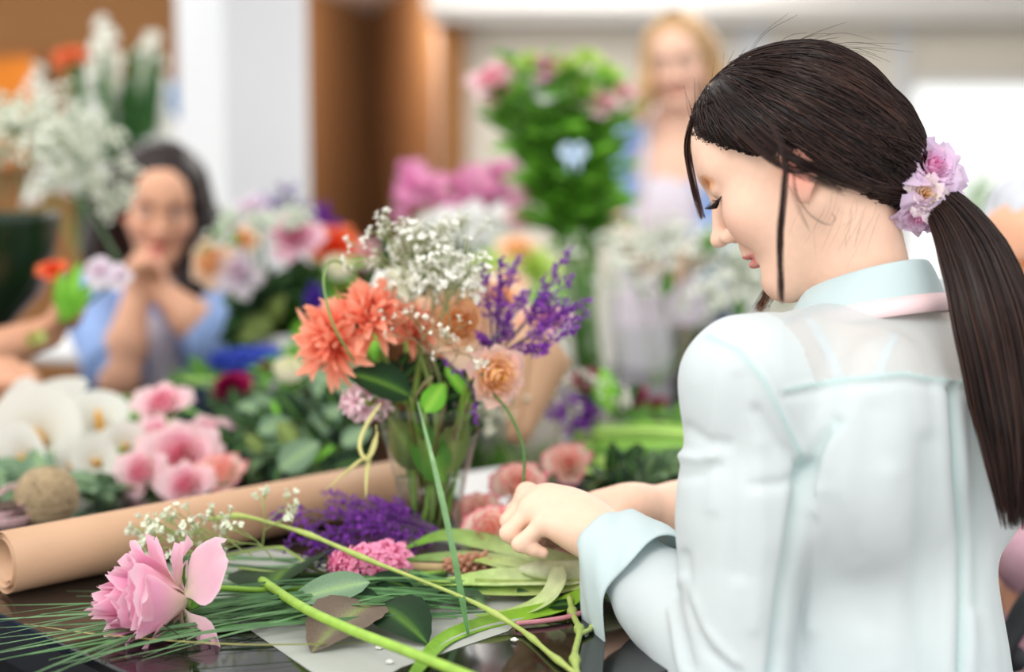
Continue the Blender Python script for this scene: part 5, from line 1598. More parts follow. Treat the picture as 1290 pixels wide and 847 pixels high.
for k, (x0, y0, x1, y1, d, key) in enumerate(((740, 618, 800, 578, 1.83, 'deep'), (790, 622, 850, 590, 1.82, 'grey'), (830, 622, 895, 585, 1.84, 'deep'), (770, 600, 880, 582, 1.9, 'grey'), (760, 530, 880, 525, 2.35, 'ruscus'))):
    branch([PT(x0, y0, d), PT((x0 + x1) / 2, (y0 + y1) / 2 - 4, d + .02), PT(x1, y1, d)], key, 12, .045, labs[k], seed=50 + k, up=(0, -.6, 1), taper=.2)
# black ribbon
r = empty('black_ribbon', tz(840, 690))[0]; tag(r, 'tangle of glossy black ribbon on the table beyond the cuff', 'ribbon')
o_ = T(840, 690)
for k in range(9):
    g = G(); a = k * .8
    blade(g, [Vector((-.06 + .006 * k, .04 * math.sin(a), .004)), Vector((-.02, .03 * math.sin(a + 1), .022 + .003 * (k % 3))), Vector((.03, .03 * math.sin(a + 2.2), .02)), Vector((.075, .045 * math.sin(a + 3), .005))], .009, (1, 1, 1), n=14, up=(0, -.5, 1), fold=.1)
    g.build('loop', 'ribbon_black', r, thick=.0006)

# ------------------------------------------------------------------ left heap: callas, pink roses, foliage
CS = [PT(235, 520, 2.30), PT(262, 512, 2.36)]
for x, y, d, f, R, lab, lg in ((42, 545, 1.98, (.10, -.85, .40), .062, 'largest white calla lily above the twine ball', 1.3), (122, 520, 2.04, (.05, -.55, .80), .044, 'upright white calla lily in front of the elbow', 1.5), (117, 582, 1.90, (.06, -.96, .25), .031, 'small white calla lily facing the camera beside the twine ball', 1.6),
                               (158, 562, 1.97, (.30, -.9, .25), .031, 'small white calla lily next to the pink roses', 1.6), (86, 588, 1.93, (-.1, -.9, .2), .026, 'small white calla lily tucked behind the twine ball', 1.6), (58, 498, 2.10, (-.2, -.35, .9), .055, 'white calla lily at the back of the heap, seen from behind', 1.4), (4, 520, 2.05, (-.5, -.5, .7), .055, 'white calla lily at the frame edge', 1.4), (20, 580, 1.93, (-.3, -.8, .1), .045, 'white calla lily low beside the twine ball', 1.3)):
    h = PT(x, y, d); e = PT(215 + (y - 540) * .4, 525 + (y - 540) * .25, d + .22); e.z = max(e.z, TZ + .02)
    calla(h, f, R, lab, [h.lerp(e, .55) + Vector((0, .03, .0)), e], int(x), lg)
for x, y, d, R, ax, kind, lab in ((210, 512, 2.02, .038, (-.1, -.7, .7), 'soft', 'soft pink rose at the top of the rose heap'), (232, 572, 1.92, .048, (.05, -.93, .35), 'soft', 'largest soft pink rose in the heap, its heart facing the camera'), (186, 592, 1.88, .034, (-.3, -.85, .3), 'soft', 'soft pink rose at the lower left of the heap'),
                                  (262, 556, 1.98, .040, (.4, -.7, .5), 'soft', 'soft pink rose on the right of the heap'), (205, 552, 1.98, .036, (-.3, -.7, .5), 'soft', 'soft pink rose in the middle left of the heap'), (280, 602, 1.88, .034, (.1, -.6, .7), 'bicolor', 'peach tinged rose against the paper roll'), (240, 610, 1.86, .034, (-.1, -.8, .4), 'soft', 'soft pink rose touching the paper roll')):
    h = PT(x, y + 5, d + .02); e = Vector((h.x + .10, h.y + .24, TZ + .02)); bloom('heap_rose', kind, h, ax, R, lab, 'flower', None, [h, h.lerp(e, .5), e], .003, GREEN_M)
for x, y, d, kind, R, ax, nm, lab in ((296, 502, 2.2, 'burgundy', .038, (-.1, -.7, .7), 'burgundy_rose', 'burgundy rose behind the pink rose heap'), (335, 470, 2.4, 'burgundy', .018, (.1, -.7, .7), 'burgundy_rose', 'small burgundy rosebud right of the larger one'), (366, 482, 2.08, 'cream', .036, (.05, -.35, .95), 'rose_bud', 'closed creamy white rosebud above the foliage'), (388, 492, 2.2, 'burgundy', .016, (.1, -.7, .7), 'burgundy_rose', 'small dark red rosebud behind the creamy bud')):
    h = PT(x, y, d); e = Vector((h.x + .05, h.y + .14, TZ + .03)); bloom(nm, kind, h, ax, R, lab, 'flower', None, [h, h.lerp(e, .5), e], .003, GREEN_M)
hyacinth(PT(342, 458, 2.45), (-1, -.15, .05), .085, .030, 'blue hyacinth lying in front of the woman with dark hair', 'blue', bell('blue', srgb(50, 70, 190), srgb(84, 110, 220)), [PT(342, 458, 2.45), PT(400, 452, 2.5), PT(450, 450, 2.55)], k=46, sr=.006)
heap = [(470, 560, 400, 520, 1.98, 'deep', .055), (480, 590, 390, 560, 1.95, 'deep', .06), (420, 585, 330, 575, 1.96, 'grey', .06), (400, 540, 320, 520, 2.12, 'euca', .05), (380, 575, 300, 540, 2.02, 'deep', .055), (360, 520, 280, 500, 2.22, 'grey', .055),
        (450, 520, 380, 490, 2.12, 'grey', .06), (470, 500, 410, 480, 2.15, 'euca', .06), (340, 590, 290, 570, 2.0, 'deep', .05), (440, 550, 350, 530, 2.06, 'deep', .06), (420, 600, 350, 585, 1.93, 'deep', .055), (330, 545, 270, 520, 2.15, 'deep', .05), (300, 470, 220, 480, 2.5, 'ruscus', .05), (400, 470, 330, 475, 2.4, 'ruscus', .06),
        (150, 610, 90, 600, 1.98, 'grey', .05), (170, 625, 110, 615, 1.9, 'euca', .045), (60, 620, 0, 600, 1.9, 'euca', .05), (480, 470, 430, 420, 2.25, 'lush', .06), (450, 620, 400, 612, 1.9, 'grey', .05)]
hl = ['under the coral chrysanthemums', 'low behind the middle of the paper roll', 'against the paper roll near its middle', 'below the creamy rosebud', 'left of the paper roll middle, dark', 'behind the pink rose heap', 'beneath the lower coral chrysanthemum', 'beside the pale raffia ribbon', 'right of the peach tinged rose', 'in the centre of the foliage heap', 'touching the paper roll below the rosebud', 'beside the largest pink rose', 'below the seated woman\'s apron', 'under the blue hyacinth', 'under the small calla lilies', 'between twine ball and paper roll', 'left of the twine ball', 'behind the coral chrysanthemums', 'behind the paper roll beside the vase']
kn = {'euca': 'pale eucalyptus sprig', 'deep': 'dark green leafy sprig', 'grey': 'grey green leafy sprig', 'ruscus': 'bright ruscus sprig', 'lush': 'fresh green leafy sprig'}
for k, (x0, y0, x1, y1, d, key, ln) in enumerate(heap):
    q = [PT(x0, y0, d + .02), PT((x0 + x1) / 2, (y0 + y1) / 2 - 6, d), PT(x1, y1, d - .03)]
    for v in q: v.z = max(v.z, TZ + .015)
    branch(q, key, 11, ln * 1.15, kn[key] + ' ' + hl[k], name='leafy_sprig', cat='sprig', seed=100 + k, up=(0, -.55, 1), taper=.25)
for k, (x0, y0, x1, y1, d, c) in enumerate(((300, 455, 430, 440, 2.5, srgb(170, 204, 110)), (230, 480, 330, 500, 2.4, srgb(150, 190, 100)), (290, 500, 330, 580, 2.2, srgb(196, 206, 160)), (180, 505, 260, 530, 2.25, srgb(110, 160, 80)))):
    a, b = PT(x0, y0, d), PT(x1, y1, d - .05); a.z = max(a.z, TZ + .02); b.z = max(b.z, TZ + .02)
    wire([a, a.lerp(b, .5) + Vector((0, 0, .01)), b], .006, c, 'thick pale stem ' + ('under the blue hyacinth', 'behind the burgundy rose', 'crossing the foliage heap', 'between calla lilies and pink roses')[k], 'cut_stem')

for k, (x, y, tx, ty, d, key, wd, lab) in enumerate(((352, 592, 402, 556, 1.86, 'euca', 1.0, 'large pale leaf against the paper roll'), (330, 570, 308, 546, 1.92, 'olive', .9, 'olive leaf standing beside the pink rose heap'), (372, 560, 350, 530, 1.9, 'olive', 1.1, 'broad olive leaf in the middle of the foliage heap'), (392, 548, 430, 510, 1.95, 'euca', 1.0, 'pale leaf under the lower coral chrysanthemum'),
        (430, 560, 468, 540, 1.9, 'euca', .9, 'pale leaf left of the raffia ribbon'), (325, 545, 366, 528, 1.97, 'euca', .9, 'pale leaf below the creamy rosebud'), (405, 500, 440, 486, 2.02, 'euca', 1.0, 'pale leaf right of the creamy rosebud'), (300, 530, 276, 512, 2.1, 'deep', 1.0, 'dark leaf right of the topmost pink rose'), (420, 590, 462, 578, 1.87, 'deep', 1.0, 'dark leaf behind the paper roll below the raffia'), (392, 585, 422, 560, 1.88, 'lush', .9, 'bright green leaf low in the foliage heap'), (352, 528, 342, 502, 2.02, 'lush', .9, 'small bright leaf beneath the creamy rosebud'), (290, 575, 318, 552, 1.93, 'deep', .9, 'dark leaf right of the largest pink rose'))):
    vase_leaf2(PT(x, y, d), PT(tx, ty, d + .01), wd, key, lab, (.1 * (k % 3 - 1), -.75, .6))

# ------------------------------------------------------------------ flowers on the hair clip
r = empty('floral_hair_clip', PT(1165, 235, 1.27))[0]; tag(r, 'lilac and ivory flower hair clip on the ponytail', 'hair clip')
M = Matrix.Translation(PT(1165, 235, 1.27)); Mi = M.inverted()
for x, y, d, R, ax, kind in ((1170, 214, 1.275, .0285, (.25, -.85, .45), 'lilac'), (1163, 246, 1.265, .020, (-.05, -.95, .1), 'ivory'), (1158, 268, 1.27, .019, (-.1, -.75, -.6), 'lilac'), (1148, 232, 1.29, .016, (-.7, -.6, .2), 'lilac')):
    hd = PT(x, y, d); a, b, c_ = frame_of(ax)
    Mh = Mi @ Matrix.Translation(hd) @ Matrix((a, b, c_)).transposed().to_4x4() @ Matrix.Scale(R, 4)
    for me in ROSES[kind]: put('petal', me, 'petal', r, Mh)
g = G(); g.tube(bez([PT(1150, 222, 1.295) - PT(1165, 235, 1.27), Vector((-.005, .02, -.01)), PT(1150, 275, 1.29) - PT(1165, 235, 1.27)]), .003, srgb(60, 50, 50), 8); g.build('clip', 'paint', r)
# ------------------------------------------------------------------ people behind the table
BLUE = srgb(142, 170, 220)
m_ = bpy.data.materials.new('striped_apron'); m_.use_nodes = True; MATS['striped_apron'] = m_
nt = m_.node_tree; N, L = nt.nodes, nt.links
b = N['Principled BSDF']; b.inputs['Roughness'].default_value = .85
tc_ = N.new('ShaderNodeTexCoord'); mp = N.new('ShaderNodeMapping'); wv = N.new('ShaderNodeTexWave'); wv.inputs['Scale'].default_value = 26; wv.bands_direction = 'X'
L.new(tc_.outputs['Object'], mp.inputs[0]); L.new(mp.outputs[0], wv.inputs['Vector'])
cr = N.new('ShaderNodeValToRGB'); cr.color_ramp.elements[0].color = (*srgb(196, 184, 200), 1); cr.color_ramp.elements[1].color = (*srgb(232, 228, 236), 1)
L.new(wv.outputs['Fac'], cr.inputs[0]); L.new(cr.outputs[0], b.inputs['Base Color'])
m_ = bpy.data.materials.new('check_cloth'); m_.use_nodes = True; MATS['check_cloth'] = m_
nt = m_.node_tree; N, L = nt.nodes, nt.links
b = N['Principled BSDF']; b.inputs['Roughness'].default_value = .85
tc_ = N.new('ShaderNodeTexCoord')
w1 = N.new('ShaderNodeTexWave'); w1.inputs['Scale'].default_value = 9; w1.bands_direction = 'X'; w2 = N.new('ShaderNodeTexWave'); w2.inputs['Scale'].default_value = 9; w2.bands_direction = 'Z'
L.new(tc_.outputs['Object'], w1.inputs['Vector']); L.new(tc_.outputs['Object'], w2.inputs['Vector'])
ad = N.new('ShaderNodeMath'); ad.operation = 'ADD'; L.new(w1.outputs['Fac'], ad.inputs[0]); L.new(w2.outputs['Fac'], ad.inputs[1])
cr = N.new('ShaderNodeValToRGB'); cr.color_ramp.elements[0].color = (*srgb(196, 92, 104), 1); cr.color_ramp.elements[1].color = (*srgb(240, 234, 232), 1)
cr.color_ramp.elements[0].position = .25; cr.color_ramp.elements[1].position = .75
hf = N.new('ShaderNodeMath'); hf.operation = 'MULTIPLY'; hf.inputs[1].default_value = .6; L.new(ad.outputs[0], hf.inputs[0]); L.new(hf.outputs[0], cr.inputs[0]); L.new(cr.outputs[0], b.inputs['Base Color'])
mat('blue_cloth', BLUE, rough=.85, noise_amt=.10, noise_scale=40, bump=.3, bump_scale=30)
mat('pink_cloth', srgb(206, 164, 178), rough=.85, noise_amt=.08, noise_scale=40)
mat('grey_hair', srgb(196, 200, 208), rough=.5, noise_amt=.12, noise_scale=60, stretch=(1, 1, .2))
mat('jeans', srgb(70, 84, 112), rough=.85, noise_amt=.15, noise_scale=80)

def cloth(name, m, parent, lo, hi, h, parts, disp=.004):
    s = SDF(lo, hi, h)
    for q in parts:
        if q[0] == 'c': s.cap(q[1], q[2], q[3], q[4], q[5] if len(q) > 5 else .03)
        else: s.ell(q[1], q[2], q[3], q[4] if len(q) > 4 else .04)
    V, F = s.nets(); Nn = normals(V, F)
    V = V + Nn * (vnoise(V * np.array((1, 1, .5)), 14, 2) * disp)[:, None]
    return link(name, np_mesh(name, V, F), m, parent)

def face_bits(parent, C, H, sc, brow=srgb(60, 44, 38), iris=True):
    for q in (1, -1):
        g = G(); g.ball(C + H @ (Vector((.0885, q * .0315, .0085)) * sc), .0068 * sc, srgb(240, 236, 232), 10, 6); g.ball(C + H @ (Vector((.0935, q * .0315, .0065)) * sc), .0040 * sc, srgb(50, 36, 30), 8, 5)
        g.build('eye', 'paint', parent)
        g = G(); g.tube([C + H @ (Vector((.0955 - .02 * t * t, q * (.012 + .036 * t), .027 + .006 * math.sin(t * 2.3))) * sc) for t in [i / 8 for i in range(9)]], [.0012 * sc, .002 * sc, .0022 * sc, .0022 * sc, .002 * sc, .002 * sc, .0016 * sc, .001 * sc, .0006 * sc], brow, 6)
        g.build('eyebrow', 'lash', parent)
        g = G(); g.tube([C + H @ (Vector((.094 - .010 * t * t, q * (.020 + .026 * t), .0125 + .002 * math.sin(t * 3.1))) * sc) for t in [i / 6 for i in range(7)]], .0011 * sc, srgb(24, 18, 18), 5)
        g.build('eyelashes', 'lash', parent)

def hair_shell(parent, C, H, sc, cut, extra, col, name='hair', m='hair_dark', h=.006):
    lo = C - Vector((.26, .26, .52)); hi = C + Vector((.26, .26, .24))
    s = SDF(tuple(lo), tuple(hi), h)
    s.ell(C + H @ (Vector((-.018, 0, .048)) * sc), np.array((.102, .090, .094)) * sc, np.array(H), .01)
    for q in extra:
        s.cap(q[0], q[1], q[2], q[3], .03)
    s.ell(C + H @ (Vector((.095, 0, -.030)) * sc), np.array((.085, .062, .096)) * sc, np.array(H), .012, 'sub')
    V, F = s.nets(); Nn = normals(V, F)
    V = V + Nn * (vnoise(V * np.array((1, 1, .25)), 60, 5) * .006)[:, None]
    return link(name, np_mesh(name, V, F, np.tile(np.array(col), (len(V), 1))), m, parent)

# ---- seated woman with long dark hair, chin on her hands
C2 = P(203, 262, 2.95); H2 = head_frame(math.radians(-103), math.radians(14), math.radians(-4))
NB2 = P(196, 352, 3.02)
SR_, SL_ = P(112, 378, 3.02), P(268, 388, 3.06)
ER_, EL_ = P(150, 478, 2.80), P(272, 430, 2.84)
WR_, WL_ = P(172, 372, 2.84), P(202, 366, 2.86)
s = SDF((-1.15, 2.55, .60), (-.45, 3.45, 1.32), .005)
sculpt_head(s, C2, H2, .97, neck=NB2, neck_r=(.046, .05))
tor = NB2 - Vector((0, 0, .2))
s.ell(tor, (.15, .09, .19), None, .05); s.cap(NB2 - Vector((.02, 0, .03)), SR_, .045, .045, .04); s.cap(NB2 - Vector((-.02, 0, .03)), SL_, .045, .045, .04)
for S_, E_, W_ in ((SR_, ER_, WR_), (SL_, EL_, WL_)):
    s.cap(S_, E_, .043, .038, .03); s.cap(E_, E_.lerp(W_, .4), .038, .040, .02); s.cap(E_.lerp(W_, .4), W_, .040, .026, .02)
mcp = [P(190 - 3 * i, 332 + 5 * i, 2.83 + .012 * i) for i in range(4)]; pip = [P(172 - 3 * i, 324 + 6 * i, 2.825 + .012 * i) for i in range(4)]; tip = [P(160 - 1 * i, 338 + 6 * i, 2.825 + .012 * i) for i in range(4)]
hand_caps(s, WL_, mcp, pip, tip, [P(204, 352, 2.85), P(200, 334, 2.85), P(196, 322, 2.85), P(190, 316, 2.85)], .022)
mcp = [P(168 + 2 * i, 336 + 6 * i, 2.81 + .012 * i) for i in range(4)]; pip = [P(190 + 2 * i, 330 + 6 * i, 2.805 + .012 * i) for i in range(4)]; tip = [P(202 + 1 * i, 340 + 6 * i, 2.81 + .012 * i) for i in range(4)]
hand_caps(s, WR_, mcp, pip, tip, [P(168, 356, 2.83), P(172, 338, 2.84), P(180, 326, 2.845), P(188, 318, 2.85)], .022)
V, F = s.nets()
w2 = link('person', np_mesh('person', V, F, skin_colors(V, C2, H2, .97, np.array(srgb(226, 172, 142)), .3, srgb(196, 110, 104), srgb(190, 130, 110))), 'skin')
tag(w2, 'woman with long dark wavy hair resting her chin on folded hands across the table', 'person')
face_bits(w2, C2, H2, .97)
U2 = [(P(165, 215, 3.0), P(140, 262, 3.02), .04, .05), (P(140, 262, 3.02), P(128, 318, 3.02), .05, .045), (P(238, 225, 3.0), P(252, 290, 3.0), .040, .045), (P(252, 290, 3.0), P(246, 350, 2.98), .042, .036), (P(246, 350, 2.98), P(232, 392, 2.94), .036, .016), (P(200, 240, 3.06), P(200, 340, 3.1), .09, .08), (P(196, 206, 2.91), P(160, 250, 2.93), .026, .022), (P(212, 206, 2.91), P(240, 250, 2.93), .024, .02)]
hair_shell(w2, C2, H2, .97, None, U2, srgb(36, 26, 26))
sh = cloth('shirt', 'blue_cloth', w2, (-1.25, 2.6, .42), (-.35, 3.5, 1.16), .008,
           [('e', tor - Vector((0, 0, .0)), (.165, .105, .20), None), ('e', tor - Vector((0, 0, .26)), (.15, .11, .2), None), ('c', NB2 - Vector((.05, 0, .04)), SR_, .05, .056), ('c', NB2 - Vector((-.05, 0, .04)), SL_, .05, .056), ('c', SR_, SR_.lerp(ER_, .88), .058, .060), ('c', SL_, SL_.lerp(EL_, .95), .058, .062)], .007)
for q, S_, E_ in ((0, SR_, ER_), (1, SL_, EL_)):
    a = S_.lerp(E_, .8); b_ = S_.lerp(E_, .93)
    G().tube([a, a.lerp(b_, .5), b_], [.064, .068, .064], BLUE, 18).build('rolled_cuff', 'blue_cloth', sh)
for q in (-1, 1):
    g = G(); g.tube(bez([NB2 + Vector((q * .02, .03, .02)), NB2 + Vector((q * .055, -.03, .0)), NB2 + Vector((q * .02, -.10, -.06))], 8), [.018, .022, .02, .02, .018, .016, .014, .008], BLUE, 8, flat=.5); g.build('collar', 'blue_cloth', sh)
ap = cloth('apron', 'striped_apron', w2, (-1.1, 2.6, .42), (-.45, 3.3, 1.1), .008, [('e', tor + Vector((.0, -.062, .015)), (.080, .075, .125), None, .02), ('e', tor + Vector((0, -.040, -.30)), (.13, .108, .17), None, .03)], .003)
s_ = empty('stool', (NB2.x, NB2.y + .06, 0))[0]; tag(s_, 'grey stool under the woman with long dark wavy hair', 'stool')
G().lathe([(.001, .44), (.16, .44), (.17, .46), (.16, .49), (.001, .49)], srgb(70, 70, 72), 24).build('seat', 'paint', s_)
for a in range(4): G().tube([(.1 * math.cos(a * 1.57), .1 * math.sin(a * 1.57), .44), (.17 * math.cos(a * 1.57), .17 * math.sin(a * 1.57), 0)], .013, srgb(60, 60, 62), 8).build('leg', 'paint', s_)
hip2 = Vector((NB2.x, NB2.y + .03, .56))
cloth('trousers', 'jeans', w2, (-1.2, 2.3, -.02), (-.3, 3.4, .75), .012, [('e', hip2, (.17, .13, .12), None)] + [p for q in (-1, 1) for p in (('c', hip2 + Vector((q * .09, 0, -.02)), hip2 + Vector((q * .11, -.38, -.02)), .08, .06), ('c', hip2 + Vector((q * .11, -.38, -.02)), hip2 + Vector((q * .11, -.30, -.48)), .058, .04), ('c', hip2 + Vector((q * .11, -.30, -.50)), hip2 + Vector((q * .12, -.42, -.53)), .035, .028))], .003)

# ---- standing blonde woman
C3 = P(856, 80, 3.72); H3 = head_frame(math.radians(-74), math.radians(14), math.radians(5))
NB3 = P(850, 152, 3.80)
SR3, SL3 = P(783, 172, 3.80), P(925, 172, 3.84)
ER3, EL3 = P(772, 268, 3.78), P(920, 300, 3.80)
WR3, WL3 = P(792, 318, 3.60), P(868, 330, 3.62)
s = SDF((.05, 3.3, .55), (.85, 4.1, 1.66), .006)
sculpt_head(s, C3, H3, .97, neck=NB3, neck_r=(.045, .05))
t3 = NB3 - Vector((0, 0, .2))
s.ell(t3, (.14, .09, .2), None, .05); s.cap(NB3 - Vector((.02, 0, .03)), SR3, .042, .042, .04); s.cap(NB3 - Vector((-.02, 0, .03)), SL3, .042, .042, .04); s.ell(t3 - Vector((0, 0, .25)), (.13, .09, .2), None, .05)
for S_, E_, W_ in ((SR3, ER3, WR3), (SL3, EL3, WL3)):
    s.cap(S_, E_, .042, .036, .03); s.cap(E_, W_, .036, .024, .02)
for W_, q in ((WR3, 1), (WL3, -1)):
    k_ = Vector((q * .012, -.05, -.02)); ax = Vector((q * .3, 0, -1)).normalized()
    mcp = [W_ + k_ + Vector((0, -.02, .03)) + ax * .018 * i for i in range(4)]
    hand_caps(s, W_, mcp, [m + Vector((q * .03, -.022, -.004)) for m in mcp], [m + Vector((q * .045, .010, -.008)) for m in mcp], [W_ + Vector((0, -.02, .02)), W_ + Vector((q * .02, -.05, .04)), W_ + Vector((q * .035, -.07, .035)), W_ + Vector((q * .045, -.075, .025))], .022)
V, F = s.nets()
w3 = link('person', np_mesh('person', V, F, skin_colors(V, C3, H3, .97, np.array(srgb(240, 196, 172)), .35, srgb(206, 96, 96), srgb(206, 160, 140))), 'skin')
tag(w3, 'blonde woman in a blue blouse and pale striped apron standing at the back', 'person')
face_bits(w3, C3, H3, .97, srgb(140, 108, 80))
U3 = [(P(824, 56, 3.70), P(818, 110, 3.70), .030, .032), (P(818, 110, 3.70), P(806, 150, 3.70), .032, .016), (P(892, 60, 3.72), P(902, 110, 3.74), .03, .034), (P(900, 110, 3.78), P(905, 180, 3.76), .03, .02), (P(860, 70, 3.82), P(862, 160, 3.86), .075, .07)]
ho = hair_shell(w3, C3, H3, .97, None, U3, srgb(186, 150, 108))
g = G(); rts = [C3 + H3 @ Vector((.02 - .03 * t, .01 * math.sin(t * 4), .139 - .004 * t)) for t in (0, .3, .6, 1, 1.4, 1.8)]; g.tube(rts, [.008, .016, .02, .02, .016, .006], srgb(110, 88, 76), 8, flat=.4); g.build('dark_roots', 'hair_dark', ho)
sh = cloth('blouse', 'blue_cloth', w3, (.0, 3.3, .6), (.9, 4.2, 1.45), .009,
           [('e', t3 - Vector((0, 0, .055)), (.156, .106, .165), None), ('e', t3 - Vector((0, 0, .27)), (.145, .105, .2), None), ('c', NB3 - Vector((.07, 0, .05)), SR3, .046, .052), ('c', NB3 - Vector((-.07, 0, .05)), SL3, .046, .052), ('c', SR3, SR3.lerp(ER3, .9), .054, .055), ('c', SL3, EL3, .055, .056), ('c', EL3, EL3.lerp(WL3, .5), .052, .046)], .006)
cloth('apron', 'striped_apron', w3, (.1, 3.3, .2), (.8, 4.1, 1.3), .010, [('e', t3 + Vector((-.025, -.048, -.055)), (.105, .078, .12), None, .02), ('e', t3 + Vector((-.02, -.03, -.35)), (.155, .105, .22), None, .04), ('e', t3 + Vector((0, -.03, -.62)), (.18, .13, .3), None, .05)], .004)
for q in (-1, 1): G().tube(bez([t3 + Vector((-.025 + q * .07, -.10, -.02)), NB3 + Vector((q * .075, -.05, -.02)), NB3 + Vector((q * .055, .03, .02))], 8), .012, srgb(214, 208, 218), 8, flat=.4).build('apron_strap', 'paint', w3)
hp = Vector((t3.x, t3.y, .80))
cloth('trousers', 'jeans', w3, (.0, 3.4, -.02), (.9, 4.2, 1.0), .012, [('e', hp, (.165, .12, .14), None)] + [p for q in (-1, 1) for p in (('c', hp + Vector((q * .085, 0, -.03)), hp + Vector((q * .09, -.01, -.40)), .08, .055), ('c', hp + Vector((q * .09, -.01, -.4)), hp + Vector((q * .09, .02, -.74)), .055, .038), ('c', hp + Vector((q * .09, .02, -.755)), hp + Vector((q * .1, -.12, -.768)), .034, .028))], .003)

# ---- person at the left edge, only the hands and forearm in view
NB4 = Vector((-1.22, 1.62, 1.12))
C4 = NB4 + Vector((.02, .05, .13)); H4 = head_frame(math.radians(150), math.radians(25))
SRa, SLa = NB4 + Vector((.12, -.13, -.07)), NB4 + Vector((-.08, .16, -.07))
ELa, WLa = Vector((-1.02, 2.02, .84)), P(60, 420, 2.30)
ERa, WRa = Vector((-.88, 1.80, .80)), P(-40, 480, 2.12)
s = SDF((-1.45, 1.25, .55), (-.60, 2.45, 1.42), .006)
sculpt_head(s, C4, H4, .97, neck=NB4)
s.ell(NB4 - Vector((0, 0, .2)), (.12, .14, .19), None, .05); s.cap(NB4 - Vector((0, 0, .03)), SRa, .045, .045, .04); s.cap(NB4 - Vector((0, 0, .03)), SLa, .045, .045, .04)
for S_, E_, W_ in ((SLa, ELa, WLa), (SRa, ERa, WRa)):
    s.cap(S_, E_, .043, .040, .03); s.cap(E_, E_.lerp(W_, .4), .040, .041, .02); s.cap(E_.lerp(W_, .4), W_, .041, .027, .02)
mcp = [P(86 - 2 * i, 388 + 6 * i, 2.28 + .012 * i) for i in range(4)]; pip = [P(104 - 2 * i, 380 + 7 * i, 2.27 + .012 * i) for i in range(4)]; tip = [P(98 - 2 * i, 398 + 5 * i, 2.26 + .012 * i) for i in range(4)]
hand_caps(s, WLa, mcp, pip, tip, [P(64, 408, 2.27), P(76, 388, 2.26), P(88, 376, 2.26), P(94, 372, 2.265)], .022)
mcp = [P(4 + 4 * i, 462 + 7 * i, 2.14 - .012 * i) for i in range(4)]; pip = [P(34 + 2 * i, 466 + 7 * i, 2.15 - .012 * i) for i in range(4)]; tip = [P(48 - i, 478 + 6 * i, 2.16 - .012 * i) for i in range(4)]
hand_caps(s, WRa, mcp, pip, tip, [P(-26, 468, 2.14), P(-4, 458, 2.16), P(14, 458, 2.17), P(26, 464, 2.17)], .022)
V, F = s.nets()
w4 = link('person', np_mesh('person', V, F, skin_colors(V, C4, H4, .97, np.array(srgb(214, 160, 130)))), 'skin')
tag(w4, 'person at the left edge whose hands hold a small bunch of flowers', 'person')
hair_shell(w4, C4, H4, .97, None, [], srgb(70, 50, 40))
hp4 = Vector((-1.24, 1.56, .56))
cloth('shirt', 'blue_cloth', w4, (-1.6, 1.2, .42), (-.8, 2.2, 1.2), .010, [('e', NB4 - Vector((0, 0, .2)), (.14, .16, .19), None), ('e', NB4 - Vector((0, 0, .44)), (.13, .15, .2), None), ('c', NB4 - Vector((0, 0, .06)), SLa, .05, .054), ('c', NB4 - Vector((0, 0, .06)), SRa, .05, .054), ('c', SLa, SLa.lerp(ELa, .6), .055, .054), ('c', SRa, SRa.lerp(ERa, .6), .055, .054)])
cloth('trousers', 'jeans', w4, (-1.7, 1.1, -.02), (-.6, 2.1, .75), .012, [('e', hp4, (.14, .16, .12), None)] + [p for q in (-1, 1) for p in (('c', hp4 + Vector((.02, q * .09, -.02)), hp4 + Vector((.36, .1 + q * .1, -.02)), .08, .06), ('c', hp4 + Vector((.36, .1 + q * .1, -.02)), hp4 + Vector((.28, .1 + q * .1, -.48)), .058, .04), ('c', hp4 + Vector((.28, .1 + q * .1, -.5)), hp4 + Vector((.38, .14 + q * .1, -.53)), .034, .028))])
s_ = empty('stool', (-1.26, 1.55, 0))[0]; tag(s_, 'grey stool under the person at the left edge', 'stool')
G().lathe([(.001, .42), (.16, .42), (.17, .44), (.16, .47), (.001, .47)], srgb(70, 70, 72), 24).build('seat', 'paint', s_)
for a in range(4): G().tube([(.1 * math.cos(a * 1.57), .1 * math.sin(a * 1.57), .42), (.17 * math.cos(a * 1.57), .17 * math.sin(a * 1.57), 0)], .013, srgb(60, 60, 62), 8).build('leg', 'paint', s_)

# ---- grey-haired person at the right edge on a black chair
C5 = P(1322, 330, 1.98); H5 = head_frame(math.radians(-35), math.radians(16))
NB5 = P(1334, 448, 2.02)
s = SDF((.45, 1.7, .55), (1.15, 2.35, 1.32), .006)
sculpt_head(s, C5, H5, 1.0, neck=NB5, neck_r=(.055, .06))
SR5, SL5 = P(1312, 505, 2.16), P(1354, 515, 1.82)
ER5, EL5 = P(1290, 620, 2.1), P(1340, 700, 1.80)
WR5, WL5 = P(1282, 690, 1.9), P(1278, 715, 1.72)
s.ell(NB5 - Vector((0, 0, .2)), (.12, .16, .2), None, .05); s.cap(NB5 - Vector((0, 0, .03)), SR5, .048, .048, .04); s.cap(NB5 - Vector((0, 0, .03)), SL5, .048, .048, .04)
for S_, E_, W_ in ((SR5, ER5, WR5), (SL5, EL5, WL5)):
    s.cap(S_, E_, .045, .04, .03); s.cap(E_, W_, .04, .028, .02)
    d = (W_ - E_).normalized(); sd = d.cross(Vector((0, 0, 1))).normalized()
    mcp = [W_ + d * .075 + sd * (.027 - .018 * i) for i in range(4)]
    hand_caps(s, W_, mcp, [m + d * .03 + Vector((0, 0, -.012)) for m in mcp], [m + d * .035 + Vector((0, 0, -.04)) for m in mcp], [W_ + sd * .02, W_ + d * .035 + sd * .04, W_ + d * .06 + sd * .045, W_ + d * .075 + sd * .042], .024)
V, F = s.nets()
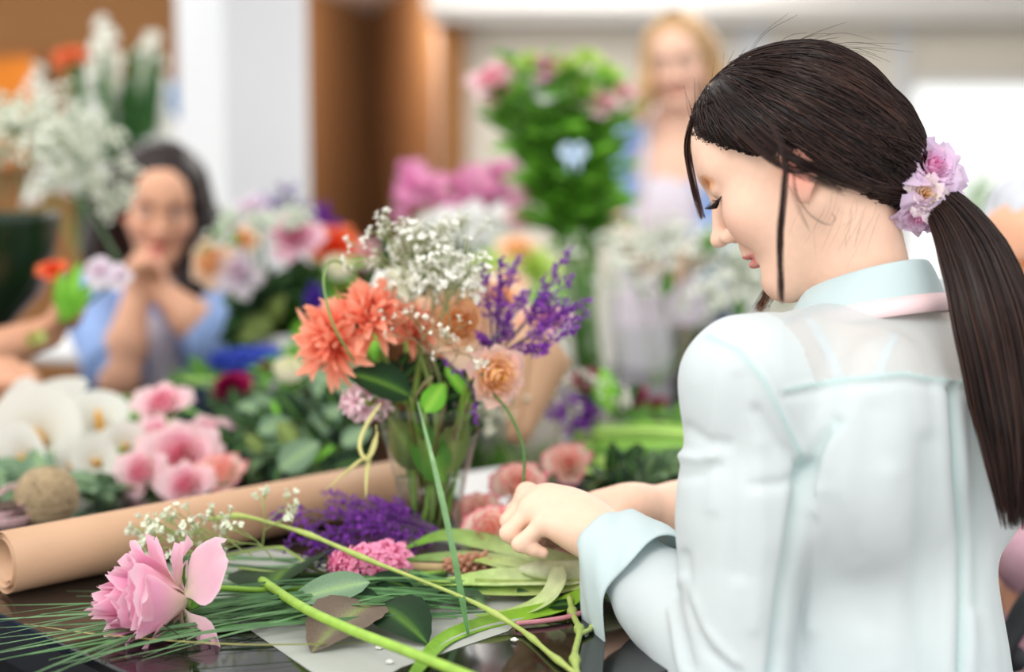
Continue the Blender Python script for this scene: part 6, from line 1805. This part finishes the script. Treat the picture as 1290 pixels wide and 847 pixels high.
w5 = link('person', np_mesh('person', V, F, skin_colors(V, C5, H5, 1.0, np.array(srgb(226, 172, 140)))), 'skin')
tag(w5, 'grey-haired seated person half cut off by the right edge', 'person')
hair_shell(w5, C5, H5, 1.0, None, [], srgb(200, 204, 212), m='grey_hair')
cloth('shirt', 'pink_cloth', w5, (.4, 1.6, .42), (1.25, 2.45, 1.14), .010, [('e', NB5 - Vector((0, 0, .2)), (.14, .175, .2), None), ('e', NB5 - Vector((0, 0, .44)), (.14, .17, .2), None), ('c', NB5 - Vector((0, 0, .06)), SR5, .054, .058), ('c', NB5 - Vector((0, 0, .06)), SL5, .054, .058), ('c', SR5, ER5, .058, .055), ('c', SL5, EL5, .058, .055), ('c', ER5, ER5.lerp(WR5, .7), .052, .042), ('c', EL5, EL5.lerp(WL5, .7), .052, .042)])
G().tube([P(1288, 425, 1.95), P(1304, 452, 1.92), P(1334, 466, 1.9), P(1368, 456, 1.92)], [.012, .02, .02, .012], srgb(240, 240, 244), 10, flat=.5).build('collar', 'paint', w5)
hp5 = NB5 - Vector((0, 0, .50))
cloth('trousers', 'check_cloth', w5, (.2, 1.2, -.02), (1.2, 2.4, .8), .012, [('e', hp5, (.15, .18, .13), None)] + [p for q in (-1, 1) for p in (('c', hp5 + Vector((-.03, q * .09 - .02, .0)), hp5 + Vector((-.19, q * .10 - .28, .02)), .085, .068), ('c', hp5 + Vector((-.19, q * .10 - .28, .02)), hp5 + Vector((-.12, q * .10 - .2, -.44)), .062, .045), ('c', hp5 + Vector((-.12, q * .1 - .2, -.47)), hp5 + Vector((-.2, q * .1 - .3, -.5)), .036, .03))])
ch = empty('armchair', (hp5.x, hp5.y, 0))[0]; tag(ch, 'black tubular armchair at the right edge under the grey-haired person', 'chair')
def chp(p): return Vector(p) - Vector((hp5.x, hp5.y, 0))
zs = hp5.z - .13
G().box((-.22, -.24, zs - .05), (.22, .24, zs), srgb(36, 36, 38)).build('seat', 'paint', ch, bevel=.015)
G().box((.20, -.22, zs + .05), (.24, .22, zs + .42), srgb(36, 36, 38)).build('backrest', 'paint', ch, bevel=.012)
for q in (-1, 1):
    for x in (-.2, .2): G().tube([(x, q * .22, zs - .03), (x * 1.1, q * .24, 0)], .014, srgb(30, 30, 32), 10).build('leg', 'paint', ch)
a, b_ = chp(P(1236, 858, 1.56)), chp(P(1312, 742, 1.60))
ar = G().tube(bez([a + Vector((0, 0, -.1)), a, a.lerp(b_, .5), b_, b_ + Vector((.12, .06, .03))], 14), .013, srgb(34, 36, 40), 12).build('armrest', 'paint', ch)
kn_ = chp(P(1276, 830, 1.585)); G().ball(kn_, .016, srgb(40, 42, 46), 12, 8).build('knob', 'paint', ar)
G().tube([a + Vector((0, 0, -.1)), Vector((-.2, -.23, zs - .1))], .012, srgb(30, 30, 32), 10).build('armrest_post', 'paint', ch)

# ------------------------------------------------------------------ flowers behind
# dark green goblet vase with baby breath, far left
gb = P(-42, 300, 2.40); r = empty('goblet_vase', (gb.x, gb.y, TZ))[0]; tag(r, 'dark green goblet vase at the left edge', 'vase')
ht = P(-42, 268, 2.40).z - TZ
mat('green_glaze', srgb(22, 44, 24), rough=.22, noise_amt=.2, noise_scale=14, spec=.5)
G().lathe([(.001, 0), (.075, 0), (.08, .006), (.04, .02), (.022, .06), (.024, .11), (.06, ht * .46), (.115, ht * .62), (.145, ht * .82), (.153, ht * .96), (.156, ht), (.150, ht), (.145, ht * .94), (.12, ht * .65), (.03, ht * .5), (.001, ht * .48)], (1, 1, 1), 40).build('bowl', 'green_glaze', r)
for k, (x, y, d, dr, sz, lab) in enumerate(((30, 262, 2.45, (.1, 0, 1), .10, 'baby breath in the goblet vase, tall middle spray'), (50, 268, 2.35, (.40, -.1, .9), .10, 'baby breath in the goblet vase, leaning to the right'), (10, 268, 2.38, (-.2, -.2, .8), .10, 'baby breath in the goblet vase at the frame edge'), (62, 258, 2.42, (.8, 0, .15), .085, 'baby breath in the goblet vase drooping over the right rim'), (40, 256, 2.5, (.30, .1, 1), .115, 'baby breath in the goblet vase, high back spray'))):
    b_ = P(x, y, d)
    gyp([b_, b_ + Vector((.02, .02, .03)), b_ + Vector((-.03, 0, .02)), b_ + Vector((.0, -.03, .04))], [dr, (dr[0] + .5, dr[1], dr[2]), (dr[0] - .4, dr[1] + .2, dr[2]), (dr[0], dr[1] - .4, dr[2] * .8)], lab, sz, 3, 4, 200 + k, .0046, srgb(240, 244, 232), srgb(120, 146, 100), [b_, P(-30, 300, 2.4)], spread=.75)
wire([P(88, 240, 2.5), P(118, 275, 2.48), P(150, 330, 2.46)], .0035, srgb(92, 120, 84), 'single green stem leaning before the dark-haired woman', 'cut_stem')
# little bunch held by the left person
for x, y, kind, R, lab, nm in ((68, 345, 'coral', .022, 'small coral rose held in the hand at the left', 'coral_rose'), (128, 345, 'lilacpale', .026, 'pale lilac bloom held out by the hand at the left', 'lilac_bloom'), (150, 350, 'lilacpale', .022, 'pale lilac bloom touching the folded hands', 'lilac_bloom'), (40, 430, 'green', .02, 'small lime bud near the wrist at the left', 'lime_bud')):
    h = P(x, y, 2.26); bloom(nm, kind, h, (0, -.7, .7), R, lab, 'flower', None, [h, h.lerp(P(92, 398, 2.28), .6), P(92, 398, 2.28)], .003, GREEN_M)
for k, (x0, y0, x1, y1) in enumerate(((86, 400, 98, 330), (88, 402, 118, 352), (84, 405, 74, 340), (88, 404, 70, 400))):
    vase_leaf2(P(x0, y0, 2.25), P(x1, y1, 2.24), .9, 'lush', ('upright bright leaf held in the hand at the left', 'bright leaf pointing right from the hand at the left', 'bright leaf pointing left from the hand', 'bright leaf hanging below the hand at the left')[k], (0, -1, .2))
# gladioli
gx = P(142, 330, 3.9); r = empty('side_table', (gx.x, gx.y, 0))[0]; tag(r, 'small round white side table behind the dark-haired woman', 'table')
G().lathe([(.001, .70), (.24, .70), (.25, .71), (.25, .73), (.24, .74), (.001, .74)], srgb(225, 225, 225), 32).build('tabletop', 'paint', r)
G().tube([(0, 0, .7), (0, 0, .02)], .03, srgb(210, 210, 210), 14).build('column', 'paint', r); G().lathe([(.001, 0), (.16, 0), (.15, .02), (.001, .03)], srgb(210, 210, 210), 24).build('foot', 'paint', r)
r = empty('floor_vase', (gx.x, gx.y, .74))[0]; tag(r, 'tall glass vase holding the white gladioli behind the dark-haired woman', 'vase')
G().lathe([(.001, 0), (.06, 0), (.065, .01), (.06, .15), (.075, .30), (.072, .30), (.056, .15), (.06, .015), (.001, .012)], (1, 1, 1), 28).build('glass_body', 'glass', r)
def gladiolus(top, bottom, k, R, label, seed):
    r, M = empty('gladiolus', bottom); tag(r, label, 'flower')
    rr = random.Random(seed); tp = Vector(top) - Vector(bottom)
    path = bez([Vector(), tp * .5 + Vector((rr.uniform(-.02, .02), 0, 0)), tp], 16)
    base = Vector((gx.x, gx.y, .78)) - Vector(bottom)
    g = G(); g.tube([base * (1 - t) for t in (0, .25, .5, .75)] + path, [.005] * 4 + [.0055 - .003 * i / 15 for i in range(16)], srgb(96, 140, 66), 7); g.build('stem', 'stem', r)
    for i in range(k):
        t = (i + .3) / k; q = min(14, int(t * 15)); c = path[q].lerp(path[q + 1], t * 15 - q)
        a = (1 if i % 2 else -1) * .7 + rr.uniform(-.4, .4) - 1.57
        ax = Vector((math.cos(a), math.sin(a) * .8, .45)); sz = R * (1.05 - .75 * t ** 1.5)
        x, y, z = frame_of(ax)
        Mx = Matrix.Translation(c + ax.normalized() * sz * .2) @ Matrix((x, y, z)).transposed().to_4x4() @ Matrix.Rotation(rr.random() * 6, 4, 'Z') @ Matrix.Scale(sz, 4)
        for me in GLAD: put('floret', me, 'petal', r, Mx)
    for i in range(2):
        put('leaf', leaf_set('strapd')[i], 'leaf', r, orient(base * .6, (rr.uniform(-.25, .25), rr.uniform(-.2, .2), 1), (rr.uniform(-1, 1), -1, 0), .62))
leaf_set('strapd', L=1, W=.10, c0=srgb(44, 88, 48), c1=srgb(70, 118, 62), cup=.4, bend=.15, n=12)
g = G()
for i in range(6):
    def prof(v, i=i): return (.08 + (.85 if i % 2 else .75) * v ** 1.4, .9 * math.sin(v * 2.0) * .8 + .05 - .2 * v ** 4)
    q = petal_grid(prof, .62, 4, 5, i * 1.047, .15, i * 3.1, srgb(236, 240, 220), srgb(246, 246, 246), srgb(220, 230, 170))
    o_ = len(g.v); g.v += q.v; g.f += [tuple(a + o_ for a in f) for f in q.f]; g.c += q.c
GLAD = [g.mesh('gladiolus_floret')]
for k, (tx, ty, bx, by, n, R, lab) in enumerate(((132, 22, 128, 230, 13, .072, 'tallest white gladiolus spike behind the dark-haired woman'), (192, 42, 186, 240, 14, .072, 'full white gladiolus spike nearest the pillar'), (42, 78, 66, 250, 10, .060, 'white gladiolus spike furthest from the pillar'), (108, 78, 112, 240, 9, .055, 'white gladiolus spike left of the tallest one'), (172, 60, 166, 240, 9, .055, 'white gladiolus spike between the two tall ones'))):
    gladiolus(P(tx, ty, 3.9 + .03 * k), P(bx, by, 3.9 + .02 * k), n, R, lab, 300 + k)
for k, (x0, y0, x1, y1) in enumerate(((150, 290, 84, 62), (140, 290, 120, 90), (160, 290, 150, 100), (150, 290, 176, 110))):
    a, b_ = P(x0, y0, 3.88), P(x1, y1, 3.86)
    rt = empty('gladiolus_leaf', a)[0]; tag(rt, ('long dark sword leaf leaning left among the gladioli', 'sword leaf left of the tallest gladiolus', 'sword leaf right of the tallest gladiolus', 'sword leaf near the full gladiolus spike')[k], 'leaf')
    put('blade', leaf_set('strapd')[k % 3], 'leaf', rt, orient((0, 0, 0), b_ - a, (0, -1, .1), (b_ - a).length))
for k, (x, y, R, lab) in enumerate(((140, 122, .035, 'small red bloom among the gladioli'), (52, 170, .05, 'salmon bloom low among the gladioli'), (90, 78, .04, 'small orange bloom left among the gladioli'))):
    h = P(x, y, 3.95); bloom('coral_bloom', 'coral', h, (0, -.8, .5), R, lab, 'flower', None, [h, h.lerp(P(140, 300, 3.9), .5), P(140, 300, 3.9)], .004, GREEN_M)

# bouquet behind the roll, in a white pot
pb = P(352, 470, 2.75); r = empty('flower_pot', (pb.x, pb.y, TZ))[0]; tag(r, 'white pot under the mixed pink and orange bouquet', 'pot')
G().lathe([(.001, 0), (.06, 0), (.075, .06), (.085, .13), (.08, .13), (.07, .06), (.001, .05)], srgb(240, 240, 240), 30).build('body', 'paint', r)
PB = Vector((pb.x, pb.y, TZ + .10))
def bq(nm, kind, x, y, d, R, ax, lab):
    h = P(x, y, d); bloom(nm, kind, h, ax, R, lab, 'flower', None, [h, h.lerp(PB, .5) + Vector((0, 0, .03)), PB], .003, GREEN_M)
bq('pink_rose', 'pink', 372, 305, 2.62, .044, (.05, -.85, .5), 'bright pink rose in the bouquet near the pillar')
bq('coral_rose', 'coral', 418, 315, 2.66, .046, (.5, -.75, .4), 'orange red bloom on the right of the bouquet near the pillar')
bq('peach_rose', 'peach', 272, 332, 2.66, .046, (-.4, -.85, .3), 'peach rose at the lower left of the bouquet near the pillar')
bq('mauve_rose', 'lilacpale', 304, 345, 2.64, .044, (-.1, -.9, .3), 'mauve pink bloom below the peach rose')
bq('blush_rose', 'lilacpale', 318, 270, 2.74, .042, (-.2, -.6, .8), 'blush bloom at the upper left of the bouquet near the pillar')
bq('peach_rose', 'peach', 310, 305, 2.7, .034, (-.2, -.8, .6), 'small peach bloom in the middle of the bouquet near the pillar')
bq('salmon_rose', 'soft', 462, 325, 2.9, .034, (.2, -.7, .6), 'salmon pink rose behind the coral chrysanthemums')
bq('rose_bud', 'cream', 428, 350, 2.5, .04, (.1, -.5, .85), 'greenish white bud behind the coral chrysanthemums')
gyp([P(335, 350, 2.62), P(345, 340, 2.64), P(325, 345, 2.62)], [(0, -.3, 1), (.4, -.2, .8), (-.4, -.3, .8)], 'baby breath in the middle of the bouquet near the pillar', .095, 3, 4, 210, .0055, srgb(226, 236, 222), srgb(120, 146, 100), [P(335, 350, 2.62), PB], spread=.8)
statice(P(405, 300, 2.72), [P(398, 262, 2.7), P(412, 262, 2.72), P(425, 282, 2.72), P(392, 270, 2.7), P(432, 290, 2.7)], 'deep purple tuft above the orange red bloom', 211, [P(405, 300, 2.72), PB], w=.013, twigs=5, tl=.6)
statice(P(362, 290, 2.74), [P(355, 235, 2.72), P(370, 240, 2.72), P(346, 252, 2.72), P(380, 258, 2.72)], 'pale lilac plume at the top of the bouquet near the pillar', 212, [P(362, 290, 2.74), PB], w=.012, twigs=4, tl=.4, c0=srgb(150, 130, 190), c1=srgb(196, 186, 220))
statice(P(318, 275, 2.78), [P(332, 250, 2.75), P(325, 256, 2.76), P(342, 262, 2.76)], 'small purple tuft beside the blush bloom', 213, [P(318, 275, 2.78), PB], w=.012, twigs=4, tl=.6)
statice(P(418, 400, 2.45), [P(398, 372, 2.42), P(392, 362, 2.42), P(386, 380, 2.42), P(396, 392, 2.42)], 'purple blue tuft left of the coral chrysanthemums', 214, [P(418, 400, 2.45), PB], w=.012, twigs=4, tl=.6, c0=srgb(80, 40, 160), c1=srgb(110, 70, 200))
bl = [(352, 440, 320, 370, 'deep', .09), (352, 440, 345, 360, 'deep', .09), (352, 440, 390, 350, 'deep', .085), (352, 440, 300, 395, 'deep', .085), (352, 440, 415, 380, 'ruscus', .08), (352, 440, 420, 345, 'lush', .08), (352, 440, 340, 400, 'olive', .085), (352, 440, 268, 292, 'lush', .07), (352, 450, 385, 400, 'lush', .09), (352, 440, 440, 330, 'lush', .07), (352, 460, 310, 420, 'deep', .09)]
for k, (x0, y0, x1, y1, key, ln) in enumerate(bl):
    branch([P(x0, y0, 2.74), P((x0 + x1) / 2, (y0 + y1) / 2 - 8, 2.70), P(x1, y1, 2.64)], key, 10, ln, kn.get(key, 'olive leafy sprig') + ' in the bouquet near the pillar, ' + ('under the mauve bloom', 'below the pink rose', 'below the orange bloom', 'low on the left', 'low on the right', 'high on the right', 'in the middle', 'reaching to the left', 'at the front', 'beside the greenish bud', 'hiding the pot')[k], name='leafy_sprig', cat='sprig', seed=220 + k, up=(0, -1, .4), taper=.2)

# pink, white and lime flowers in the middle distance
mv = P(590, 400, 3.1); r = empty('round_vase', (mv.x, mv.y, TZ))[0]; tag(r, 'round white vase of pink, white and lime flowers behind the glass vase', 'vase')
G().lathe([(.001, 0), (.06, 0), (.085, .05), (.085, .10), (.06, .14), (.065, .15), (.06, .15), (.055, .13), (.001, .12)], srgb(236, 236, 232), 30).build('body', 'paint', r)
MV = Vector((mv.x, mv.y, TZ + .12))
def mq(nm, kind, x, y, d, R, ax, lab):
    h = P(x, y, d); bloom(nm, kind, h, ax, R, lab, 'flower', None, [h, h.lerp(MV, .5), MV], .003, GREEN_M)
rr = random.Random(40)
ok = ['at the far left tip', 'second from the left tip', 'above the second one', 'left of centre', 'left of centre, lower', 'in the centre, upper', 'in the centre, lower', 'right of centre', 'right of centre, upper', 'at the right, upper', 'at the right, lower', 'at the far right', 'low in the centre', 'low on the right']
for k, (x, y) in enumerate(((505, 258), (520, 236), (512, 222), (540, 240), (556, 262), (574, 240), (585, 262), (604, 248), (590, 228), (628, 222), (622, 250), (640, 264), (566, 274), (606, 272))):
    mq('pink_orchid', 'lilacpink', x, y, 3.1 + rr.uniform(-.05, .05), .034, (rr.uniform(-.4, .4), -.8, .4), 'orchid pink bloom of the spray before the brown recess, ' + ok[k]) if 'lilacpink' in ROSES else None
wk = ['upper left', 'lower left', 'top', 'middle', 'lower middle', 'upper right', 'lower right', 'far right', 'front']
for k, (x, y) in enumerate(((550, 290), (556, 315), (588, 282), (582, 304), (600, 320), (622, 286), (628, 308), (640, 296), (570, 330))):
    mq('white_hydrangea', 'hydra', x, y, 2.95, .040, (rr.uniform(-.3, .3), -.8, .5), 'white bloom of the cluster under the orchid pink spray, ' + wk[k])
mq('lime_bloom', 'green', 612, 352, 2.6, .05, (-.2, -.8, .5), 'lime green bloom left above the purple sea lavender')
mq('lime_bloom', 'green', 664, 348, 2.65, .055, (.2, -.7, .6), 'lime green bloom right behind the purple sea lavender')
mq('lime_bloom', 'green', 640, 340, 2.7, .05, (.0, -.6, .8), 'lime green bloom between the other two lime blooms')
mq('peach_rose', 'peach', 652, 322, 2.66, .042, (.1, -.7, .6), 'peach rose on top of the lime green blooms')
mq('peach_rose', 'peach', 640, 365, 2.5, .036, (.1, -.9, .3), 'peach rose below the lime blooms, behind the purple plumes')
mq('pink_bloom', 'soft', 655, 278, 2.95, .030, (.2, -.8, .4), 'pink bloom right of the white cluster')
mq('pink_bloom', 'soft', 668, 244, 3.0, .034, (.2, -.8, .4), 'pale pink bloom above, left of the tall leafy bunch')
for k, (x0, y0, x1, y1, key, ln) in enumerate(((600, 420, 640, 320, 'lush', .08), (600, 420, 690, 350, 'lush', .09), (600, 420, 560, 330, 'deep', .08), (600, 420, 530, 310, 'deep', .08), (620, 430, 700, 400, 'lush', .08), (590, 430, 480, 330, 'deep', .09))):
    branch([P(x0, y0, 2.95), P((x0 + x1) / 2, (y0 + y1) / 2 - 8, 2.9), P(x1, y1, 2.85)], key, 10, ln, kn[key] + ' around the white vase, ' + ('behind the lime blooms', 'right of the lime blooms', 'under the white cluster', 'left of the white cluster', 'low on the right', 'reaching far left')[k], name='leafy_sprig', cat='sprig', seed=260 + k, up=(0, -1, .4), taper=.2)
# tall alstroemeria bunch in a glass cylinder
av = P(742, 470, 2.98); r = empty('cylinder_vase', (av.x, av.y, TZ))[0]; tag(r, 'tall clear glass cylinder vase full of green stems', 'vase')
G().lathe([(.001, 0), (.058, 0), (.060, .004), (.060, .22), (.0575, .22), (.0565, .01), (.001, .008)], (1, 1, 1), 32).build('glass_body', 'glass', r)
AV = Vector((av.x, av.y, TZ + .02))
tops = [(622, 110, 'soft'), (648, 96, 'soft'), (636, 130, 'soft'), (668, 84, 'green'), (690, 92, 'lilacpink'), (712, 90, 'green'), (736, 80, 'green'), (760, 96, 'green'), (776, 128, 'soft'), (704, 170, 'soft'), (680, 118, 'hydra'), (730, 120, 'green'), (752, 140, 'soft'), (700, 130, 'green'), (660, 150, 'green'), (745, 175, 'hydra')]
al = ['far left, pink', 'second at the left, pink', 'left below the first two', 'lime tip left of centre', 'orchid pink, left of centre', 'lime tip at the centre', 'tallest lime tip', 'lime tip at the right', 'far right, pink', 'large pink bloom at the front', 'white bloom left of centre', 'lime bud right of centre', 'pink bloom right of centre', 'lime bud at the front', 'lime bud lower left', 'white bloom lower right']
for k, (x, y, kind) in enumerate(tops):
    rr2 = random.Random(400 + k); d = 2.95 + rr2.uniform(-.08, .1)
    h = P(x, y, d); R = {'soft': .046, 'green': .034, 'lilacpink': .042, 'hydra': .042}[kind] * (1.25 if y == 170 else 1)
    mid = Vector((AV.x + (h.x - AV.x) * .35, AV.y + (h.y - AV.y) * .4, AV.z + (h.z - AV.z) * .5))
    st = [h, h.lerp(mid, .55) + Vector((0, 0, .01)), mid, AV + Vector((rr2.uniform(-.03, .03), rr2.uniform(-.03, .03), 0))]
    lv = []
    for i in range(26):
        f = .07 + .62 * i / 25; a = i * 2.4 + k
        lv.append((f, 'lush' if rr2.random() < .75 else 'ruscus', rr2.uniform(.06, .11), (math.cos(a) * .9, math.sin(a) * .9 - .2, rr2.uniform(.1, .9)), (math.cos(a) * -.4, -.6, .8)))
    bloom('alstroemeria', kind, h, ((x - 700) / 300, -.6, .8), R, 'flowering stem of the tall leafy bunch: ' + al[k], 'flower', None, st, .004, srgb(96, 150, 60), leaves=lv)
    if kind == 'soft':                            # side buds
        rt = bpy.context.scene.objects
r = empty('blue_bow', P(722, 192, 2.82))[0]; tag(r, 'pale blue ribbon bow on the tall leafy bunch', 'ribbon')
for q in (-1, 1):
    g = G(); blade(g, bez([(0, 0, 0), (q * .012, -.015, .012), (q * .022, -.01, .0), (q * .012, -.02, -.009), (0, 0, 0)], 16), .014, srgb(196, 218, 240), up=(0, 1, 0), fold=.1); g.build('loop', 'paint', r, thick=.001)
    g = G(); blade(g, bez([(0, 0, 0), (q * .008, -.02, -.018), (q * .012, -.015, -.04)], 10), .011, srgb(190, 214, 240), up=(0, 1, 0), fold=.1); g.build('tail', 'paint', r, thick=.001)
# square glass vase with baby breath
bv = P(822, 462, 2.75); bz = P(822, 412, 2.75).z - TZ
r = empty('glass_box_vase', (bv.x, bv.y, TZ), None)[0]; tag(r, 'wide rectangular clear glass vase of baby breath', 'vase')
hw, hd_ = .066, .055
for lo, hi, nm in (((-hw, -hd_, 0), (hw, hd_, .008), 'glass_base'), ((-hw, -hd_, .008), (-hw + .004, hd_, bz), 'glass_side'), ((hw - .004, -hd_, .008), (hw, hd_, bz), 'glass_side'), ((-hw + .004, -hd_, .008), (hw - .004, -hd_ + .004, bz), 'glass_side'), ((-hw + .004, hd_ - .004, .008), (hw - .004, hd_, bz), 'glass_side')):
    G().box(lo, hi, (1, 1, 1)).build(nm, 'glass', r, smooth=False)
for k, (x, y, dr, lab) in enumerate(((815, 405, (-.3, 0, 1), 'left'), (850, 405, (.1, -.1, 1), 'middle'), (880, 410, (.5, 0, .9), 'right'), (905, 420, (.9, -.1, .6), 'far right, behind the face'), (862, 420, (.3, -.4, .7), 'front, low'), (835, 395, (.0, .2, 1), 'back'), (895, 400, (.6, .2, .8), 'back right'))):
    b_ = P(x, y, 2.72 + .02 * (k % 3))
    gyp([b_, b_ + Vector((.03, .02, .02)), b_ + Vector((-.03, 0, .02)), b_ + Vector((0, -.03, .0))], [dr, (dr[0] + .5, dr[1], dr[2]), (dr[0] - .5, dr[1], dr[2]), (dr[0], dr[1] - .5, dr[2] * .7)], 'baby breath spray in the rectangular glass vase, ' + lab, .12, 3, 3, 500 + k, .0066, srgb(240, 244, 236), srgb(130, 156, 106), [b_, Vector((bv.x, bv.y, TZ + .02))], spread=.8)
for k, (x, y) in enumerate(((900, 372), (930, 380), (838, 352), (890, 300))):
    vase_leaf2(P(x, y + 22, 2.7), P(x + 6, y - 16, 2.7), .9, 'ruscus', 'green leaf among the baby breath of the rectangular vase, ' + ('middle', 'right', 'left', 'top')[k], (0, -1, .3))
# dark crate behind the sleeve
c_ = P(890, 470, 3.0); r = empty('storage_crate', (c_.x, c_.y, TZ))[0]; tag(r, 'dark crate on the table between the glass box vase and the shirt sleeve', 'crate')
G().box((-.07, -.05, 0), (.07, .05, .10), srgb(40, 38, 44)).build('body', 'paint', r, smooth=False, bevel=.004); G().box((-.074, -.054, .10), (.074, .054, .115), srgb(60, 56, 60)).build('rim', 'paint', r, smooth=False)
# potted greens outside the window
for k, (x, y) in enumerate(((1236, 262), (1215, 280))):
    b_ = P(x, y + 40, 8.6); 
    for q in range(1):
        branch([b_, P(x, y, 8.6), P(x + 2, y - 40, 8.6)], 'lush', 16, .14, ('pale green plant seen through the window behind the ponytail', 'smaller pale plant outside the window beside the ponytail')[k], name='garden_plant', cat='plant', seed=600 + k, up=(0, -1, .3))
    zb = b_.z; r = empty('planter', (b_.x, b_.y, 0))[0]; tag(r, ('tall white planter outside the window, right', 'tall white planter outside the window, left')[k], 'planter')
    G().lathe([(.001, 0), (.09, 0), (.12, zb), (.11, zb), (.001, zb - .05)], srgb(240, 240, 240), 20).build('pot', 'paint', r)
